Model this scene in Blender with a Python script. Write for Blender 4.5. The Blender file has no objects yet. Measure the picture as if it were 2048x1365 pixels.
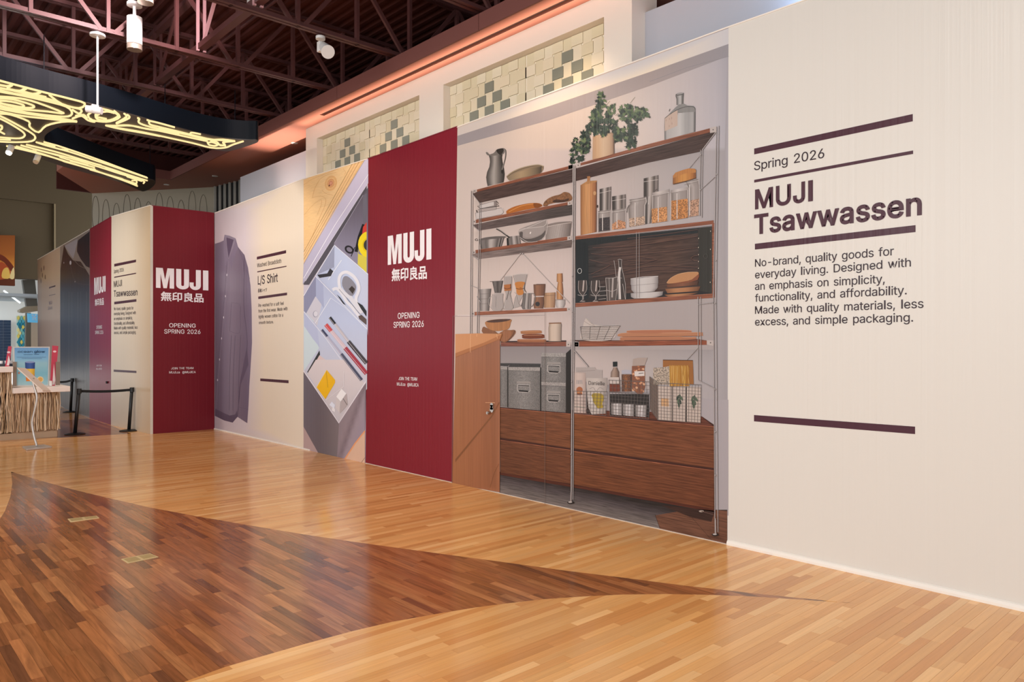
import bpy, bmesh, math, random
from mathutils import Vector
from mathutils.geometry import tessellate_polygon, delaunay_2d_cdt
random.seed(7)
SC = bpy.context.scene
COL = SC.collection
# ------------------------------------------------------------------ camera
H = 1.75                       # eye height
F = 1480.0                     # focal length in px of the 2048 px wide frame
CX, HY = 1024.0, 687.0         # principal column, horizon row
CA_, SA_ = .7367, .6763        # the wall runs along +Y, the camera looks at (SA_, CA_)
cam_d = bpy.data.cameras.new('camera')
cam = bpy.data.objects.new('camera', cam_d); COL.objects.link(cam)
cam.location = (0, 0, H)
cam.rotation_euler = (math.pi / 2, 0, -math.atan2(SA_, CA_))
cam_d.sensor_width = 36; cam_d.lens = 36 * F / 2048
cam_d.shift_y = (HY - 682.5) / 2048
cam_d.clip_start = .05; cam_d.clip_end = 200
SC.camera = cam
# ------------------------------------------------------------------ light
w = bpy.data.worlds.new('world'); SC.world = w; w.use_nodes = True
bg = w.node_tree.nodes['Background']
bg.inputs[0].default_value = (.97, .985, 1.0, 1); bg.inputs[1].default_value = 1.3
SC.view_settings.view_transform = 'Standard'; SC.view_settings.look = 'None'
SC.view_settings.gamma = 1; SC.view_settings.use_curve_mapping = False
SC.view_settings.exposure = 0.27


def light(name, kind, loc, energy, color=(1, .9, .8), size=.3, aim=None, spot=60, blend=.6):
    d = bpy.data.lights.new(name, kind); d.energy = energy; d.color = color
    o = bpy.data.objects.new(name, d); COL.objects.link(o); o.location = loc
    if kind == 'AREA':
        d.shape = 'RECTANGLE'; d.size, d.size_y = (size if isinstance(size, tuple) else (size, size))
        if spot != 60: d.spread = math.radians(spot)
    elif kind == 'SPOT': d.shadow_soft_size = size; d.spot_size = math.radians(spot); d.spot_blend = blend
    else: d.shadow_soft_size = size
    if aim is not None:
        o.rotation_euler = (Vector(aim) - Vector(loc)).to_track_quat('-Z', 'Y').to_euler()
    return o


# daylight from the glazed side of the mall, behind and left of the camera
light('daylight', 'AREA', (-6.5, 3.5, 4.4), 400, (.99, .99, 1), (9, 3.2), aim=(5.7, 6.5, 1.6))
# unseen area lamps under the roof, added as fill light
for lx, ly, le in ((1.2, 2.0, 55), (1.8, 7.6, 95), (1.9, 13.0, 230)):
    light('roof_fill', 'AREA', (lx, ly, 5.55), le, (1, .92, .83), .5, aim=(lx, ly, 0))


# ------------------------------------------------------------------ helpers
def lin(c):
    c = c / 255.0
    return c / 12.92 if c <= .04045 else ((c + .055) / 1.055) ** 2.4


def rgb(c):
    if isinstance(c, str): c = tuple(int(c[i:i + 2], 16) for i in (0, 2, 4))
    return tuple(lin(v) for v in c[:3]) + (1.0,)


def ray(px, py):
    lat = (px - CX) / F
    return Vector((SA_ + CA_ * lat, CA_ - SA_ * lat, -(py - HY) / F))


def at_z(px, py, z):
    r = ray(px, py); return Vector((0, 0, H)) + r * ((z - H) / r.z)


def at_y(px, py, y):
    r = ray(px, py); return Vector((0, 0, H)) + r * (y / r.y)


def at_x(px, py, x):
    r = ray(px, py); return Vector((0, 0, H)) + r * (x / r.x)


def at_d(px, py, d): return Vector((0, 0, H)) + ray(px, py) * d


class Plane:
    """a vertical face in the place; n points to the viewer's side"""
    def __init__(s, p, q):
        s.p = Vector((p[0], p[1], 0)); d = Vector((q[0] - p[0], q[1] - p[1], 0)).normalized()
        n = Vector((-d.y, d.x, 0))
        if n.dot(Vector((0, 0, 0)) - s.p) < 0: n = -n
        s.n = n; s.d = d

    def at(s, px, py, off=0.0):
        r = ray(px, py); o = Vector((0, 0, H))
        t = ((s.p - o).dot(s.n)) / r.dot(s.n)
        return o + r * t + s.n * off


class zm:
    """reads coordinates taken in an enlarged crop of the photograph"""
    def __init__(s, ox, oy, k): s.a = (ox, oy, k)

    def __call__(s, *v): return [(s.a[0] + v[i] / s.a[2], s.a[1] + v[i + 1] / s.a[2]) for i in range(0, len(v), 2)]


MATS = {}


def newmat(name):
    m = bpy.data.materials.new(name); m.use_nodes = True; MATS[name] = m
    nt = m.node_tree; return m, nt, nt.nodes['Principled BSDF']


def flat(name, c, rough=.6, metal=0.0, spec=.5, emit=0.0, bump=0.0, bscale=40, emitc=None):
    m, nt, b = newmat(name)
    b.inputs['Base Color'].default_value = rgb(c); b.inputs['Roughness'].default_value = rough
    b.inputs['Metallic'].default_value = metal; b.inputs['Specular IOR Level'].default_value = spec
    if emit: b.inputs['Emission Color'].default_value = rgb(emitc or c); b.inputs['Emission Strength'].default_value = emit
    if bump:
        n = nt.nodes.new('ShaderNodeTexNoise'); n.inputs['Scale'].default_value = bscale
        u = nt.nodes.new('ShaderNodeBump'); u.inputs['Strength'].default_value = bump; u.inputs['Distance'].default_value = .01
        g = nt.nodes.new('ShaderNodeNewGeometry'); nt.links.new(g.outputs['Position'], n.inputs['Vector'])
        nt.links.new(n.outputs['Fac'], u.inputs['Height']); nt.links.new(u.outputs['Normal'], b.inputs['Normal'])
    return m


def attrmat(name, rough=.5, spec=.4, scale=None, amount=0.0, detail=4, dist=0.0, kind='noise', metal=0.0, bump=0.0, flute=0.0, lo=None, coat=0.0):
    """colour from the mesh's 'Col' attribute, times a procedural grain"""
    m, nt, b = newmat(name); L = nt.links.new; N = nt.nodes.new
    a = N('ShaderNodeAttribute'); a.attribute_name = 'Col'
    b.inputs['Roughness'].default_value = rough; b.inputs['Specular IOR Level'].default_value = spec
    b.inputs['Metallic'].default_value = metal
    if coat: b.inputs['Coat Weight'].default_value = coat; b.inputs['Coat Roughness'].default_value = .12
    out = a.outputs['Color']
    g = N('ShaderNodeNewGeometry')
    if scale:
        mp = N('ShaderNodeMapping'); mp.inputs['Scale'].default_value = scale
        add = N('ShaderNodeVectorMath'); add.operation = 'MULTIPLY_ADD'
        L(a.outputs['Color'], add.inputs[0]); add.inputs[1].default_value = (37, 91, 53) if lo else (0, 0, 0)
        L(g.outputs['Position'], mp.inputs['Vector']); L(mp.outputs['Vector'], add.inputs[2])
        if kind == 'noise':
            t = N('ShaderNodeTexNoise'); t.inputs['Scale'].default_value = 1; t.inputs['Detail'].default_value = detail
            t.inputs['Distortion'].default_value = dist; f = t.outputs['Fac']
        else:
            t = N('ShaderNodeTexVoronoi'); t.inputs['Scale'].default_value = 1; f = t.outputs['Distance']
        L(add.outputs[0], t.inputs['Vector'])
        r = N('ShaderNodeMapRange'); r.inputs['From Min'].default_value = .3 if kind == 'noise' else 0.15
        r.inputs['From Max'].default_value = .7
        r.inputs['To Min'].default_value = 1 - amount; r.inputs['To Max'].default_value = 1 + (amount * .8 if kind == 'noise' else .12)
        L(f, r.inputs['Value'])
        mx = N('ShaderNodeVectorMath'); mx.operation = 'SCALE'; L(out, mx.inputs[0]); L(r.outputs[0], mx.inputs['Scale'])
        out = mx.outputs[0]
        if bump:
            u = N('ShaderNodeBump'); u.inputs['Strength'].default_value = bump; u.inputs['Distance'].default_value = .002
            L(f, u.inputs['Height']); L(u.outputs['Normal'], b.inputs['Normal'])
    if flute:      # twin-wall sheet: fine upright flutes under the print
        mp = N('ShaderNodeMapping'); mp.inputs['Scale'].default_value = (26, 26, .12)
        t = N('ShaderNodeTexNoise'); t.inputs['Scale'].default_value = 1; t.inputs['Detail'].default_value = 3
        L(g.outputs['Position'], mp.inputs['Vector']); L(mp.outputs['Vector'], t.inputs['Vector'])
        u = N('ShaderNodeBump'); u.inputs['Strength'].default_value = flute; u.inputs['Distance'].default_value = .004
        L(t.outputs['Fac'], u.inputs['Height']); L(u.outputs['Normal'], b.inputs['Normal'])
    L(out, b.inputs['Base Color'])
    return m


PRINT = attrmat('printed sheet', .33, .24, flute=.8)
PWOOD = attrmat('printed wood grain', .36, .2, (3.5, 3.5, 90), .42, 5, .6)
PDARK = attrmat('printed dark wood grain', .34, .22, (3, 3, 70), .5, 5, 1.2)
PUP = attrmat('printed upright grain', .32, .4, (90, 90, 3), .22)
PGRAIN = attrmat('printed seeds', .32, .4, (75, 75, 75), .75, kind='voronoi')
PSPECK = attrmat('printed galvanised steel', .32, .4, (130, 130, 110), .45)
PFOLI = attrmat('printed foliage', .35, .4, (60, 60, 60), .75, 3)
OAK = attrmat('light oak strip', .155, .5, (2.2, 60, 60), .06, 5, .5, lo=1, bump=.03)
WAL = attrmat('walnut strip', .155, .5, (22, 1.6, 22), .30, 6, 1.6, lo=1, bump=.03)
REED = attrmat('reed cladding', .7, .3, (50, 50, 2), .3)
TILEM = attrmat('glazed tile', .35, .5)
PAINTED = attrmat('painted surface', .6, .35)


class MB:
    def __init__(s): s.v = []; s.f = []; s.c = []; s.m = []

    def face(s, pts, col):
        i = len(s.v); s.v += [tuple(p) for p in pts]; s.f.append(tuple(range(i, i + len(pts))))
        if isinstance(col, list): s.c += col
        else: s.c += [col] * len(pts)

    def tris(s, pts, tri, col):
        i = len(s.v); s.v += [tuple(p) for p in pts]
        s.c += col if isinstance(col, list) else [col] * len(pts)
        s.f += [tuple(i + k for k in t) for t in tri]

    def box(s, a, b, col=(1, 1, 1, 1)):
        x0, y0, z0 = [min(a[k], b[k]) for k in range(3)]; x1, y1, z1 = [max(a[k], b[k]) for k in range(3)]
        v = [(x0, y0, z0), (x1, y0, z0), (x1, y1, z0), (x0, y1, z0), (x0, y0, z1), (x1, y0, z1), (x1, y1, z1), (x0, y1, z1)]
        s.tris(v, [(0, 3, 2, 1), (4, 5, 6, 7), (0, 1, 5, 4), (1, 2, 6, 5), (2, 3, 7, 6), (3, 0, 4, 7)], col)

    def prism(s, poly, z0, z1, col=(1, 1, 1, 1)):
        """poly: xy points; closed solid between two heights"""
        n = len(poly)
        ar = sum(poly[i][0] * poly[(i + 1) % n][1] - poly[(i + 1) % n][0] * poly[i][1] for i in range(n))
        if ar < 0: poly = poly[::-1]
        t = tessellate_polygon([[Vector((p[0], p[1], 0)) for p in poly]])
        v = [(p[0], p[1], z1) for p in poly] + [(p[0], p[1], z0) for p in poly]
        s.tris(v, [tuple(q) for q in t], col)
        s.f[-len(t):] = [q if _up(s.v, q) else q[::-1] for q in s.f[-len(t):]]
        i = len(s.v) - 2 * n
        s.f += [tuple(k + n for k in q[::-1]) for q in s.f[-len(t):]]
        s.f += [(i + k, i + k + n, i + (k + 1) % n + n, i + (k + 1) % n) for k in range(n)]

    def extrude(s, poly3, vec, col=(1, 1, 1, 1)):
        """solid from a planar polygon pushed along vec"""
        n = len(poly3); vec = Vector(vec)
        t = tessellate_polygon([[Vector(p) for p in poly3]])
        v = [Vector(p) for p in poly3] + [Vector(p) + vec for p in poly3]
        i = len(s.v); s.tris(v, [tuple(q) for q in t], col)
        s.f += [tuple(i + n + k for k in q[::-1]) for q in t]
        s.f += [(i + k, i + k + n, i + (k + 1) % n + n, i + (k + 1) % n) for k in range(n)]

    def tube(s, pts, r, col=(1, 1, 1, 1), n=8, flatn=None):
        pts = [Vector(p) for p in pts]; i0 = len(s.v); prev = None
        for k, p in enumerate(pts):
            d = (pts[min(k + 1, len(pts) - 1)] - pts[max(k - 1, 0)]).normalized()
            up = Vector((0, 0, 1)) if abs(d.z) < .95 else Vector((1, 0, 0))
            a = d.cross(up).normalized(); b = a.cross(d)
            rr = r[k] if isinstance(r, (list, tuple)) else r
            s.v += [tuple(p + (a * math.cos(t) + b * math.sin(t)) * rr) for t in [2 * math.pi * j / n for j in range(n)]]
            s.c += [col] * n
            if k:
                q = i0 + k * n
                s.f += [(q + j, q + (j + 1) % n, q - n + (j + 1) % n, q - n + j) for j in range(n)]
        s.f.append(tuple(i0 + j for j in range(n))); q = len(s.v) - n; s.f.append(tuple(q + j for j in reversed(range(n))))

    def lathe(s, c, prof, col=(1, 1, 1, 1), n=24):
        """prof: (radius, z) rows around a vertical axis at c"""
        i0 = len(s.v)
        for r, z in prof:
            s.v += [(c[0] + r * math.cos(2 * math.pi * j / n), c[1] + r * math.sin(2 * math.pi * j / n), c[2] + z) for j in range(n)]
            s.c += [col] * n
        for k in range(1, len(prof)):
            q = i0 + k * n
            s.f += [(q - n + j, q - n + (j + 1) % n, q + (j + 1) % n, q + j) for j in range(n)]
        s.f.append(tuple(i0 + j for j in reversed(range(n)))); q = len(s.v) - n; s.f.append(tuple(q + j for j in range(n)))

    def build(s, name, mat, parent=None, origin=None, smooth=False, bevel=0.0):
        me = bpy.data.meshes.new(name)
        o0 = Vector(origin) if origin is not None else Vector((0, 0, 0))
        wo = o0 + (WLOC(parent) if (parent is not None and origin is None) else Vector((0, 0, 0)))
        vv = [(v[0] - wo.x, v[1] - wo.y, v[2] - wo.z) for v in s.v]
        me.from_pydata(vv, [], s.f)
        at = me.color_attributes.new('Col', 'FLOAT_COLOR', 'POINT')
        at.data.foreach_set('color', [x for c in s.c for x in c])
        me.materials.append(mat)
        if smooth: me.shade_smooth()
        me.update()
        o = bpy.data.objects.new(name, me); COL.objects.link(o)
        if parent is not None:
            o.parent = parent; o.location = wo - WLOC(parent)
        else: o.location = wo
        LOCS[o.name] = wo
        if bevel:
            m = o.modifiers.new('bevel', 'BEVEL'); m.width = bevel; m.segments = 2; m.limit_method = 'ANGLE'; m.angle_limit = .7
        return o


def _up(v, q):
    a, b, c = [Vector(v[k]) for k in q[:3]]; return (b - a).cross(c - a).z > 0


LOCS = {}


def WLOC(o): return LOCS.get(o.name, Vector((0, 0, 0)))


def thing(name, label, cat, loc=(0, 0, 0), group=None, kind=None):
    o = bpy.data.objects.new(name, None); COL.objects.link(o); o.location = loc; LOCS[o.name] = Vector(loc)
    o['label'] = label; o['category'] = cat
    if group: o['group'] = group
    if kind: o['kind'] = kind
    return o


def tag(o, label=None, cat=None, group=None, kind=None):
    if label: o['label'] = label
    if cat: o['category'] = cat
    if group: o['group'] = group
    if kind: o['kind'] = kind
    return o


def inpoly(x, y, P):
    c = False; j = len(P) - 1
    for i in range(len(P)):
        xi, yi = P[i][:2]; xj, yj = P[j][:2]
        if (yi > y) != (yj > y) and x < (xj - xi) * (y - yi) / (yj - yi) + xi: c = not c
        j = i
    return c


def smoothpts(P, closed=True, k=3):
    """Catmull-Rom through the traced points"""
    n = len(P); out = []
    for i in range(n if closed else n - 1):
        p0, p1, p2, p3 = [P[(i + d) % n] if closed else P[min(max(i + d, 0), n - 1)] for d in (-1, 0, 1, 2)]
        for j in range(k):
            t = j / k
            out.append(tuple(.5 * (2 * p1[a] + (p2[a] - p0[a]) * t + (2 * p0[a] - 5 * p1[a] + 4 * p2[a] - p3[a]) * t * t + (3 * p1[a] - p0[a] - 3 * p2[a] + p3[a]) * t ** 3) for a in range(len(p1))))
    if not closed: out.append(tuple(P[-1]))
    return out


def mix(a, b, t): return tuple(a[k] + (b[k] - a[k]) * t for k in range(len(a)))


def stops(S, t):
    """S: [(t, colour)]"""
    if t <= S[0][0]: return rgb(S[0][1])
    for (a, ca), (b, cb) in zip(S, S[1:]):
        if t <= b: return mix(rgb(ca), rgb(cb), (t - a) / max(b - a, 1e-6))
    return rgb(S[-1][1])


class Art:
    """one printed picture element lying on a panel face; every call lies a tenth of a millimetre above the last"""
    clip = None; gain = 1.0

    def __init__(s, plane, layer=1): s.P = plane; s.o = .0006 * layer + .0004; s.mb = MB(); s.dim = 1.0

    def up(s): s.o += .00009

    def K(s, c): return rgb(c) if not (isinstance(c, tuple) and len(c) == 4) else c

    def poly(s, pts, col, smooth=False):
        """col: colour or function of the picture point"""
        s.up()
        if smooth: pts = smoothpts(pts)
        if s.clip:
            for mx, sg in ((s.clip[0], 1), (s.clip[1], -1)):
                o = []
                for i in range(len(pts)):
                    p, q = pts[i - 1], pts[i]; a, b = (p[0] - mx) * sg >= 0, (q[0] - mx) * sg >= 0
                    if a != b: t = (mx - p[0]) / (q[0] - p[0]); o.append((mx, p[1] + (q[1] - p[1]) * t))
                    if b: o.append(q)
                pts = o
            if len(pts) < 3: return s
        V = [s.P.at(x, y, s.o) for x, y in pts]
        t = tessellate_polygon([[Vector((x, y, 0)) for x, y in pts]])
        s.mb.tris(V, [tuple(q) for q in t], [s.K(col(x, y)) for x, y in pts] if callable(col) else s.K(col))
        return s

    def shade(s, pts, fn, step, smooth=False):
        """polygon filled with a colour that varies over it"""
        s.up()
        if smooth: pts = smoothpts(pts)
        xs = [p[0] for p in pts]; ys = [p[1] for p in pts]
        g = [Vector(p) for p in pts]
        y = min(ys) + step * .5
        while y < max(ys):
            x = min(xs) + step * .5
            while x < max(xs):
                if inpoly(x, y, pts): g.append(Vector((x, y)))
                x += step
            y += step
        n = len(pts)
        r = delaunay_2d_cdt(g, [(i, (i + 1) % n) for i in range(n)], [list(range(n))], 1, 1e-4)
        vs, fs = r[0], r[2]
        s.mb.tris([s.P.at(v[0], v[1], s.o) for v in vs], [tuple(f) for f in fs], [s.K(fn(v[0], v[1])) for v in vs])
        return s

    def line(s, pts, wd, col, smooth=False):
        s.up()
        if smooth: pts = smoothpts(pts, False)
        n = len(pts); L, R = [], []
        for i in range(n):
            a = pts[max(i - 1, 0)]; b = pts[min(i + 1, n - 1)]
            dx, dy = b[0] - a[0], b[1] - a[1]; l = math.hypot(dx, dy) or 1
            nx, ny = -dy / l * wd / 2, dx / l * wd / 2
            L.append((pts[i][0] + nx, pts[i][1] + ny)); R.append((pts[i][0] - nx, pts[i][1] - ny))
        V = [s.P.at(x, y, s.o) for x, y in L + R]
        s.mb.tris(V, [(i, i + 1, n + i + 1, n + i) for i in range(n - 1)], s.K(col))
        return s

    def ell(s, cx, cy, rx, ry, col, rot=0.0, n=20):
        c, d = math.cos(rot), math.sin(rot)
        P = [(cx + rx * math.cos(t) * c - ry * math.sin(t) * d, cy + rx * math.cos(t) * d + ry * math.sin(t) * c) for t in [2 * math.pi * k / n for k in range(n)]]
        return s.poly(P, col)

    def cyl(s, rows, S, sag=0.0, n=12):
        """rounded body: rows (xl, yl, xr, yr) from the top down, S the colour stops across"""
        s.up(); V = []; C = []
        for k, (xl, yl, xr, yr) in enumerate(rows):
            for j in range(n + 1):
                t = j / n; sg = sag if not isinstance(sag, (list, tuple)) else sag[k]
                V.append(s.P.at(xl + (xr - xl) * t, yl + (yr - yl) * t + sg * math.sin(math.pi * t), s.o)); C.append(stops(S, t))
        m = n + 1
        s.mb.tris(V, [(r * m + j, r * m + j + 1, (r + 1) * m + j + 1, (r + 1) * m + j) for r in range(len(rows) - 1) for j in range(n)], C)
        return s

    def done(s, name, parent, mat=None, label=None):
        s.mb.c = [tuple(v * Art.gain for v in c[:3]) + (1.0,) for c in s.mb.c]
        o = s.mb.build(name, mat or PRINT, parent)
        if label: o['label'] = label
        return o


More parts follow.
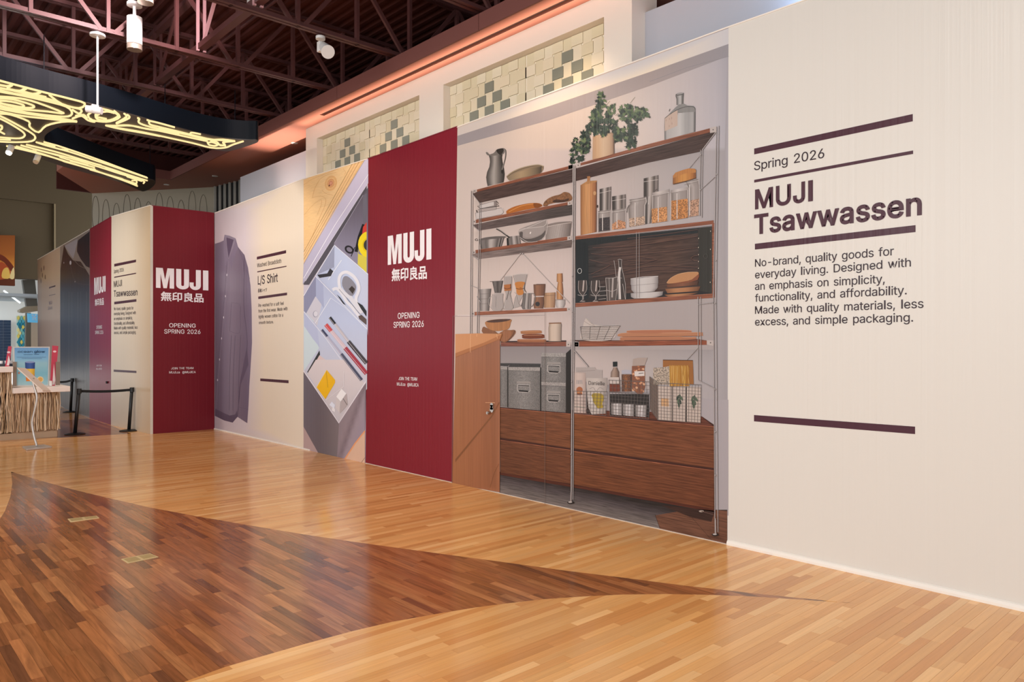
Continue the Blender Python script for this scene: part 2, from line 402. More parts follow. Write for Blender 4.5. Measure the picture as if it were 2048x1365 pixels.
GLY = {",":[94,[[19,-60,34,36,68,36,42,-60]]],"-":[227,[[168,122,168,94,57,94,57,122]]],".":[94,[[48,-2,39,-1,31,4,26,12,25,20,26,29,31,37,39,42,48,43,56,42,64,37,69,29,71,20,69,12,64,4,56,-1]]],"/":[125,[[117,266,36,-38,7,-38,89,266]]],"0":[227,[[113,-3,87,0,65,12,47,31,34,57,27,89,24,127,27,165,30,182,35,197,48,223,65,242,87,254,113,258,139,254,161,242,179,223,192,197,197,182,202,147,203,127,200,89,197,72,192,57,179,31,162,12,140,0],[113,25,131,28,145,37,157,52,165,72,170,97,172,127,170,157,165,182,157,203,145,218,131,227,113,230,96,227,82,218,70,203,62,182,56,157,55,127,56,97,62,72,70,52,82,37,96,28]]],"2":[227,[[32,0,32,24,117,114,141,141,155,163,160,186,159,198,154,209,146,218,137,224,112,230,98,228,86,224,69,207,65,195,64,181,33,181,35,202,43,221,55,237,72,248,91,255,112,258,134,255,153,248,169,237,181,223,188,205,191,186,185,159,168,129,133,90,76,30,76,28,195,28,195,0]]],"6":[227,[[113,-3,91,-1,71,7,55,20,42,37,34,58,32,81,34,100,40,119,69,170,126,254,161,254,75,131,73,131,83,144,98,153,117,157,139,155,158,147,173,136,185,120,192,101,194,79,192,56,184,36,171,20,155,7,135,-1],[113,24,127,26,139,31,149,40,157,51,162,64,164,79,162,94,157,107,149,118,139,126,127,131,113,133,99,131,87,126,77,118,69,107,64,94,62,79,64,64,69,51,77,40,87,31,99,26]]],"@":[338,[[178,-68,142,-65,126,-62,111,-57,84,-44,61,-26,43,-4,31,23,26,38,21,72,20,90,23,124,26,140,31,155,44,182,61,204,84,222,110,235,125,240,157,245,174,246,207,243,236,235,261,221,281,204,297,183,308,159,315,134,318,108,316,71,307,38,300,25,289,14,276,8,258,5,238,8,220,18,214,25,211,34,210,34,204,24,194,15,181,8,163,6,142,9,125,18,112,31,102,48,96,69,94,91,97,113,103,132,114,149,129,161,146,169,165,172,180,170,192,166,208,153,210,153,210,167,237,167,237,55,238,45,242,37,249,31,259,30,270,32,278,38,284,48,288,64,291,108,289,129,283,150,274,170,261,187,245,201,225,212,201,219,174,221,146,219,121,212,100,201,82,186,68,167,57,144,51,118,49,89,51,59,57,33,68,10,82,-8,101,-23,123,-34,149,-40,179,-43,206,-40,245,-29,252,-53,232,-60,205,-65],[165,32,180,34,191,39,200,47,206,59,211,92,210,111,206,124,199,134,190,141,165,146,152,144,141,139,133,130,126,119,121,92,125,63,131,50,139,41,151,35]]],"A":[240,[[8,0,101,254,138,254,231,0,198,0,132,186,116,239,123,239,95,151,43,0],[55,71,55,99,185,99,185,71]]],"B":[228,[[30,0,30,254,121,254,145,252,164,245,180,235,190,221,197,205,199,187,198,172,193,160,178,143,157,133,157,131,170,129,182,123,192,114,201,102,207,86,209,68,207,50,200,33,189,20,172,9,151,2,123,0],[62,29,122,29,148,31,165,40,175,53,178,68,176,81,171,92,163,102,153,109,140,114,124,115,62,115],[62,143,119,143,144,148,154,155,162,163,166,174,168,186,165,202,156,214,141,223,120,226,62,226]]],"C":[255,[[134,-3,118,-2,103,1,88,6,75,12,63,21,52,32,43,44,28,73,21,108,20,127,21,146,24,165,28,181,35,197,52,223,75,242,88,249,103,254,118,257,134,258,170,252,186,245,201,236,214,224,224,209,232,193,236,174,204,174,195,197,179,214,158,224,134,228,111,225,92,216,75,202,62,182,54,157,52,127,54,97,63,72,75,53,92,38,112,29,134,26,158,30,179,40,195,57,204,80,236,80,232,62,224,45,214,31,201,19,187,9,170,2,153,-2]]],"D":[251,[[109,0,48,0,48,29,107,29,136,31,159,40,177,55,189,75,197,99,200,128,197,156,190,180,177,200,160,214,138,223,110,226,47,226,47,254,113,254,147,251,162,246,176,239,200,221,217,196,223,181,230,147,231,128,230,109,223,74,217,59,209,46,199,34,188,24,175,15,161,9,145,4,128,1],[62,254,62,0,30,0,30,254]]],"E":[209,[[30,0,30,254,186,254,186,226,62,226,62,143,178,143,178,114,62,114,62,29,188,29,188,0]]],"G":[260,[[134,-3,118,-2,102,1,88,6,63,21,42,44,28,73,21,108,20,127,21,146,24,165,28,181,42,210,52,223,62,233,74,242,88,249,102,254,117,257,132,258,152,256,170,252,187,245,202,235,225,208,232,192,237,174,204,174,194,197,178,213,158,224,133,228,111,225,92,216,75,202,62,182,54,157,52,127,54,97,63,72,75,53,92,38,112,29,134,26,155,29,172,36,187,47,198,62,205,80,207,101,217,100,141,100,141,128,239,128,239,100,236,71,225,45,209,25,188,9,163,0]]],"H":[258,[[30,0,30,254,62,254,62,144,196,144,196,254,228,254,228,0,196,0,196,116,62,116,62,0]]],"I":[150,[[16,0,16,29,59,29,59,226,16,226,16,254,135,254,135,226,91,226,91,29,135,29,135,0]]],"J":[198,[[93,-3,62,2,38,16,28,27,22,40,18,56,17,86,49,86,49,73,52,52,61,37,75,28,93,25,110,28,124,37,133,52,136,73,136,254,168,254,168,73,167,56,163,40,156,27,147,16,123,2]]],"L":[196,[[30,0,30,254,62,254,62,29,181,29,181,0]]],"M":[314,[[30,0,30,254,76,254,139,94,161,24,154,24,176,94,238,254,284,254,284,0,252,0,253,229,256,229,228,145,171,0,143,0,85,145,56,229,59,229,61,145,61,0]]],"N":[262,[[30,0,30,254,68,254,172,91,194,53,207,27,202,27,200,54,199,97,199,254,232,254,232,0,193,0,89,165,54,226,60,227,62,145,62,0]]],"O":[267,[[133,-3,118,-2,103,1,88,6,75,12,63,21,52,32,43,44,28,73,21,108,20,127,21,146,24,165,28,181,35,197,52,223,75,242,88,249,103,254,118,257,133,258,149,257,164,254,179,249,192,242,215,223,232,197,243,165,246,146,247,127,246,108,243,90,238,73,232,58,224,44,215,32,204,21,192,12,179,6,164,1,149,-2],[133,26,155,29,175,38,191,52,204,72,212,97,215,127,212,157,204,182,191,202,175,216,155,225,133,228,112,225,92,216,75,202,63,182,54,157,52,127,54,97,63,72,75,52,92,38,112,29]]],"P":[222,[[30,0,30,254,118,254,144,252,166,244,183,231,195,215,202,195,204,174,202,152,195,133,183,116,166,104,144,96,118,93,55,93,55,121,116,121,134,123,149,128,159,136,167,147,171,160,172,174,171,188,167,201,159,211,148,219,134,224,116,226,62,226,62,0]]],"R":[224,[[30,0,30,254,118,254,145,252,167,244,183,232,195,217,202,198,205,176,202,154,195,136,183,120,166,109,145,101,118,99,48,99,48,128,117,128,135,129,149,133,160,141,167,150,171,162,173,176,171,190,167,202,159,212,149,220,134,224,116,226,62,226,62,0],[177,0,115,115,151,115,214,0]]],"S":[223,[[112,-4,86,-2,64,5,46,15,32,30,23,48,19,68,52,68,55,55,62,44,71,35,83,29,112,25,128,26,143,30,155,37,165,46,171,57,173,70,171,81,166,89,148,102,64,130,43,145,30,163,26,186,29,206,37,224,51,238,69,249,90,256,114,258,137,256,158,249,175,238,189,224,197,208,200,189,169,189,163,206,151,219,134,227,112,229,97,228,84,224,73,218,64,209,59,199,58,188,60,176,65,167,85,154,156,132,179,119,197,99,202,85,204,69,201,50,193,32,180,17,162,5,139,-2]]],"T":[224,[[16,226,16,254,208,254,208,226,128,226,128,0,96,0,96,226]]],"U":[259,[[129,-4,101,-1,77,8,57,22,42,40,33,62,30,87,30,254,62,254,62,89,64,72,70,57,80,44,94,34,110,28,129,26,149,28,165,34,179,44,188,57,194,72,196,89,196,254,229,254,229,87,226,62,216,40,201,22,182,8,157,-1]]],"V":[240,[[102,0,8,254,42,254,108,69,124,15,117,15,133,69,197,254,231,254,139,0]]],"W":[343,[[78,0,8,254,41,254,88,73,98,20,95,20,112,98,153,254,190,254,243,47,249,20,244,20,261,98,302,254,335,254,265,0,228,0,184,161,168,237,175,237,159,161,115,0]]],"a":[195,[[80,-4,63,-3,47,2,34,11,24,22,17,37,15,54,17,69,22,80,29,90,39,97,63,105,89,110,117,113,133,117,136,121,138,128,133,148,120,161,98,165,75,161,59,150,50,137,20,146,29,161,39,173,52,182,66,188,97,192,119,190,143,180,153,172,161,160,167,145,168,126,168,0,138,0,138,26,136,26,126,12,108,1],[85,23,101,24,114,29,124,37,132,47,136,57,138,69,138,95,130,91,88,84,67,79,52,70,47,62,46,52,51,36,65,26]]],"b":[212,[[115,-4,99,-3,86,2,69,16,59,29,56,29,56,0,26,0,26,254,57,254,57,160,59,160,69,173,86,186,98,191,115,192,137,189,156,180,173,166,185,146,193,122,195,94,193,66,185,42,173,23,157,8,137,-1],[110,23,126,26,140,33,150,44,158,58,163,75,164,95,163,114,158,131,150,145,140,156,126,163,110,165,94,163,81,156,70,145,62,131,58,114,56,95,58,75,63,58,70,43,81,32,94,26]]],"c":[198,[[104,-4,79,-1,58,8,41,23,28,43,20,66,17,94,20,122,28,146,41,165,58,180,79,189,104,192,130,189,153,178,170,161,181,138,151,131,145,145,135,155,121,162,104,165,86,162,73,155,62,144,54,129,50,112,48,94,50,75,54,59,62,44,73,33,86,26,104,23,121,26,135,33,146,44,152,59,181,51,171,28,153,11,130,0]]],"d":[212,[[98,-4,75,-1,56,8,40,23,27,42,20,66,17,94,20,122,27,146,40,166,56,180,75,189,98,192,114,191,126,186,144,173,153,160,155,160,155,254,186,254,186,0,156,0,156,29,153,29,143,16,126,2,114,-3],[102,23,118,26,132,32,142,43,150,58,154,75,156,95,154,114,150,131,142,145,132,156,118,163,102,165,86,163,72,156,62,145,54,131,50,114,48,95,50,75,54,58,62,44,73,33,86,26]]],"e":[202,[[106,-4,80,-1,58,8,41,23,28,42,20,66,17,93,20,121,28,145,40,165,58,180,78,189,103,192,133,187,147,180,160,170,170,157,179,141,184,121,186,85,37,85,37,110,169,110,155,101,153,119,149,134,141,147,131,157,118,163,103,165,87,163,73,157,62,147,54,135,50,121,48,105,48,89,50,69,55,53,64,40,76,31,90,25,106,23,127,26,143,36,153,53,182,45,177,32,168,20,156,10,141,2,125,-3]]],"f":[127,[[114,190,114,164,3,164,3,190],[40,0,40,216,42,231,48,243,57,252,68,259,94,265,111,263,121,260,114,234,107,236,97,237,85,235,77,230,72,221,71,209,71,0]]],"g":[213,[[103,-75,84,-74,67,-70,41,-55,25,-35,51,-20,61,-33,77,-44,103,-49,124,-46,141,-38,152,-23,156,-3,156,34,153,34,143,21,126,8,114,4,97,2,76,5,56,13,40,27,28,45,20,68,17,96,20,123,27,147,40,166,56,180,76,189,98,192,114,191,127,186,144,173,154,159,157,159,157,190,186,190,186,-4,183,-27,175,-45,162,-59,145,-68,125,-73],[102,30,118,32,132,38,142,47,150,61,155,77,156,96,155,115,150,132,142,146,132,156,119,163,102,165,86,163,73,156,62,145,54,131,50,115,48,96,50,78,54,61,62,48,73,38,86,32]]],"h":[205,[[57,113,57,0,26,0,26,254,57,254,57,144,51,144,62,166,76,181,94,189,114,192,132,190,148,184,161,174,170,160,177,142,179,120,179,0,148,0,148,118,145,137,136,152,123,161,105,165,92,163,80,159,71,151,63,141,58,129]]],"i":[83,[[26,0,26,190,57,190,57,0],[42,221,34,223,27,227,22,234,21,242,22,249,27,256,34,260,42,262,50,260,57,256,62,249,63,242,62,234,57,227,50,223]]],"k":[190,[[55,68,55,106,60,106,142,190,180,190,92,100,89,100],[26,0,26,254,57,254,57,0],[147,0,74,93,96,114,186,0]]],"l":[95,[[70,-1,50,2,37,10,29,24,26,42,26,254,57,254,57,49,60,31,65,27,80,26,85,27,90,1]]],"m":[305,[[26,0,26,190,56,190,56,148,54,148,59,162,66,173,86,188,110,193,129,190,144,180,154,166,160,147,156,147,161,160,169,172,190,187,218,193,234,191,249,186,261,177,270,164,276,148,278,128,278,0,248,0,248,127,245,145,236,156,224,163,209,165,197,164,187,160,173,145,168,124,168,0,137,0,137,130,134,144,126,156,115,163,100,165,79,160,70,154,63,145,58,133,57,119,57,0]]],"n":[205,[[57,113,57,0,26,0,26,190,56,190,56,144,51,144,62,166,76,181,94,189,114,192,132,190,147,184,160,174,170,160,176,142,179,120,179,0,148,0,148,118,145,137,136,152,123,161,105,165,92,163,80,159,71,151,63,141,58,129]]],"o":[208,[[104,-4,79,-1,58,8,41,23,28,43,20,66,17,94,20,122,28,146,41,165,58,180,79,189,104,192,128,189,149,180,167,165,180,146,188,122,191,94,188,66,180,43,167,23,149,8,128,-1],[104,23,121,26,135,33,146,44,154,59,158,75,160,94,158,112,154,129,146,144,135,155,121,162,104,165,86,162,73,155,62,144,54,129,50,112,48,94,50,75,54,59,62,44,73,33,86,26]]],"p":[212,[[26,-71,26,190,56,190,56,160,59,160,69,173,86,186,98,191,115,192,137,189,156,180,173,166,185,146,193,122,195,94,193,66,185,42,173,23,157,8,137,-1,115,-4,99,-3,86,2,69,16,59,29,57,29,57,-71],[110,23,126,26,140,33,150,44,158,58,163,75,164,95,163,114,158,131,150,145,140,156,126,163,110,165,94,163,81,156,70,145,62,131,58,114,56,95,58,75,63,58,70,43,81,32,94,26]]],"q":[212,[[186,-71,155,-71,155,29,153,29,143,16,126,2,114,-3,98,-4,75,-1,56,8,40,23,27,42,20,66,17,94,20,122,27,146,40,166,56,180,75,189,98,192,114,191,126,186,144,173,153,160,156,160,156,190,186,190],[102,23,118,26,132,32,142,43,150,58,154,75,156,95,154,114,150,131,142,145,132,156,118,163,102,165,86,163,72,156,62,145,54,131,50,114,48,95,50,75,54,58,62,44,73,33,86,26]]],"r":[130,[[26,0,26,190,56,190,56,160,58,160,65,173,76,184,90,190,122,192,122,161,103,163,91,161,80,157,70,151,63,142,58,131,57,118,57,0]]],"s":[182,[[91,-4,72,-3,56,2,42,9,31,19,23,32,18,47,47,53,53,40,62,30,75,25,91,23,108,25,122,31,131,40,134,51,132,60,127,68,118,74,106,78,75,85,52,93,36,104,27,119,23,137,26,152,33,166,43,177,58,185,74,190,94,192,112,191,127,186,140,179,149,170,162,145,134,139,129,149,121,158,110,164,94,166,78,164,65,158,57,150,54,139,56,129,62,122,86,111,115,105,137,97,153,86,162,71,166,53,163,37,156,24,145,12,130,3,112,-2]]],"t":[114,[[102,190,102,164,3,164,3,190],[32,236,63,236,63,49,64,38,68,31,75,26,85,25,101,27,107,1,84,-2,62,1,46,11,36,26,32,46]]],"u":[205,[[91,-3,73,-1,57,5,44,15,35,29,28,47,26,69,26,190,57,190,57,72,60,52,68,37,82,28,100,25,113,27,125,31,134,38,142,48,146,61,148,76,148,190,179,190,179,0,149,0,149,46,154,46,143,23,129,8,111,0]]],"v":[195,[[81,0,9,190,42,190,83,78,103,10,92,10,112,78,152,190,186,190,113,0]]],"w":[284,[[69,0,11,190,44,190,77,68,88,21,82,21,103,107,126,190,158,190,191,68,201,21,196,21,206,68,240,190,272,190,215,0,184,0,152,112,138,169,145,169,124,86,99,0]]],"x":[189,[[10,0,86,109,86,86,14,190,50,190,90,127,104,103,88,103,101,127,141,190,176,190,104,84,104,107,179,0,143,0,86,91,102,91,74,43,46,0]]],"y":[195,[[24,-69,31,-43,36,-44,52,-44,65,-37,75,-18,81,-1,9,190,42,190,83,78,103,10,92,10,112,78,153,190,186,190,102,-29,88,-54,70,-68,46,-73,32,-72]]],"無":[175,[[60,20,64,-12,77,-11,72,21],[96,20,107,-13,120,-10,108,22],[132,21,155,-14,168,-10,144,25],[30,24,20,6,8,-9,20,-14,33,2,42,21],[10,44,10,32,165,32,165,44,141,44,141,74,160,74,160,86,141,86,141,115,160,115,160,127,48,127,58,143,45,147,29,122,7,101,18,93,34,108,34,86,15,86,15,74,34,74,34,44],[65,115,65,86,46,86,46,115],[77,115,97,115,97,86,77,86],[108,115,129,115,129,86,108,86],[65,74,65,44,46,44,46,74],[77,74,97,74,97,44,77,44],[108,74,129,74,129,44,108,44]]],"印":[175,[[16,6,80,25,79,37,31,26,31,72,80,72,80,85,31,85,31,118,80,133,69,144,46,134,18,127,18,32,15,24,11,20],[93,135,93,-14,106,-14,106,122,147,122,147,30,143,27,120,27,125,13,153,16,159,21,160,30,160,135]]],"良":[175,[[132,88,132,67,44,67,44,88],[132,99,44,99,44,119,132,119],[30,-15,88,2,87,14,44,4,44,55,72,55,87,31,106,12,130,-3,158,-12,167,-1,141,7,119,19,157,44,147,53,109,27,96,40,85,55,145,55,145,130,98,130,91,149,78,146,83,130,31,130,31,11,28,1,23,-4]]],"品":[175,[[53,127,123,127,123,94,53,94],[40,140,40,81,136,81,136,140],[15,62,15,-14,27,-14,27,-5,64,-5,64,-12,77,-12,77,62],[27,8,27,50,64,50,64,8],[96,62,96,-14,109,-14,109,-5,149,-5,149,-13,162,-13,162,62],[109,8,109,50,149,50,149,8]]],"長":[175,[[40,140,40,63,9,63,9,51,38,51,38,11,35,3,29,-1,35,-14,98,4,98,15,51,4,51,51,79,51,93,28,111,10,134,-4,162,-13,170,-1,143,7,120,19,158,42,147,49,111,26,92,51,166,51,166,63,54,63,54,78,143,78,143,88,54,88,54,103,143,103,143,114,54,114,54,129,149,129,149,140]]],"袖":[175,[[26,142,41,118,51,125,36,147],[89,48,114,48,114,8,89,8],[89,60,89,98,114,98,114,60],[150,48,150,8,126,8,126,48],[150,60,126,60,126,98,150,98],[113,147,113,110,77,110,77,-14,89,-14,89,-4,150,-4,150,-13,162,-13,162,110,127,110,127,147],[8,116,8,104,50,104,41,87,18,58,5,46,11,34,33,56,33,-14,46,-14,46,56,62,33,70,43,57,59,73,75,65,83,51,65,46,71,46,73,66,111,59,117,57,116]]],"シ":[175,[[53,134,45,123,82,98,91,110],[26,9,34,-5,48,-2,63,3,93,17,113,30,131,45,147,62,160,79,151,94,139,76,124,59,106,43,85,30,56,17,41,12],[26,95,19,83,57,59,65,71]]],"ャ":[175,[[151,83,143,89,76,75,67,107,52,103,57,93,62,73,26,67,30,54,65,61,86,-16,100,-12,79,64,132,74,119,56,102,38,114,32,134,56]]],"ツ":[175,[[80,132,66,127,84,81,97,86],[158,120,141,125,138,105,123,68,113,53,99,37,82,24,45,6,57,-6,75,2,94,14,110,28,125,45,135,60,150,94,154,110],[31,121,17,116,37,68,51,73]]]," ":[140,[]]}


GLY['I'] = [104, [[30, 0, 30, 254, 74, 254, 74, 0]]]; GLY['l'] = [92, [[24, 0, 24, 264, 66, 264, 66, 0]]]


def area(c): return sum(c[i][0] * c[(i + 1) % len(c)][1] - c[(i + 1) % len(c)][0] * c[i][1] for i in range(len(c))) / 2


def outline(c, e):
    """quads of width 2e along a closed contour, with joined corners"""
    n = len(c); Q = []
    D = [Vector((c[(i + 1) % n][0] - c[i][0], c[(i + 1) % n][1] - c[i][1])).normalized() for i in range(n)]
    def ext(u, v):
        k = max(-.999, min(.999, u.dot(v))); return e * min(1.0, math.sqrt((1 - k) / (1 + k)))
    for i in range(n):
        a, b, d = Vector(c[i]), Vector(c[(i + 1) % n]), D[i]; nn = Vector((-d.y, d.x)) * e
        a = a - d * ext(D[i - 1], d); b = b + d * ext(d, D[(i + 1) % n])
        Q.append(([tuple(a + nn), tuple(b + nn), tuple(b - nn), tuple(a - nn)], [(0, 1, 2), (0, 2, 3)]))
    return Q


def glyph_tris(ch, bold):
    """(points, triangles) of one letter"""
    C = [[(g[i], g[i + 1]) for i in range(0, len(g), 2)] for g in GLY[ch][1]]
    if not C: return []
    big = max(C, key=lambda c: abs(area(c))); sg = 1 if area(big) > 0 else -1
    outs = [c for c in C if area(c) * sg > 0]; holes = [c for c in C if area(c) * sg <= 0]
    R = []
    for c in outs:
        hs = [h for h in holes if inpoly(h[0][0] + .01, h[0][1] + .01, c)]
        allp = c + [p for h in hs for p in h]
        t = tessellate_polygon([[Vector((p[0], p[1], 0)) for p in q] for q in [c] + hs])
        R.append((allp, [tuple(q) for q in t]))
    if bold:
        for c in C: R += outline(c, bold)
    return R


def lettering(mb, txt, P0, P1, up, col, bold=0, track=0, cap=254.0):
    """letters from P0 (baseline left) to P1 (baseline right), cap height up (a vector)"""
    x = 0; items = []; lo, hi = 1e9, -1e9
    for ch in txt:
        for pts, tri in glyph_tris(ch, bold):
            items.append(([(p[0] + x, p[1]) for p in pts], tri))
            lo = min(lo, min(p[0] + x for p in pts)); hi = max(hi, max(p[0] + x for p in pts))
        x += GLY[ch][0] + track + (-9 + bold * 1.2 if cap == 254.0 else 0)
    nn = (P1 - P0).cross(up).normalized()
    if nn.dot(Vector((0, 0, H)) - P0) < 0: nn = -nn
    for k, (pts, tri) in enumerate(items):      # strokes that cross lie a hair apart
        mb.tris([P0 + (P1 - P0) * ((p[0] - lo) / (hi - lo)) + up * (p[1] / cap) + nn * (.00003 * (k % 11)) for p in pts], tri, col)


def words(plane, txt, x0, y0, x1, y1, h, col, off=.0030, bold=0, cap=254.0, mb=None, track=0):
    """printed words: baseline from picture point 0 to 1, cap height h px at the left"""
    m = mb or MB()
    a = plane.at(x0, y0, off); b = plane.at(x1, y1, off); u = plane.at(x0, y0 - h, off) - a
    lettering(m, txt, a, b, Vector((0, 0, u.z)), rgb(col), bold, track, cap)
    return m


def logo(mb, plane, x0, yb0, yt0, x1, yb1, yt1, col, off=.0030):
    """heavy condensed capitals M U J I between four picture points"""
    A, B = plane.at(x0, yb0, off), plane.at(x1, yb1, off); T0, T1 = plane.at(x0, yt0, off), plane.at(x1, yt1, off)

    def q(u, v): return (A + (B - A) * u) * (1 - v) + (T0 + (T1 - T0) * u) * v
    def add(P): mb.tris([q(x, y) for x, y in P], [tuple(t) for t in tessellate_polygon([[Vector((x, y * 3, 0)) for x, y in P]])], rgb(col))
    add([(0, 0), (0, 1), (.125, 1), (.168, .42), (.211, 1), (.336, 1), (.336, 0), (.252, 0), (.252, .70), (.20, 0), (.136, 0), (.084, .70), (.084, 0)])
    def arc(cx, cy, rx, ry, a0, a1, n=8): return [(cx + rx * math.cos(a0 + (a1 - a0) * i / n), cy + ry * math.sin(a0 + (a1 - a0) * i / n)) for i in range(n + 1)]
    add([(.375, 1)] + arc(.498, .20, .123, .215, math.pi, 2 * math.pi) + [(.621, 1), (.524, 1)] + arc(.498, .215, .026, .06, 0, -math.pi)[:] + [(.472, 1)])
    add([(.851, 1)] + [(.754, 1)] + arc(.732, .215, .022, .06, 0, -math.pi) + [(.710, .36), (.633, .36)] + arc(.742, .20, .109, .215, math.pi, 2 * math.pi))
    add([(.893, 0), (.893, 1), (1, 1), (1, 0)])


# ================================================================== FLOOR
WX = 5.73                                   # face of the main hoarding
inlay_px = [(22, 944), (85, 963), (143, 979), (218, 997), (296, 1015), (392, 1033), (500, 1051.6), (610.4, 1070), (704, 1084),
            (797.6, 1096.8), (891, 1109.6), (1000, 1124), (1127, 1141.6), (1256, 1157.4), (1361, 1171), (1451.7, 1181.3), (1500, 1186.7), (1600, 1197), (1709, 1207.5),
            (1600, 1200), (1500, 1193.6), (1415, 1190.4), (1329.6, 1189), (1244, 1190), (1171, 1193.6), (1085, 1199.4), (1000, 1209.4), (950, 1216), (878, 1227.8),
            (784, 1244.7), (704, 1263.4), (610, 1288.8), (517, 1315.5), (450, 1335), (368, 1365), (240, 1420), (60, 1520)]
inl = [at_z(x, y, 0) for x, y in inlay_px]
inl = [(p.x, p.y) for p in inl] + [(.35, .9), (-.7, 2.0)]
inl += [(p.x, p.y) for p in [at_z(x, y, 0) for x, y in [(-160, 1240), (-60, 1120), (1.7, 1036), (10, 1022.6), (20.4, 995), (24.5, 968)]]]
inl2 = [(p.x, p.y) for p in [at_z(x, y, 0) for x, y in [(30, 878), (118, 876), (180, 873), (262, 868), (222, 852), (175, 837.5), (124, 841), (40, 846)]]]
INL = [inl, inl2]
BND = [(min(p[0] for p in P), min(p[1] for p in P), max(p[0] for p in P), max(p[1] for p in P)) for P in INL]

floor = MB(); floor.box((-9, -4, -.08), (9, 34, -.010), rgb('3a2818'))
floor = floor.build('floor', PAINTED); floor['kind'] = 'structure'


def clip_plank(q, P, inside):
    """polygon pieces (lists of triangles) of quad q inside / outside outline P"""
    n = len(P)
    vs = [Vector(p) for p in q] + [Vector(p) for p in P]
    r = delaunay_2d_cdt(vs, [(0, 1), (1, 2), (2, 3), (3, 0)] + [(4 + i, 4 + (i + 1) % n) for i in range(n)], [], 0, 1e-5)
    V, Fc = r[0], r[2]; keep = []
    for f in Fc:
        cx = sum(V[i].x for i in f) / len(f); cy = sum(V[i].y for i in f) / len(f)
        if inpoly(cx, cy, q) and inpoly(cx, cy, P) == inside: keep.append(list(f))
    return V, keep


def plank_into(mb, q, mode, col, z=0.0):
    """mode: None whole, else (outline, inside)"""
    d = .006
    if mode is None:
        v = [(p[0], p[1], z) for p in q] + [(p[0], p[1], z - d) for p in q]
        mb.tris(v, [(0, 1, 2, 3), (0, 4, 5, 1), (1, 5, 6, 2), (2, 6, 7, 3), (3, 7, 4, 0)], col); return True
    V, keep = clip_plank(q, *mode)
    if not keep: return False
    used = sorted({i for f in keep for i in f}); ix = {k: j for j, k in enumerate(used)}; n = len(used)
    pts = [(V[k].x, V[k].y, z) for k in used] + [(V[k].x, V[k].y, z - d) for k in used]
    E = {}
    fs = []
    for f in keep:
        f = [ix[k] for k in f]
        a, b, c = [pts[k] for k in f[:3]]
        if (b[0] - a[0]) * (c[1] - a[1]) - (b[1] - a[1]) * (c[0] - a[0]) < 0: f = f[::-1]
        fs.append(tuple(f))
        for i in range(len(f)): E[(f[i], f[(i + 1) % len(f)])] = 1
    side = [(a, a + n, b + n, b) for (a, b) in E if (b, a) not in E]
    mb.tris(pts, fs + side, col); return True


def relation(q):
    """where a plank lies: ('out'), ('in', outline) or ('cross', outline)"""
    x0 = min(p[0] for p in q); x1 = max(p[0] for p in q); y0 = min(p[1] for p in q); y1 = max(p[1] for p in q)
    for P, B in zip(INL, BND):
        if x1 < B[0] or x0 > B[2] or y1 < B[1] or y0 > B[3]: continue
        t = [inpoly(q[0][0] + (q[1][0] - q[0][0]) * i / 10 + (q[3][0] - q[0][0]) * j, q[0][1] + (q[1][1] - q[0][1]) * i / 10 + (q[3][1] - q[0][1]) * j, P) for i in range(11) for j in (0, .5, 1)]
        if all(t): return ('in', P)
        if any(t) or any(x0 - .01 < p[0] < x1 + .01 and y0 - .01 < p[1] < y1 + .01 for p in P): return ('cross', P)
    return ('out', None)


def proj(x, y, z=0):
    d = x * SA_ + y * CA_
    if d < .3: return None
    return (CX + F * (x * CA_ - y * SA_) / d, HY - F * (z - H) / d, d)


oakp = [(216, 155, 92), (222, 164, 101), (224, 167, 104), (226, 171, 109), (219, 159, 95), (222, 165, 101), (232, 181, 121), (206, 143, 82)]
walp = [(156, 97, 58), (160, 100, 60), (166, 105, 62), (150, 92, 55), (172, 110, 67), (162, 100, 58), (126, 78, 50), (156, 96, 55), (182, 120, 74), (164, 103, 62)]
rp = random.Random(11)
cand_o, cand_w = [], []
PWID, G = .060, .0005
y = -2.0
while y < 28:
    x = -3.4 - rp.random()
    while x < 5.86:
        L_ = rp.choice([.35, .6, .8, 1.0, 1.2, 1.4]) * rp.uniform(.9, 1.1)
        x1 = min(x + L_, 5.86)
        q = [(x + G, y + G), (x1 - G, y + G), (x1 - G, y + PWID - G), (x + G, y + PWID - G)]
        x = x1
        if q[1][0] - q[0][0] < .02: continue
        if y > 16.2 and q[0][0] > 4.55: continue
        rel, P = relation(q)
        if rel == 'in': continue
        c = rp.choice(oakp); k = rp.uniform(1.03, 1.09); c = rgb(tuple(min(255, v * k) for v in c))
        cand_o.append((q, None if rel == 'out' else (P, False), c))
    y += PWID
B0 = (min(b[0] for b in BND), min(b[1] for b in BND), max(b[2] for b in BND), max(b[3] for b in BND))
x = B0[0] - .1
while x < B0[2] + .1:
    y = B0[1] - rp.random()
    while y < B0[3]:
        L_ = rp.choice([.35, .5, .7, .9, 1.1]) * rp.uniform(.9, 1.1)
        q = [(x + G, y + G), (x + G + 0, y + L_ - G), (x + PWID - G, y + L_ - G), (x + PWID - G, y + G)]
        q = [q[0], q[3], q[2], q[1]]
        q2 = [q[0], q[3], q[2], q[1]]        # long side first for the test
        y += L_
        rel, P = relation(q2)
        if rel == 'out': continue
        c = rp.choice(walp); k = rp.uniform(.92, 1.08); c = rgb(tuple(min(255, v * k) for v in c))
        cand_w.append((q, None if rel == 'in' else (P, True), c))
    x += PWID
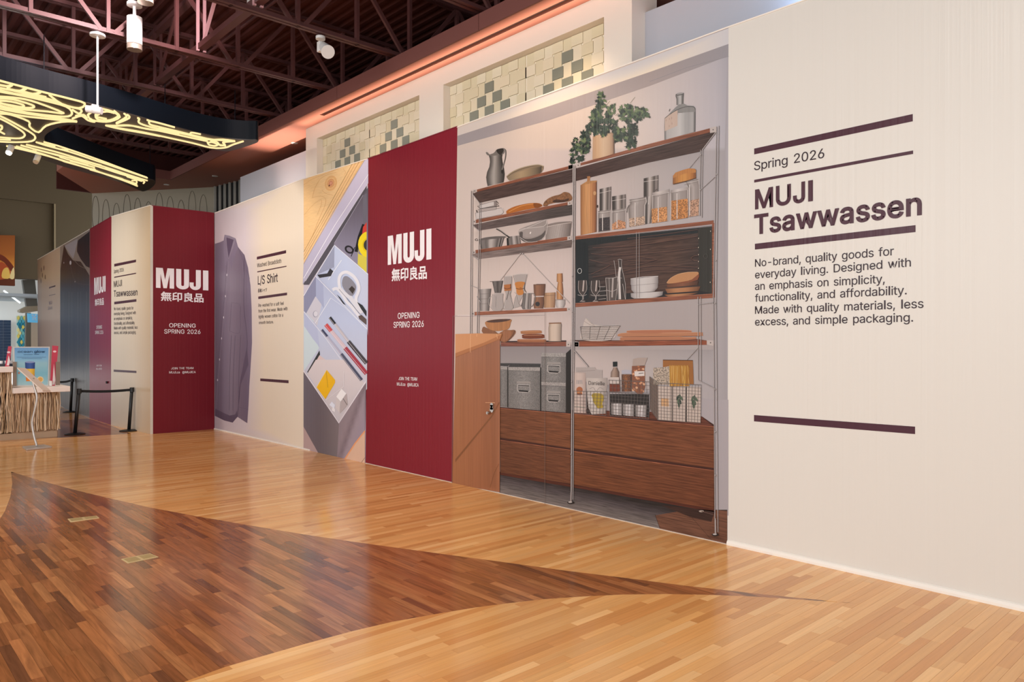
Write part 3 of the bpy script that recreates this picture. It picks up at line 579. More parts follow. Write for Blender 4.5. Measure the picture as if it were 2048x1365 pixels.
for cand, mat, nm, fieldname in ((cand_o, OAK, 'oak_plank', 'oak_strip_floor'), (cand_w, WAL, 'walnut_plank', 'walnut_strip_floor')):
    def size_px(e):
        q = e[0]; cx = sum(p[0] for p in q) / 4; cy = sum(p[1] for p in q) / 4
        s = proj(cx, cy)
        if s is None or not (-20 < s[0] < 2068 and s[1] < 1380) or cx > WX - .03: return 1e9
        return s[2]
    cand.sort(key=size_px)
    for k, (q, mode, c) in enumerate(cand[:300]):
        m = MB()
        if plank_into(m, q, mode, c):
            o = m.build(nm, mat, floor, origin=(q[0][0], q[0][1], 0))
    m = MB()
    for q, mode, c in cand[300:]: plank_into(m, q, mode, c)
    o = m.build(fieldname, mat, floor); o['kind'] = 'stuff'

# brass floor outlets let into the walnut
BRASS = flat('worn brass', 'd8bd8c', .45, .15); BRASSD = flat('brass lid', 'b59a68', .5, .15)
for lab, pts in (('small brass floor outlet plate in the walnut inlay, the farther one', [(135.2, 1039), (193, 1032.8), (198.6, 1037.3), (141.3, 1045.4)]),
                 ('larger looking brass floor outlet plate in the walnut inlay, the nearer one', [(242.5, 1119.7), (299.7, 1108.4), (316.8, 1115.3), (255.5, 1128.2)])):
    g = [at_z(x, y, 0) for x, y in pts]; c = sum(g, Vector()) / 4
    t = thing('floor_outlet', lab, 'floor outlet', c)

    def bl(u, v): return (g[0] * (1 - u) + g[1] * u) * (1 - v) + (g[3] * (1 - u) + g[2] * u) * v
    m = MB(); m.prism([bl(u, v)[:2] for u, v in ((0, 0), (1, 0), (1, 1), (0, 1))], -.004, .004, rgb('c9a873')); m.build('cover_plate', BRASS, t)
    for u0, u1 in ((.05, .45), (.55, .95)):
        m = MB(); m.prism([bl(u, v)[:2] for u, v in ((u0, .14), (u1, .14), (u1, .86), (u0, .86))], .004, .0065, rgb('a88a58')); l = m.build('lid', BRASSD, t)
        m = MB(); m.prism([bl(u, v)[:2] for u, v in ((u0 + .12, .38), (u1 - .12, .38), (u1 - .12, .62), (u0 + .12, .62))], .0065, .0075, rgb('806842')); m.build('finger_pull', BRASSD, l)

# ================================================================== CEILING, SOFFIT, WALLS BEHIND
ROOF = flat('maroon painted deck', '512a25', .8, spec=.2)
STEEL = flat('rose painted steel', '583331', .5)
SOFF = flat('salmon painted soffit', 'a8705f', .65)
SOFD = flat('dark slot', '2a1814', .7)
FASC = flat('brick rose fascia', '74453e', .65)
CREAM = flat('cream stucco', 'e6ddd0', .6, bump=.03)
CREAMW = flat('warm cream render', 'eadfcb', .6)
GREYW = flat('grey blue wall', 'b3b6be', .6)
OLIVE = flat('olive wall paint', '5e5038', .7)
BLACKM = flat('black satin metal', '070f18', .5, 0, .15)

# ribbed deck (ribs along Y)
m = MB(); x = -9.0; ZD = 6.78
while x < 8.9:
    v = [(x, ZD), (x + .06, ZD), (x + .085, ZD + .05), (x + .145, ZD + .05), (x + .17, ZD)]
    for (xa, za), (xb, zb) in zip(v, v[1:]):
        m.face([(xa, -4, za), (xb, -4, zb), (xb, 21, zb), (xa, 21, za)], rgb('9c5a50'))
    x += .17
m.box((-9, -4, ZD + .08), (9, 21, ZD + .12))
o = m.build('ceiling', ROOF); o['kind'] = 'structure'
m = MB(); m.box((-12, 21, 8.6), (9, 34, 8.7)); m.box((-12, 20.95, ZD), (9, 21.05, 8.7)); m.build('ceiling_high_bay', OLIVE)['kind'] = 'structure'
# soffit slab along the shopfronts
m = MB(); SZ = 5.44
P = [(5.62, -4), (9, -4), (9, 21.5), (6.9, 21.5), (4.7, 20.4), (3.54, 18.3), (3.54, 17.5), (5.62, 17.5)]
slot = (5.79, 5.87, 10.9)
m.box((5.62, -4, SZ), (5.79, 17.5, SZ + .17)); m.box((5.87, -4, SZ), (9, 10.9, SZ + .17)); m.box((5.79, 10.9, SZ), (9, 17.5, SZ + .17))
m.prism([(3.54, 17.5), (9, 17.5), (9, 21.5), (6.9, 21.5), (4.7, 20.4), (3.54, 18.3)], SZ, SZ + .17)
soff = m.build('ceiling_soffit', SOFF); soff['kind'] = 'structure'
m = MB(); m.box((5.79, -4, SZ + .035), (5.87, 10.9, SZ + .05)); m.build('shadow_slot', SOFD, soff)
m = MB(); Yj = [-4, .0, 3.3, 6.68, 10.0, 13.4, 17.5]
for a, b in zip(Yj, Yj[1:]):
    m = MB(); m.box((5.598, a + .004, SZ - .004), (5.622, b - .004, SZ + .19)); m.build('fascia_panel', FASC, soff)
m = MB(); m.box((3.54, 17.48, SZ - .004), (5.60, 17.502, SZ + .19)); m.build('fascia_panel', FASC, soff)
m = MB(); m.box((8.9, -4, SZ + .19), (9.1, 21, ZD)); m.box((4.04, 20.85, SZ + .1), (9, 20.94, 8.6)); m.build('trim_bulkhead', ROOF)['kind'] = 'structure'
EMW = flat('lit lamp lens', 'fff2d8', .4, emit=9, emitc='fff2d8')
WHITEM = flat('white enamel', 'e6e6e4', .4)
SPOTS = [(589, 286, 'recessed downlight in the salmon soffit, nearest the cream shopfront'), (430, 352.5, 'recessed downlight in the soffit above the black louvres'), (333, 369.5, 'recessed downlight at the far dark end of the soffit')]
for px, py, lab in SPOTS:
    p = at_z(px, py, SZ)
    t = thing('recessed_downlight', lab, 'ceiling light', (p.x, p.y, SZ))
    m = MB(); m.lathe((p.x, p.y, SZ), [(.05, -.006), (.062, -.006), (.062, .0), (.05, .0)], n=20); m.build('trim_ring', WHITEM, t)
    m = MB(); m.lathe((p.x, p.y, SZ), [(.048, -.004), (.048, .001)], n=20); m.build('lens', EMW, t)
# wall washers in the soffit throwing scallops on the hoarding and the shopfronts
for (wy, en) in ((5.55, 75), (7.6, 8), (9.6, 34), (11.6, 12), (13.6, 10)):
    light('soffit_wall_washer', 'SPOT', (5.30, wy, 5.40), en, (1, .70, .45), .05, aim=(5.78, wy, 3.6), spot=95, blend=1)
light('soffit_uplight', 'SPOT', (5.95, 12.9, 2.6), 800, (1, .74, .6), 0.05, aim=(5.86, 12.6, 6), spot=48, blend=1)
light('soffit_uplight', 'AREA', (5.84, 7.6, 4.3), 15, (1, .72, .55), (8.0, .06), aim=(5.83, 7.6, 6), spot=22)
light('far_panel_fill', 'SPOT', (1.6, 16.2, 5.3), 330, (1, .92, .82), .2, aim=(4.4, 16.9, .6), spot=110, blend=1)  # unseen spot added to brighten the far cream text panel
light('cool_wall_fill', 'AREA', (6.0, 2.9, 4.7), 7, (.45, .66, 1), (.3, 1.6), aim=(6.3, 3.1, 5.4))  # unseen lamp behind the hoarding, added for the blue tint on the wall

# grey upstand wall behind the hoarding, shopfront wall
m = MB(); m.box((6.22, -4, 0), (6.4, 5.0, 5.19)); m.box((6.22, 11.4, 0), (6.4, 15.1, 5.19)); m.build('wall_shopfront_upstand', GREYW)['kind'] = 'structure'
m = MB(); m.box((7.0, -4, 0), (7.2, 20, SZ)); m.build('wall_right', SOFF)['kind'] = 'structure'
# cream shopfront frame with two niches
Y0, Y1 = 4.73, 11.78; N1 = (8.44, 11.39); N2 = (5.10, 7.89); NT = 5.2
m = MB()
for a, b in ((Y0, N2[0]), (N2[1], N1[0]), (N1[1], Y1)): m.box((6.0, a, 0), (6.42, b, SZ), rgb('e6ddd0'))
for n_ in (N1, N2): m.box((6.0, n_[0], NT), (6.42, n_[1], SZ), rgb('e6ddd0')); m.box((6.0, n_[0], 0), (6.42, n_[1], 4.15), rgb('e6ddd0'))
front = m.build('wall_cream_shopfront', CREAM); front['kind'] = 'structure'
for ni, (a, b) in enumerate((N1, N2)):
    XB = 6.125
    m = MB(); m.box((XB, a, 4.15), (XB + .02, b, NT), rgb('f3ead6')); back = m.build('niche_backing', attrmat('niche backing %d' % ni, .6), front)
    S = .15; ytop = NT - .135; yl = b - .13
    cols = int((b - a) / S) + 1
    for r_ in range(-1, 6):
        for c_ in range(-1, cols + 1):
            yc = yl - (c_ + .5) * S; zc = ytop - (r_ + .5) * S
            par = (c_ + r_) % 2 == 0 if c_ < 9 else (c_ - 13 + r_) % 2 == 0
            if par: w_, h_ = S + .022, S - .024
            else: w_, h_ = S - .024, S + .022
            k = c_ - 4 if c_ < 9 else c_ - 13
            grey = par and 0 <= r_ <= 5 and abs(k) <= r_ and not (r_ >= 2 and False)
            if r_ == 3: grey = par and c_ in (1, 3, 5, 7, 10, 12, 14, 16)
            if r_ >= 4: grey = False
            y0_, y1_ = max(a + .002, yc - w_ / 2), min(b - .002, yc + w_ / 2); z0_, z1_ = zc - h_ / 2, min(NT - .003, zc + h_ / 2)
            if y1_ - y0_ < .02 or z1_ - z0_ < .02 or z0_ < 4.15: continue
            col = rgb('8f9284' if ni == 0 else '858778') if grey else rgb(random.choice(['e2d6b8', 'ddd1b0', 'e6dbc0']))
            m = MB(); dx = .016 if par else .011; m.box((XB - dx, y0_ + .0015, z0_ + .0015), (XB - .001, y1_ - .0015, z1_ - .0015), col)
            m.build('tile', TILEM, back, origin=(XB, y0_, z0_))

# far end walls
PC = Plane((4.7, 20.4), (6.64, 17.6))
m = MB(); m.extrude([(4.7, 20.4, 0), (6.64, 17.6, 0), (6.64, 17.6, SZ), (4.7, 20.4, SZ)], (.08, .06, 0), rgb('938a76'))
pw = m.build('wall_patterned_glass', flat('etched glass', '938a76', .3)); pw['kind'] = 'structure'
OUTL = flat('etched line', '6e6656', .5)
A = zm(0, 0, 2.923)
for k in range(11):
    u = .03 + k * .088; c = Vector((4.7, 20.4, 0)).lerp(Vector((6.64, 17.6, 0)), u) + PC.n * .004
    pts = [c + PC.d * (.10 * math.sin(t)) + Vector((0, 0, 4.95 + .42 * math.cos(t) - (k % 3) * .1)) for t in [2 * math.pi * j / 24 for j in range(25)]]
    m = MB(); m.tube(pts, .006, n=4); m.build('etched_oval', OUTL, pw)
m = MB(); m.extrude([(6.64, 17.6, 4.2), (6.85, 16.2, 4.2), (6.85, 16.2, SZ), (6.64, 17.6, SZ)], (.1, 0, 0)); lou = m.build('window_louvre', flat('black void', '060606', .5)); lou['kind'] = 'structure'
for k in range(7):
    p = Vector((6.64, 17.6, 0)).lerp(Vector((6.85, 16.2, 0)), .06 + k * .15)
    m = MB(); m.box((p.x - .06, p.y - .012, 4.2), (p.x - .01, p.y + .012, SZ)); m.build('slat', flat('slat %d' % k, 'a9a79e', .5), lou)
m = MB(); m.extrude([(6.85, 16.2, 0), (7.1, 16.2, 0), (7.1, 16.2, SZ), (6.85, 16.2, SZ)], (0, .1, 0)); m.build('wall_return', GREYW)['kind'] = 'structure'

# olive end wall over the food court opening
YW = 29.0
zb = at_y(50, 558, YW).z; zr = at_y(60, 404, YW).z; xr = at_y(108, 500, YW).x; xe = at_y(75, 558, YW).x + 1.0
m = MB(); m.box((-14, YW, zb), (xr - .02, YW + .4, zr)); m.box((-14, YW - .12, zr), (8, YW + .4, 8.65)); m.box((xr, YW - .12, 0), (8, YW + .4, zr))
m.box((xe, YW - .1, 0), (xr, YW + .4, zb + .3)) if xe < xr else None
m.build('wall_back', OLIVE)['kind'] = 'structure'
m = MB(); m.box((xr - .025, YW - .14, 0), (xr + .025, YW - .1, zr)); m.build('trim_corner_bead', flat('pale bead', '9c8a6a', .5))['kind'] = 'structure'

# food court seen through the opening
def ybox(name, mat, x0, y0, x1, y1, Y, th=.1, parent=None, col=(1, 1, 1, 1)):
    a, b = at_y(x0, y0, Y), at_y(x1, y1, Y)
    m = MB(); m.box((a.x, Y, a.z), (b.x, Y + th, b.z), col); return m.build(name, mat, parent)


YF = 33.0
fw = ybox('wall_food_court', flat('white court wall', 'f4f2ec', .6), -70, 540, 90, 745, YF, .2); fw['kind'] = 'structure'
ybox('wall_unseen_blue', flat('slate blue unseen wall', '4a6a8c', .5), -900, 480, -70, 745, YF - .1, .3)['kind'] = 'structure'  # unseen wall, added in blue to darken and tint the far panel reflections
m = MB(); m.box((-14, 29.4, at_y(20, 603, YF).z), (8, 33.2, at_y(20, 603, YF).z + .1)); m.build('ceiling_food_court', flat('sky grey ceiling', 'b9c4cd', .6))['kind'] = 'structure'
light('food_court_light', 'AREA', (1.5, 31.0, 3.0), 90, (.85, .93, 1), (3, 2), aim=(3, 33, 1.6))
m = MB(); m.box((-14, 29.4, 0), (8, 33, .01)); m.build('floor_food_court', flat('pale court floor', 'c9b8a0', .4))['kind'] = 'structure'
nb = thing('tiled_pier', 'navy blue tiled pier in the food court at the left edge', 'pier', at_y(11, 760, 32.3) * 1)
a_, b_ = at_y(-40, 640, 32.3), at_y(22, 640, 32.3)
m = MB(); m.box((a_.x, 32.3, 0), (b_.x, 32.6, a_.z)); m.build('grout_core', flat('white grout', 'b7c0cc', .6), nb)
for r_ in range(26):
    zt = a_.z - r_ * .105
    m = MB()
    for c_ in range(5):
        xa = b_.x - (c_ + 1) * .235; m.box((xa + .006, 32.285, zt - .098), (xa + .229, 32.3, zt))
    if zt > .2: m.build('tile', flat('navy tile', '33455f', .25) if 'navy tile' not in MATS else MATS['navy tile'], nb)
pg = thing('patterned_screen', 'teal, yellow and white diamond patterned glass screen behind the counter', 'screen', at_y(42, 760, 32.0))
a_, b_ = at_y(33, 632, 32.0), at_y(51, 760, 32.0)
m = MB(); m.box((a_.x, 32.0, .0), (b_.x, 32.05, a_.z), rgb('cfe3d8')); m.build('glass_panel', PAINTED, pg)
rr = random.Random(4)
for i in range(3):
    for j in range(11):
        u0 = a_.x + (b_.x - a_.x) * (i + .5 * (j % 2)) / 3; wz = .125
        z0_ = a_.z - j * .11 - .08
        if u0 + .06 > b_.x: continue
        c = rr.choice(['2f8fa8', 'e9d873', '5db3c4', 'f2e7a0', '7fc4c0', '2b7f9c'])
        m = MB(); m.extrude([(u0, 31.999, z0_), (u0 + .06, 31.999, z0_ + .1), (u0 + .12, 31.999, z0_), (u0 + .06, 31.999, z0_ - .1)], (0, -.006, 0), rgb(c)); m.build('diamond_pane', PAINTED, pg)
gp = thing('canopy_fin', 'grey slanting fin and shelf over the blue sign at the opening', 'canopy', at_y(60, 615, 30.4))
m = MB(); Pf = [at_y(x, y, 30.4) for x, y in [(45, 560), (70, 560), (76, 616), (54, 618)]]; m.extrude(Pf, (0, .25, 0), rgb('76736c')); m.build('fin', PAINTED, gp)
m = MB(); Pf = [at_y(x, y, 30.2) for x, y in [(40, 620), (54, 613), (80, 612), (80, 622), (50, 626), (40, 624)]]; m.extrude(Pf, (0, .5, 0), rgb('b5a893')); m.build('shelf', PAINTED, gp)
m = MB(); Pf = [at_y(x, y, 30.6) for x, y in [(53, 626), (62, 626), (62, 760), (50, 760)]]; m.extrude(Pf, (0, .25, 0), rgb('7a7468')); m.build('post', PAINTED, gp)
sg = thing('hanging_sign', 'small lit blue hanging sign with white letters at the opening', 'sign', at_y(65, 636, 30.3))
m = MB(); Pf = [at_y(x, y, 30.3) for x, y in [(55, 627), (80, 629), (80, 646), (56, 645)]]; m.extrude(Pf, (0, .08, 0), rgb('5aa6cf')); m.build('sign_face', flat('blue sign face', '5aa6cf', .4, emit=.5), sg)
m = MB(); lettering(m, 'THE', at_y(63, 641, 30.29), at_y(73, 641, 30.29), Vector((0, 0, .19)), rgb('ffffff'), 6); m.build('lettering', PAINTED, sg)
m = MB(); Pf = [at_y(x, y, 31.2) for x, y in [(62, 640), (82, 640), (82, 770), (62, 770)]]; m.extrude(Pf, (0, .1, 0), rgb('ddc9b4')); m.build('wall_court_return', PAINTED)['kind'] = 'structure'
m = MB(); m.tube([at_y(8, 582, 30), at_y(40, 606, 30.4)], .03, rgb('ffffff')); tag(m.build('linear_lamp', flat('white tube lamp', 'f2fbff', .4, emit=1.0)), 'slanting white linear lamp under the grey food court ceiling', 'ceiling light')
# picture light box
YL = 28.6
lb = thing('light_box', 'orange food picture light box hung on the olive wall', 'sign', at_y(10, 572, YL))
a_, b_ = at_y(-40, 470, YL), at_y(30, 572, YL)
m = MB(); m.box((a_.x, YL, b_.z), (b_.x, YL + .2, a_.z), rgb('6d3519')); m.build('case', PAINTED, lb)
PL = Plane((a_.x, YL), (b_.x, YL))
art = Art(PL, 1)
art.shade([(-40, 470), (30, 471), (28.5, 557), (-40, 557)], lambda x, y: stops([(0, '9a5420'), (.45, 'b86a2a'), (.75, 'f0a040'), (1, 'ffe08a')], (y - 470) / 87), 6)
art.poly([(-6, 508), (10, 514), (28, 535), (28, 550), (8, 525), (-6, 518)], '7b2f14', True)
art.poly([(0, 525), (14, 532), (22, 546), (12, 557), (-4, 557)], 'c4552a', True)
art.poly([(6, 540), (16, 536), (20, 556), (4, 556)], 'ffd36a', True)
art.poly([(28, 535), (22, 545), (20, 557), (28.5, 557)], 'ffe9a8', True)
art.done('picture', lb, attrmat('backlit food print', .4)).data.materials[0].node_tree.nodes['Principled BSDF'].inputs['Emission Strength'].default_value = 0
# ================================================================== TRUSSES
def xform(Y, px): lat = (px - CX) / F; return Y * (SA_ + CA_ * lat) / (CA_ - SA_ * lat)


TZ0, TZ1 = 5.70, 6.66
tl = ['nearest, at the top centre of the frame', 'second from the camera, holding the white floodlight', 'third from the camera, pale lit on the left', 'fourth from the camera, just above the black canopy', 'fifth from the camera, over the canopy tip', 'farthest one, seen through the canopy notch']
for i, Y in enumerate((6.75, 8.6, 10.45, 12.3, 14.15, 16.0)):
    t = thing('roof_truss', 'rose steel roof truss, ' + tl[i], 'roof truss', (3.0, Y, TZ0), 'open web roof trusses')
    c = rgb('a56a68')
    for nm, z in (('bottom_chord', TZ0), ('top_chord', TZ1)):
        m = MB()
        for s_ in (-1, 1):      # double angle
            m.box((-7, Y + s_ * .008, z), (8.8, Y + s_ * .016, z + .07), c); m.box((-7, Y + s_ * .012, z), (8.8, Y + s_ * .06, z + .009), c)
        m.build(nm, STEEL, t)
    x = 1.75 - .84 * 8; k = 0
    while x < 8.6:
        m = MB(); m.box((x - .022, Y - .03, TZ0), (x + .022, Y + .03, TZ1), c); m.build('web_post', STEEL, t)
        if k % 2 == 1:
            for s_ in (-1, 1):
                if x + s_ * .84 > 8.7: continue
                m = MB(); m.extrude([(x + s_ * .05, Y - .02, TZ0 + .04), (x + s_ * .10, Y - .02, TZ0 + .02), (x + s_ * .84, Y - .02, TZ1 - .02), (x + s_ * .79, Y - .02, TZ1)], (0, .04, 0), c); m.build('web_brace', STEEL, t)
        x += .84; k += 1
# crossing girder with twin posts
gx = 3.74
t = thing('cross_girder', 'rose painted steel girder crossing the trusses above the canopy, with twin posts coloured as lit', 'girder', (gx, 9, TZ0))
c = rgb('b88088'); STEEL_LIT = flat('lit rose steel', 'd0a0a4', .5)  # lighter copy of the rose steel, light on the posts put into the colour
m = MB(); m.box((gx - .05, -4, TZ0 + .09), (gx + .05, 17.4, TZ0 + .17), c); m.build('bottom_chord', STEEL, t)
m = MB(); m.box((gx - .05, -4, TZ1 - .07), (gx + .05, 17.4, TZ1), c); m.build('top_chord', STEEL, t)
for Y in (6.75, 8.6, 10.45, 12.3, 14.15):
    for s_ in (-.045, .045):
        m = MB(); m.box((gx + s_ - .018, Y - .06, TZ0 + .07), (gx + s_ + .018, Y - .03, TZ1), c); m.build('web_post', STEEL_LIT if Y in (8.6, 10.45) else STEEL, t)
    m = MB(); m.extrude([(gx - .02, Y - .06, TZ0 + .12), (gx - .02, Y - .11, TZ0 + .15), (gx - .02, Y - .93, TZ1), (gx - .02, Y - .85, TZ1)], (.04, 0, 0), c); m.build('web_brace', STEEL_LIT if Y in (8.6, 10.45) else STEEL, t)
# conduits under the deck
for k, (xa, ya, xb, yb) in enumerate(((.5, 6, .5, 17), (1.3, 7, 1.3, 17), (4.6, 3, 4.6, 17), (2.2, 12.9, 5.4, 12.9))):
    m = MB(); m.tube([(xa, ya, 6.58), (xb, yb, 6.58)], .022, rgb('7c4a44')); tag(m.build('conduit', STEEL), ['thin rose conduit under the deck over the canopy', 'thin rose conduit beside the left truss posts', 'long rose conduit under the deck near the soffit', 'short rose conduit running across the bays'][k], 'pipe')
light('lamp_glow_on_truss', 'SPOT', (2.6, 8.9, 5.9), 420, (1, .82, .84), .1, aim=(2.4, 10.45, 6.0), spot=120, blend=1)

# ---------------- cylinder lamps, floodlight, pendant
def cylinder_lamp(px, ytop, ybot, d, r, lab, hang, lit):
    top = at_d(px, ytop, d); bot = at_d(px, ybot, d); h = top.z - bot.z
    t = thing('cylinder_lamp', lab, 'ceiling light', bot)
    m = MB(); m.lathe(bot, [(r * .93, .07), (r, .075), (r, h), (r * .3, h + .01)], n=28); m.build('housing', WHITEM, t, smooth=False)
    m = MB(); m.lathe(bot, [(r * .96, .0), (r, .0), (r, .055), (r * .96, .055)], n=28); m.build('trim_ring', flat('brushed trim ' + lab[:9], 'c9b9a8', .3, .7), t)
    m = MB(); m.lathe(bot, [(r * .5, .02), (r * .9, .012), (r * .9, .05)], n=28); m.build('reflector', EMW if lit else flat('dim reflector', 'd8c8b0', .3, .6), t)
    m = MB(); m.lathe(bot, [(.02, h), (.02, h + hang), (.09, h + hang + .005), (.09, h + hang + .04), (.02, h + hang + .05)], n=16); m.build('stem', WHITEM, t)


cylinder_lamp(269, 35, 100, 9.4, .09, 'white cylinder lamp hanging behind the pink truss', .14, False)
cylinder_lamp(291, -40, 6, 8.9, .09, 'lit white cylinder lamp cut by the top edge of the frame', .2, True)
cylinder_lamp(506, -55, 22, 9.6, .075, 'white cylinder lamp at the top edge right of the girder', .2, False)
pb = at_d(195, 70, 9.37); pb.z = TZ0 - .05
t = thing('pendant_floodlight', 'slim white pendant rod with a small white floodlight in front of the canopy', 'ceiling light', at_d(195, 228, 9.37))
dz = 1 / F * 8.3
m = MB(); m.lathe(pb, [(.09, -.01), (.09, .015), (.02, .05)], n=20); m.lathe(pb, [(.012, -.9), (.012, 0)], n=10); m.build('rod', WHITEM, t)
lo = at_d(191, 222, 9.37)
m = MB(); m.box((lo.x - .05, lo.y - .04, lo.z - .01), (lo.x + .03, lo.y + .04, lo.z + .07)); m.build('driver_box', WHITEM, t, bevel=.005)
m = MB(); m.tube([lo + Vector((-.09, .05, .02)), lo + Vector((.06, -.05, .0))], .045, n=16); m.build('lamp_head', WHITEM, t)
# floodlight on a truss, with its bright face
FD = at_d(641, 80, 9.49); FD.z = TZ0 - .05
t = thing('truss_floodlight', 'white adjustable floodlight clamped under the right truss', 'ceiling light', at_d(648, 112, 9.49))
m = MB(); m.lathe(FD, [(.06, 0), (.06, .035), (.02, .05)], n=18); m.lathe(FD, [(.012, .04), (.012, .10)], n=8); m.build('mounting_cup', WHITEM, t)
a_ = at_d(641, 84, 9.49)
m = MB(); m.box((a_.x - .035, a_.y - .035, a_.z - .13), (a_.x + .035, a_.y + .035, a_.z)); m.build('driver_box', WHITEM, t, bevel=.006)
p0, p1 = at_d(646, 92, 9.5), at_d(656, 104, 9.3)
m = MB(); m.tube([p0, p1], [.055, .085], n=18); m.build('lamp_head', WHITEM, t)
for k, (px, py, d, l) in enumerate(((18, 305, 11.7, 'small lit spotlight below the canopy at the left edge'), (72, 323, 12.3, 'small dim spotlight below the black canopy arm'))):
    p = at_d(px, py, d); t = thing('spotlight', l, 'ceiling light', p)
    m = MB(); m.tube([p, p + Vector((.04, .04, .11))], .045, n=14); m.build('lamp_head', WHITEM, t)
    m = MB(); m.tube([p + Vector((-.01, -.01, -.02)), p + Vector((0, 0, 0))], .04, n=14); m.build('lens', EMW if k == 0 else MATS['dim reflector'], t)
    m = MB(); m.tube([p + Vector((.03, .03, .08)), Vector((p.x + .03, p.y + .03, 4.9))], .012, n=6); m.build('stem', WHITEM, t)

# ================================================================== LIT CANOPY
CZ = 4.9; CHT = .30
C4 = zm(0, 100, 4.55); C5 = zm(230, 150, 5.459)
out = [(-330, 20), (-150, 105), (0, 160.4), (88, 185.7), (171.4, 205.5), (230.8, 221), (277, 233.5), (349, 254), (402, 267.5), (450, 276.5), (490, 280), (513, 280.5),
       (516, 284), (505, 289), (480, 297), (459, 302), (440.7, 302), (376.5, 291), (303, 277), (230, 262.5), (182, 252.5), (154, 249.5),
       (123, 252.5), (99, 264), (89, 274), (92, 284), (112, 291.5), (187, 320), (242, 339.6), (294.5, 357), (311, 364), (303, 376), (287, 383), (275, 379), (231, 362), (132, 335), (61.5, 311), (0, 291), (-140, 262), (-330, 200)]
P3 = [at_z(x, y, CZ) for x, y in out]; P2 = [(p.x, p.y) for p in P3]
cen = Vector((sum(p[0] for p in P2) / len(P2), sum(p[1] for p in P2) / len(P2), CZ))
can = thing('light_canopy', 'large black hanging canopy shaped like spread wings with glowing yellow line drawing', 'light fixture', cen)
sm = [(p[0], p[1]) for p in smoothpts([(p.x, p.y) for p in P3], True, 9)]
m = MB(); m.prism(sm, CZ + .012, CZ + CHT, rgb('11151a')); m.build('body', BLACKM, can)
m = MB(); m.prism([(p[0], p[1]) for p in sm], CZ, CZ + .012, rgb('2a2723')); m.build('underside_panel', flat('dark underside', '37332e', .45), can)
LED = flat('warm neon line', '40382a', .4, emit=.98, emitc='ffdf9e')
def led(conv, lines, r=.0135, name='neon_line'):
    for l in lines:
        pts = conv(*l); pts = smoothpts(pts, False) if len(pts) > 2 else pts
        m = MB(); m.tube([at_z(x, y, CZ - .012) for x, y in pts], r, n=6); m.build(name, LED, can)


led(C4, [
    (-60, 262, 0, 280, 400, 385, 620, 440, 770, 485, 720, 530, 560, 490, 450, 410),
    (-60, 305, 60, 330, 110, 320, 70, 350, 180, 372, 240, 350, 200, 370, 300, 400, 370, 385, 330, 405, 420, 430),
    (-60, 335, 100, 365, 250, 400, 380, 430, 520, 470, 560, 490),
    (-60, 350, 120, 395, 300, 425, 440, 465, 560, 500, 650, 520, 740, 545, 720, 580, 660, 545),
    (0, 380, 200, 415, 420, 465, 600, 515, 655, 570, 620, 605, 480, 600, 250, 570, 0, 515),
    (0, 425, 180, 440, 340, 480, 580, 575, 430, 560, 250, 545, 100, 530, 0, 505),
    (0, 440, 120, 450, 290, 500, 300, 525, 200, 525, 80, 505, 0, 480),
    (-30, 460, 100, 470, 210, 500, 200, 520, 110, 505, 0, 485),
    (0, 535, 180, 570, 380, 600, 560, 625, 700, 650),
    (0, 560, 200, 600, 420, 625, 560, 640, 700, 655),
    (0, 580, 100, 590, 260, 650, 270, 700, 350, 750, 420, 690, 560, 655, 700, 652),
    (0, 600, 100, 650, 260, 740, 320, 790, 290, 830, 150, 840, 0, 835),
    (0, 625, 80, 665, 200, 740, 225, 780, 180, 805, 60, 800, 0, 795),
    (-20, 690, 15, 690, 15, 720, -10, 735, 40, 765), (0, 815, 95, 818),
    (660, 625, 740, 600, 800, 640, 860, 655, 820, 625), (690, 600, 760, 590, 790, 620),
    (800, 590, 850, 560, 910, 575, 870, 605, 900, 635, 1000, 640, 1075, 600, 1020, 560, 910, 530),
    (800, 590, 820, 630, 900, 650, 1000, 650, 1090, 610, 1040, 555), (870, 600, 880, 580, 970, 560, 1040, 575), (880, 610, 970, 628),
    (1130, 580, 1150, 610, 1060, 665), (1160, 590, 1175, 620, 1060, 670),
    (960, 688, 1060, 690, 1200, 690, 1340, 720, 1456, 735), (970, 690, 1100, 720, 1300, 755, 1456, 785)])
led(C4, [(60, 875, 300, 930, 520, 990, 820, 1085, 1100, 1180, 1250, 1240), (110, 880, 330, 925), (150, 878, 380, 945, 560, 1005, 600, 1020, 820, 1080, 860, 1085, 900, 1110, 1200, 1205, 1240, 1215, 1240, 1190, 1200, 1190),
         (190, 868, 420, 930, 640, 985, 900, 1065, 1100, 1130, 1300, 1190, 1305, 1215), (240, 862, 480, 920, 700, 985, 940, 1060, 1180, 1140, 1340, 1190), (330, 840, 420, 870, 640, 930, 850, 1000, 1060, 1070, 1340, 1165), (350, 845, 500, 880), (400, 838, 520, 870),
         (520, 870, 700, 930, 900, 1000, 1100, 1075, 1335, 1160), (300, 900, 540, 965, 560, 980, 800, 1050), (620, 960, 740, 1000, 920, 1050), (820, 1090, 1100, 1170, 1110, 1180, 1245, 1225), (640, 1010, 860, 1070), (960, 1080, 1150, 1140, 1160, 1155, 1290, 1195),
         (560, 905, 620, 915)], r=.014)
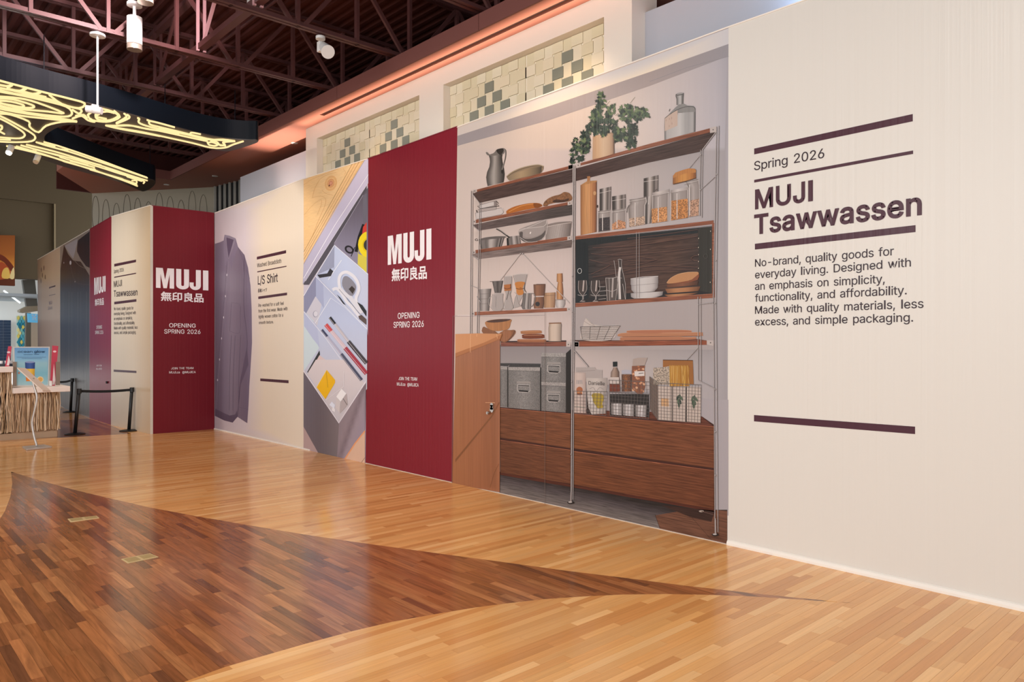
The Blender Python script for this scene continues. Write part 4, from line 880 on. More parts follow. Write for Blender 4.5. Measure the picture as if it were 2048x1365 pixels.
led(C5, [(0, 555, 150, 550, 300, 580, 480, 610, 800, 680, 1010, 725), (0, 575, 300, 625, 600, 690, 850, 745, 1050, 795, 1200, 795, 1290, 760, 1400, 725),
         (245, 470, 265, 480, 260, 520, 340, 555, 480, 590, 700, 640), (345, 492, 370, 500, 380, 540, 470, 565), (370, 500, 480, 525, 650, 572),
         (470, 565, 700, 620, 900, 670, 1060, 705, 1310, 722), (480, 585, 800, 655, 1010, 705, 1180, 705, 1310, 722), (820, 645, 840, 630, 935, 648), 
         (1010, 740, 1060, 735, 1120, 760, 1090, 775, 1030, 765, 1010, 740), (1040, 720, 1110, 730, 1150, 770, 1200, 760, 1180, 735, 1310, 725), (1120, 760, 1210, 775)])
for px, py in ((88, 150), (330, 235), (470, 245), (300, 340)):
    p = at_z(px, py, CZ + CHT)
    q = (min(max(p.x, 1.2), 9), p.y)
    m = MB(); m.lathe((p.x, p.y, CZ + CHT - .02), [(.006, 0), (.006, TZ0 - CZ - CHT + .03)], n=6); m.build('hanger_rod', BLACKM, can)

# ================================================================== COUNTER AND WHAT STANDS ON IT
cY = 15.95; xR = 3.12
cnt = thing('service_counter', 'service counter clad in upright reeds with a pale two level top', 'counter', (2.0, cY, 0))
zs, zh = .945, 1.33
xs = at_y(24, 770, cY).x
m = MB(); m.box((-1.5, cY + .10, 0), (xR, cY + 1.2, .10), rgb('b69c80')); m.box((-1.5, cY + .04, .0), (xR - .02, cY + .12, .14), rgb('b69c80')); m.build('toe_kick', PAINTED, cnt)
m = MB(); m.box((-1.5, cY + .03, .12), (xR, cY + 1.2, zs - .1), rgb('9c8064')); m.box((-1.5, cY + .03, .12), (xs, cY + 1.2, zh - .1), rgb('9c8064')); m.build('body', PAINTED, cnt)
m = MB(); m.box((xs + .0, cY - .12, zs - .1), (at_y(140, 770, cY - .1).x, cY + 1.25, zs), rgb('f1e6dd')); m.build('lower_top', PAINTED, cnt, bevel=.006)
m = MB(); m.box((-1.5, cY - .12, zh - .1), (xs + .0, cY + 1.25, zh), rgb('f1e6dd')); m.build('upper_top', PAINTED, cnt, bevel=.006)
rr = random.Random(5); m = MB(); x = .9
while x < xR + .02:
    top = (zh if x < xs else zs) - .1; z = .13 + rr.uniform(-.01, .03)
    c = rgb(rr.choice(['b89c7c', 'ceb494', 'a0825f', 'dcc7ab', '8e7258', 'c4a888']))
    xx = x; pts = []
    while z < top: pts.append((xx, cY + .02 - rr.uniform(0, .02), z)); z += .16; xx = x + rr.uniform(-.018, .018)
    pts.append((xx, cY + .015, top)); m.tube(pts, rr.uniform(.006, .012), c, n=5)
    x += .0125
o = m.build('reed_cladding', REED, cnt); o['kind'] = 'stuff'
# framed poster
sb = thing('poster_stand', 'blue drink poster in a pale frame on the reed counter', 'sign', at_y(60, 773, cY))
PS = Plane((0, cY - .02), (5, cY - .02))
def pq(pts, off=0): return [PS.at(x, y, off) for x, y in pts]
LZ = zm(0, 430, 2.73); PZ7 = zm(0, 660, 5.457)
m = MB(); m.extrude(pq(PZ7(145, 185, 545, 185, 530, 612, 150, 618)), (0, .03, 0), rgb('cfd0ce')); m.build('frame', PAINTED, sb)
art = Art(PS, 4)
art.shade(PZ7(158, 197, 530, 197, 522, 600, 165, 605), lambda x, y: stops([(0, '6fa6d8'), (.3, '86bfe2'), (.42, '9ccbd8'), (.7, '7fc0d4'), (1, 'a6cfd6')], (y - 696) / 74), 4)
art.cyl([PZ7(272, 355, 382, 355)[i] for i in ()] or [(49.9, 725, 70, 725), (50.6, 738, 69.6, 738)], [(0, '2f4a86'), (.5, '4668ac'), (1, '28407a')])
art.cyl([(50.6, 738, 69.6, 738), (51.2, 750, 69.2, 750)], [(0, 'd8b23a'), (.5, 'f3cf58'), (1, 'c99c2c')]); art.cyl([(51.2, 750, 69.2, 750), (52.4, 763, 68, 763)], [(0, 'e07a26'), (.5, 'f39a44'), (1, 'c8641c')])
art.ell(59.9, 724.8, 10, 1.8, '8d9cc8'); art.ell(80.5, 759.5, 6.5, 6, 'f0d9a4'); art.ell(80.5, 759.5, 4.6, 4.2, 'e4b060'); art.ell(38, 746.5, 2, 2.2, 'b9806a')
art.done('poster_print', sb)
m = MB()
for t_, a, b, c, d, h, bo in (('ocean', 192, 250, 352, 250, 24, 0), ('glow', 372, 250, 490, 250, 24, 9)):
    q = PZ7(a, b, c, d); words(PS, t_, q[0][0], q[0][1], q[1][0], q[1][1], h / 5.457, '24486e', .012, bo, mb=m)
m.build('lettering', PRINT, sb)
art = Art(PS, 26)
art.line(PZ7(255, 270, 355, 270), .8, '4a76a0'); art.line(PZ7(372, 268, 425, 268), .8, '2a4a70'); art.line(PZ7(180, 298, 500, 298), .7, '6b94b8'); art.line(PZ7(235, 312, 455, 312), .7, '6b94b8')
art.done('small_print', sb)
for k, (pts, lab) in enumerate((((90, 180, 130, 182, 100, 400, 55, 402), 'pink leaflet standing at the left behind the poster'), ((570, 172, 637, 178, 600, 612, 545, 612), 'tall pink and white leaflet leaning right of the poster'))):
    lf = thing('leaflet', lab, 'leaflet', at_y(20 + k * 90, 770, cY + .1)); PS2 = Plane((0, cY + .06 - .06 * k), (5, cY + .06 - .06 * k))
    q = PZ7(*pts); m = MB(); m.extrude([PS2.at(x, y) for x, y in q], (0, .006, 0), rgb('c9485e')); m.build('card', PAINTED, lf)
    a = Art(PS2, 1); cx = sum(p[0] for p in q) / 4; a.poly([(cx - 3, q[2][1] - 6), (cx, q[0][1] + (q[2][1] - q[0][1]) * .45), (cx + 3, q[2][1] - 12), (cx + 1, q[2][1] - 2), (cx - 4, q[2][1] - 2)], 'f2e4e2')
    a.ell(cx + 1.5 * k, q[0][1] + 12, 3.5, 2, 'f4d8dc'); a.done('print', lf)
for k, (x0, y0, x1, y1, lab) in enumerate(((142, 350, 182, 618, 'brown upright glass clip left of the poster'), (612, 350, 655, 605, 'brown upright glass clip right of the leaflet'))):
    q = PZ7(x0, y0, x1, y1); PS3 = Plane((0, cY - .05), (5, cY - .05)); m = MB(); m.extrude([PS3.at(*p) for p in (q[0], (q[1][0], q[0][1]), q[1], (q[0][0], q[1][1]))], (0, .04, 0), rgb('8a7d70')); tag(m.build('display_post', PAINTED), lab, 'post')
q = PZ7(540, 558, 568, 612); m = MB(); m.extrude([PS3.at(*p) for p in (q[0], (q[1][0], q[0][1]), q[1], (q[0][0], q[1][1]))], (0, .08, 0), rgb('f2f2ee')); tag(m.build('card_reader', PAINTED, bevel=.004), 'small white box on the counter ledge beside the poster', 'box')
# small things on the upper top
tr = thing('condiment_tray', 'dark tray with white cups on the upper counter at the left edge', 'tray', at_y(20, 733, cY + .3))
m = MB(); p = at_y(14, 729, cY + .1); m.box((p.x - .12, cY + .1, zh), (p.x + .13, cY + .3, zh + .05), rgb('3a3c44')); m.build('tray', PAINTED, tr, bevel=.005)
for k in range(3):
    m = MB(); m.lathe((p.x - .08 + k * .08, cY + .16, zh + .05), [(.025, 0), (.032, .05)], rgb('f4f4f2'), 14); m.build('cup', PAINTED, tr)
# stand with sloped menu plate
st = thing('menu_stand', 'curved silver menu stand with a sloping plate on the wood floor', 'stand', at_z(74, 897, 0))
SIL = flat('brushed silver', 'c9c5c0', .35, .6)
bq = [at_z(x, y, 0) for x, y in PZ7(240, 1290, 480, 1268, 568, 1290, 290, 1322)]
m = MB(); m.prism([(p.x, p.y) for p in bq], 0, .028); m.build('base', SIL, st, bevel=.006)
dS = 12.35
pts = [at_d(x, y, dS) for x, y in PZ7(405, 1272, 385, 1210, 362, 1110, 352, 1010, 375, 900, 398, 800, 402, 720, 380, 640, 350, 540)]
m = MB(); m.tube(smoothpts([tuple(p) for p in pts], False), .017, n=10); m.build('stem', SIL, st, smooth=True)
a, b = at_d(42.5, 737, dS), at_d(93, 780, dS); r_ = Vector((CA_, -SA_, 0)); f_ = Vector((SA_, CA_, 0))
u = (b - a); m = MB(); m.extrude([a - f_ * .11 + Vector((0, 0, .02)), b - f_ * .11, b + f_ * .11 - Vector((0, 0, .02)), a + f_ * .11], Vector((.006, 0, -.03))); m.build('menu_plate', flat('pale plate', 'ead9ca', .35), st, bevel=.004)
m = MB(); m.tube([pts[-1], (a + b) / 2], .02, n=8); m.build('bracket', SIL, st)

# ================================================================== STANCHIONS
BK = flat('black powder coat', '17181a', .45); BELT = flat('black webbing', '101113', .8)
def stanchion(bpx, tpx, zt, lab):
    b = at_z(bpx[0], bpx[1], 0); d = b.x * SA_ + b.y * CA_
    t = at_d(tpx[0], tpx[1], d)
    s = thing('stanchion', lab, 'stanchion', b)
    m = MB(); m.lathe(b, [(.175, 0), (.178, .012), (.12, .026), (.04, .034)], n=32); m.build('base', BK, s, smooth=False)
    m = MB(); m.tube([b + Vector((0, 0, .03)), t], .032, n=16); m.build('post', BK, s, smooth=True)
    m = MB(); m.tube([t - Vector((0, 0, .09)), t], .042, n=16); m.build('belt_head', BK, s)
    return b, t


s1 = stanchion((150, 869.5), (158.5, 778), 1, 'black belt stanchion at the left end of the near belt')
s2 = stanchion((258, 862.5), (264, 775.5), 1, 'black belt stanchion at the right end of the near belt')
s3 = stanchion((141, 825), (144.5, 757), 1, 'black belt stanchion half hidden behind the reed counter')
s4 = stanchion((172, 824), (176.5, 759), 1, 'farthest black stanchion against the dark mural')
def belt(a, b, lab):
    m = MB(); n = Vector((-(b - a).y, (b - a).x, 0)).normalized() * .002
    N_ = 10; top = []; bot = []
    for i in range(N_ + 1):
        t = i / N_; p = a.lerp(b, t) - Vector((0, 0, .02 + .02 * math.sin(math.pi * t))); top.append(p); bot.append(p - Vector((0, 0, .05)))
    m.extrude(top + bot[::-1], n * 2); tag(m.build('barrier_belt', BELT), lab, 'belt')


belt(s1[1], s2[1], 'black retractable belt between the two near stanchions')
belt(at_d(118, 761, 18.9), s3[1], 'black belt running behind the reed counter')
belt(s4[1] + Vector((0, 0, 0)), at_d(214, 761, 16.0), 'thin black belt end fixed to the red hoarding panel')
# ================================================================== HOARDING
DK = '4a2733'; TXT = '33222a'; RED = '80202e'; WHT = 'f4eef0'
MAIN = Plane((WX, 0), (WX, 10))
YP = 15.2
PERP = Plane((0, YP), (5, YP))
def gnd(px, py): p = at_z(px, py, 0); return (p.x, p.y)


FAR1 = Plane((4.50, 15.2), (4.385, 17.41)); FAR2 = Plane((4.385, 17.41), (4.43, 19.4)); FAR3 = Plane((4.43, 19.4), (4.62, 23.2)); FAR4 = Plane((4.62, 23.2), (4.81, 27.6))


def panel(lab, plane, quad, col, name='hoarding_panel', shade=None, step=40, mat=None, cat='hoarding panel', th=.05, grp='printed hoarding panels'):
    """quad: picture corners TL, TR, BR, BL"""
    P = [plane.at(x, y) for x, y in quad]
    for k in (2, 3): P[k].z = 0.0
    c = (P[2] + P[3]) / 2
    t = thing(name, lab, cat, c)
    m = MB(); m.extrude(P, -plane.n * th, rgb('d9d2c6')); m.build('board', PAINTED, t)
    a = Art(plane, 0); q = quad[:2] + [proj(P[2].x, P[2].y)[:2], proj(P[3].x, P[3].y)[:2]]
    a.shade(q, shade or (lambda x, y: col), step)
    a.done('printed_sheet', t, mat)
    # thin cap along the top
    m = MB(); u = Vector((0, 0, .012)); m.extrude([P[0] - plane.n * .055, P[1] - plane.n * .055, P[1] + plane.n * .006, P[0] + plane.n * .006], u, rgb(CAPC[0])); m.build('top_trim', PAINTED, t)
    return t


CAPC = ['efe6da']
CREAMP = 'dcd8d0'
# ---- 1 near text panel
T1 = panel('large cream hoarding panel at the right with the big brown welcome text', MAIN, [(1457, 55.5), (2600, -346), (2600, 1356), (1455, 1090)], CREAMP, step=120)
B1 = zm(1440, 200, 2.730); B2 = zm(1440, 700, 2.2747)
def bars(plane, parent, conv_l, off=2):
    for conv, pts in conv_l:
        a = Art(plane, off); a.poly(conv(*pts), DK); a.done('printed_bar', parent)


bars(MAIN, T1, [(B1, (187, 266, 1053, 77, 1053, 117, 187, 298)), (B1, (187, 437, 1055, 276, 1055, 295, 187, 452)), (B1, (191, 786, 1068, 684, 1068, 722, 191, 818)), (B2, (155, 297, 888, 350, 888, 384, 155, 326))])
def tx(plane, parent, conv, txt, x0, y0, x1, y1, h, col=TXT, bold=0, cap=254.0, name='lettering', off=.0030):
    a, b = conv(x0, y0, x1, y1); k = conv.a[2]
    words(plane, txt, a[0], a[1], b[0], b[1], h / k, col, off, bold, cap).build(name, PRINT, parent)


tx(MAIN, T1, B1, 'Spring 2026', 187, 386, 570, 316, 48, bold=1.5)
tx(MAIN, T1, B1, 'MUJI', 192, 595, 508, 548, 100, DK, 11)
tx(MAIN, T1, B1, 'Tsawwassen', 187, 733, 1103, 624, 101, DK, 11)
for t_, x0, y0, x1, y1 in (('No-brand, quality goods for', 192, 912, 950, 848), ('everyday living. Designed with', 192, 976, 1043, 910), ('an emphasis on simplicity,', 192, 1039, 900, 1000),
                           ('functionality, and affordability.', 192, 1103, 1020, 1062), ('Made with quality materials, less', 192, 1169, 1112, 1136), ('excess, and simple packaging.', 192, 1233, 1055, 1211)):
    tx(MAIN, T1, B1, t_, x0, y0, x1, y1, 41, bold=1.5)
# ---- 2 kitchen mural panel (drawn further down), 3 red panel
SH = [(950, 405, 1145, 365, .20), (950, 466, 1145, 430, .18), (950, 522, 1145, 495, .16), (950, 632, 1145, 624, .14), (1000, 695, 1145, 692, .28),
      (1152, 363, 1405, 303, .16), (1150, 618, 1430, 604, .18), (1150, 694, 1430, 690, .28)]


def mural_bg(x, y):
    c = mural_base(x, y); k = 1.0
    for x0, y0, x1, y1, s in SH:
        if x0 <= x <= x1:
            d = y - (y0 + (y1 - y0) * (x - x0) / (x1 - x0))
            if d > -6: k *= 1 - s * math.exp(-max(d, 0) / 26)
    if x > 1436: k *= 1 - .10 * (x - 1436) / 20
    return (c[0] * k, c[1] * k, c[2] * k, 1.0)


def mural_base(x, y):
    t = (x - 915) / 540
    return stops([(0, 'c9bab2'), (.35, 'c8b9b4'), (.7, 'b0a7a5'), (1, 'a19c9f')], t) if y > 300 else stops([(0, 'cbbcb2'), (.5, 'd2c0b3'), (.85, 'bdb4b4'), (1, 'aeabb2')], t)  # upper branch: some of the warm light on the panel mixed into the print


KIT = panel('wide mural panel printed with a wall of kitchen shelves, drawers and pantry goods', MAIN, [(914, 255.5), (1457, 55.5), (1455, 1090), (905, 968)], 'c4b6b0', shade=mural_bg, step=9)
CAPC[0] = '7c2030'
R3 = panel('tall red hoarding panel between the drawer mural and the kitchen mural', MAIN, [(736, 318.5), (915, 254), (905, 968), (731, 930)], RED, step=60)
RZ = zm(760, 440, 3.9)
def red_text(plane, parent, conv, L, cj, lines):
    m = MB(); a = conv(L[0], L[1], L[3], L[4]); k = conv.a[2]
    logo(m, plane, a[0][0], a[0][1], a[0][1] - (L[1] - L[2]) / k, a[1][0], a[1][1], a[1][1] - (L[4] - L[5]) / k, WHT); m.build('logo_lettering', PRINT, parent)
    tx(plane, parent, conv, '無印良品', *cj, WHT, 4.5, cap=150.0, name='character_lettering')
    for t_, x0, y0, x1, y1, h in lines: tx(plane, parent, conv, t_, x0, y0, x1, y1, h, WHT, 3.5)


red_text(MAIN, R3, RZ, (62, 353, 128, 402, 307, 66), (92, 470, 367, 450, 88), [('OPENING', 140, 772, 310, 764, 44), ('SPRING 2026', 107, 843, 343, 834, 45), ('JOIN THE TEAM', 147, 1250, 291, 1255, 24), ('MUJI.ca  @MUJICA', 133, 1293, 303, 1302, 24)])
CAPC[0] = 'efe6da'
# ---- 4 drawer mural
Art.clip = (607.2, 732.5)
D4 = panel('mural panel printed with a drawer organiser, pens and scissors under plywood', MAIN, [(607.5, 358.5), (736, 318.5), (731, 930), (607, 903.5)], 'ccc6d4', step=60)
Art.clip = None
# ---- 5 shirt panel
S5 = panel('hoarding panel with a printed mauve shirt and cream text strip', MAIN, [(429.5, 427), (607.5, 358.5), (607, 903.5), (429, 862.5)], 'd9c9b8', step=40,
           shade=lambda x, y: stops([(0, 'b7a9b0'), (.3, 'c9bcc2'), (.42, 'd0c6ca'), (.44, 'd2c5b4'), (.5, 'ddcdb9'), (1, 'e6d8c6')], (x - 429) / 178))
# ---- 6 perpendicular red
CAPC[0] = '7c2030'
R6 = panel('red hoarding panel turned toward the camera left of the printed shirt', PERP, [(300.5, 411.5), (428.5, 427), (428.5, 859), (300.5, 869)], '741a26', step=60)
PZ = zm(170, 400, 2.729)
red_text(PERP, R6, PZ, (387, 480, 370, 673, 495, 387), (413, 546, 647, 556, 46), [('OPENING', 459, 696, 604, 698, 22), ('SPRING 2026', 432, 730, 630, 732, 23), ('JOIN THE TEAM', 470, 926, 592, 924, 11), ('MUJI.ca  @MUJICA', 459, 948, 604, 946, 12)])
CAPC[0] = 'efe6da'
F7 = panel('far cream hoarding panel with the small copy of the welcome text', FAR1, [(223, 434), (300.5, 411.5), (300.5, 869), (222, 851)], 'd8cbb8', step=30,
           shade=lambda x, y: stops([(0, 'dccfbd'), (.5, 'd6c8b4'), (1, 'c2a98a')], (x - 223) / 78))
bars(FAR1, F7, [(PZ, q) for q in ((160, 350, 279, 326, 279, 340, 160, 365), (160, 420, 279, 398, 279, 404, 160, 426), (160, 557, 281, 542, 281, 556, 160, 571), (157, 927, 281, 934, 281, 946, 157, 939))])
for t_, x0, y0, x1, y1, h, b in (('Spring 2026', 158, 401, 212, 390, 19, 1), ('MUJI', 158, 478, 202, 470, 33, 3), ('Tsawwassen', 158, 529, 287, 521, 33, 5), ('No-brand, quality goods for', 159, 603, 265, 598, 16, 0), ('everyday living. Designed with', 159, 630, 278, 624, 16, 0),
                              ('an emphasis on simplicity,', 159, 657, 260, 652, 16, 0), ('functionality, and affordability.', 159, 683, 273, 679, 16, 0), ('Made with quality materials, less', 159, 708, 288, 704, 16, 0), ('excess, and simple packaging.', 159, 733, 279, 731, 16, 0)):
    tx(FAR1, F7, PZ, t_, x0, y0, x1, y1, h, bold=b)
CAPC[0] = '7c2030'
R8 = panel('narrow far red hoarding panel beside the far cream text', FAR2, [(180, 459), (223, 434), (222, 851), (179, 837)], '8a2235', step=30)
LZ = zm(0, 430, 2.73)
red_text(FAR2, R8, LZ, (515, 438, 345, 577, 418, 333), (519, 494, 568, 488, 34), [('OPENING', 527, 624, 558, 622, 18), ('SPRING 2026', 520, 652, 565, 650, 18), ('JOIN THE TEAM', 527, 828, 556, 828, 9), ('MUJI.ca  @MUJICA', 526, 846, 558, 845, 9)])
CAPC[0] = 'efe6da'
# ---- 9 dark clothes mural
D9 = panel('far mural panel printed with dark hanging clothes', FAR3, [(120, 494), (180, 459), (179, 837), (120, 815)], '8f8178', step=20, shade=lambda x, y: stops([(0, '9a8a7c'), (1, '8a7d78')], (x - 120) / 60))
a = Art(FAR3, 1)
a.poly(LZ(330, 1040, 330, 300, 350, 165, 372, 215, 400, 250, 440, 255, 470, 300, 488, 330, 488, 1100, 440, 1090, 360, 1060), lambda x, y: stops([(0, '2c2026'), (.4, '3a3238'), (.6, '4c4a4c'), (1, '5c5650')], (y - 490) / 330), False)
a.poly(LZ(425, 140, 490, 90, 490, 290, 470, 280, 440, 240, 420, 200), '241f2c'); a.poly(LZ(352, 170, 400, 240, 420, 160, 424, 130), 'a8a0a4')
for px, py, s_ in ((349, 262, 1.2), (385, 262, 3.2), (410, 365, 1.2)): q = LZ(px, py)[0]; a.ell(q[0], q[1], s_ * .6, s_ * 1.3, 'c8c0c4')
a.line(LZ(400, 240, 430, 275, 470, 295, 488, 300), .7, '8a7a70', True); a.line(LZ(385, 270, 400, 340, 430, 375, 488, 380), .5, '6a5a58', True)
for k in range(9): q = LZ(345 + k * 16, 420, 343 + k * 16, 1040 + k * 6); a.line(q, .5, ['6b6460', '39353a', '7d766e'][k % 3])
a.done('printed_clothes', D9)
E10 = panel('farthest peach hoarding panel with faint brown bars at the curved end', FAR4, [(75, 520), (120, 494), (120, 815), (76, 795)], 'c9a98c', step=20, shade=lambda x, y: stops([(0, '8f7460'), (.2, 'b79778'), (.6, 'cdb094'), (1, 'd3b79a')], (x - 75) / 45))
bars(FAR4, E10, [(LZ, q) for q in ((268, 395, 303, 384, 303, 392, 268, 403), (268, 440, 303, 432, 303, 435, 268, 443))])
for t_, x0, y0, x1, y1, h in (('MUJI', 268, 492, 284, 488, 20), ('Shirt', 262, 520, 286, 516, 18)): tx(FAR4, E10, LZ, t_, x0, y0, x1, y1, h, '7d6a80')
a = Art(FAR4, 1)
for k, (x, y) in enumerate(((226, 300), (232, 330), (240, 290), (247, 340), (224, 360))): q = LZ(x, y)[0]; a.ell(q[0], q[1], 1.1, 5, '6a4a40')
a.done('printed_marks', E10)

# baseboards
m = MB(); m.extrude([(WX, 1, 0), (WX - .022, 1, 0), (WX - .022, 1, .018), (WX - .012, 1, .036), (WX, 1, .042)], (0, at_z(1455, 1090, 0).y - 1, 0), rgb('f0e9df')); m.build('baseboard_right', PAINTED)['kind'] = 'structure'
m = MB(); ya, yb = at_z(607, 903.5, 0).y, YP; m.box((WX - .014, ya, 0), (WX, yb, .022), rgb('e9e2da')); m.build('baseboard_left', PAINTED)['kind'] = 'structure'
m = MB(); m.box((WX - .006, at_z(1455, 1090, 0).y, 0), (WX, ya, .006), rgb('cfc6ba')); m.build('baseboard_center', PAINTED)['kind'] = 'structure'

# ---- shirt picture
SZp = PZ
a = Art(MAIN, 1)
def shirtc(x, y):
    t = (x - 430) / 75
    return stops([(0, '6b6070'), (.2, '746a7c'), (.42, '7f7484'), (.62, '746878'), (.8, '6c6072'), (1, '766a80')], t)


a.shade(SZp(709, 240, 735, 232, 757, 222, 762, 190, 790, 196, 822, 210, 836, 258, 870, 300, 890, 370, 904, 470, 910, 600, 912, 780, 905, 900, 897, 1020, 893, 1120, 886, 1220, 832, 1185, 806, 1217, 760, 1205, 709, 1180), shirtc, 5)
a.poly(SZp(709, 1140, 760, 1165, 790, 1178, 820, 1172, 830, 1150, 832, 1186, 806, 1217, 760, 1205, 709, 1180), '5a5062')
a.poly(SZp(762, 190, 790, 196, 822, 210, 818, 235, 785, 325, 768, 300, 760, 240), '867c8c'); a.poly(SZp(772, 205, 812, 218, 784, 318, 775, 250), '594e62')
a.poly(SZp(757, 222, 764, 200, 784, 335, 766, 362, 757, 290), '7d7284'); a.poly(SZp(822, 214, 836, 258, 812, 320, 800, 378, 786, 326, 815, 250), '7a6f82')
a.line(SZp(784, 335, 770, 540, 745, 780, 722, 1040, 716, 1140), .6, '8d8292'); a.line(SZp(776, 335, 760, 540, 736, 780, 712, 1010), .45, '5a5062')
a.line(SZp(870, 300, 868, 420, 868, 600, 880, 700, 884, 820, 850, 980, 840, 1100, 832, 1185), .9, '54495c', True)
a.poly(SZp(884, 800, 892, 900, 850, 1010, 842, 1100, 848, 985), '5c5164')
a.line(SZp(835, 1130, 893, 1145), .5, '5a5062'); a.line(SZp(800, 562, 845, 572, 848, 640, 845, 720, 822, 728, 790, 715), .5, '5f5568', True); a.line(SZp(800, 562, 795, 640, 790, 715), .4, '5f5568')
a.line(SZp(880, 380, 900, 430), .4, '554a5e'); a.line(SZp(860, 330, 866, 430), .5, '8b8092'); a.line(SZp(836, 258, 862, 330, 868, 400), .4, '5f5568')
for k, (x, y) in enumerate(((775, 410), (767, 526), (757, 642), (746, 757), (735, 872), (724, 984))): q = SZp(x, y)[0]; a.ell(q[0], q[1], .8, 2.3, 'd8d0d8')
for x0 in (800, 820, 850): a.line(SZp(x0, 740, x0 - 10, 950, x0 - 12, 1150), .8, '685e70', True)
a.done('printed_shirt', S5)
ST = zm(500, 480, 4.55)
bars(MAIN, S5, [(ST, q) for q in ((63, 155, 329, 94, 329, 122, 63, 180), (67, 287, 333, 236, 333, 245, 67, 297), (76, 517, 338, 480, 338, 504, 76, 540), (94, 1262, 352, 1279, 352, 1306, 94, 1286))])
for t_, x0, y0, x1, y1, h, b in (('Washed Broadcloth', 65, 252, 286, 209, 37, 0), ('L/S Shirt', 72, 408, 254, 381, 76, 4), ('Pre-washed for a soft feel', 77, 613, 307, 593, 30, 0), ('from the first wear. Made with', 78, 664, 342, 641, 30, 0), ('tightly woven cotton for a', 79, 716, 302, 700, 30, 0), ('smooth texture.', 81, 768, 215, 761, 28, 0)):
    tx(MAIN, S5, ST, t_, x0, y0, x1, y1, h, bold=b)
tx(MAIN, S5, ST, '長袖シャツ', 73, 478, 155, 468, 34, TXT, 2, cap=155.0, name='character_lettering')

# ---- drawer picture
Art.clip = (607.3, 733.6)
DA = zm(600, 310, 5.46); DB = zm(600, 540, 6.207); DC = zm(600, 720, 6.207)
a = Art(MAIN, 1)   # plywood
a.shade(DA(40, 272, 180, 212, 380, 155, 712, 45, 42, 1195), lambda x, y: stops([(0, 'eec48c'), (.5, 'f1cc98'), (1, 'f3d6a4')], (x - 608) / 120), 8)
a.poly(DA(583, 88, 712, 45, 42, 1195, 40, 1065), 'efc894')
for x0, c_, w_ in ((575, 'b58a55', 1.1), (612, 'c79a62', .8), (650, 'b88c58', 1.0), (690, 'd0a670', .7)):
    a.line(DA(x0, 92 - (x0 - 575) * .3, 42, 1060 + (x0 - 575) * 1.1), w_, c_)
kx, ky = DA(338, 310)[0]
for r_, c_ in ((15, 'e6b67c'), (11, 'eac08a'), (8.6, 'd99a5c'), (7.4, 'e0a878'), (4.6, 'd08a6c'), (2.4, 'dfa488')): a.ell(kx, ky, r_ * .8, r_ * 1.05, c_, .3)
a.ell(kx - 3.2, ky + 4.6, 1.2, 1.6, '3a2012')
for l in ((40, 330, 140, 262, 300, 200, 420, 150), (135, 470, 170, 350, 250, 240, 400, 190), (135, 470, 220, 450, 280, 480, 270, 560, 210, 700, 130, 900), (45, 660, 130, 560, 225, 490, 235, 540, 190, 650), (240, 380, 280, 420, 360, 440), (470, 150, 500, 190, 480, 230)):
    a.line(DA(*l), .55, 'd9a468', True)
a.done('printed_plywood', D4, attrmat('printed plywood', .32, .4, (5, 5, 60), .07, 3, 1))
a = Art(MAIN, 2)   # drawer side
a.shade(DA(716, 45, 746, 40, 746, 305, 30, 1420, 40, 1195), lambda x, y: stops([(0, 'd0cbe4'), (.5, 'c4bfd8'), (1, 'b6b2c8')], (y - 318) / 260), 8)
a.line(DA(746, 215, 380, 770, 40, 1350), 1.1, 'f1f0fa'); a.line(DA(712, 50, 400, 560, 42, 1195), 1.0, '9d97ae')
a.poly(DA(746, 305, 746, 360, 372, 985, 100, 1420, 30, 1420, 360, 910), '55525c'); a.line(DA(746, 305, 355, 915, 60, 1380), .8, 'dcdaea')
a.done('printed_drawer_side', D4)
a = Art(MAIN, 3)   # back tray
a.shade(DA(746, 350, 740, 1300, 370, 985, 376, 960), lambda x, y: stops([(0, '5d5964'), (.4, '6e6878'), (1, '8e8aa0')], (y - 370) / 140), 7)
a.poly(DA(690, 450, 746, 400, 746, 720, 690, 770), '6f6c7a')
a.line(DA(376, 965, 690, 440), .9, 'a6a2b4')
a.line(DA(615, 1060, 650, 900, 700, 760), 7, '1c1c22'); a.ell(*DA(540, 1035)[0], 10, 7.5, '24232a', .6); a.ell(*DA(540, 1035)[0], 6, 4.2, '7f7a8c', .6)
a.line(DA(560, 1110, 600, 1010, 640, 1040), 1.6, '17171c')
a.poly(DA(680, 870, 690, 790, 746, 710, 746, 900), 'd2443c', False)
a.ell(*DA(745, 980)[0], 20, 26, 'f2dc28'); a.ell(*DA(752, 985)[0], 13, 15, 'e3c816'); a.ell(*DA(754, 985)[0], 10.5, 12, '3a3a3a')
a.poly(DA(636, 1020, 640, 1080, 745, 1125, 740, 1300, 632, 1195), 'd9cc50')
a.done('printed_tape_roll', D4)
a = Art(MAIN, 4)   # clear trays
def trayc(x, y): return stops([(0, 'aeb4cf'), (.35, 'bcc6e2'), (.7, 'c6d2ee'), (1, 'c9cfe6')], (x - 608) / 125)


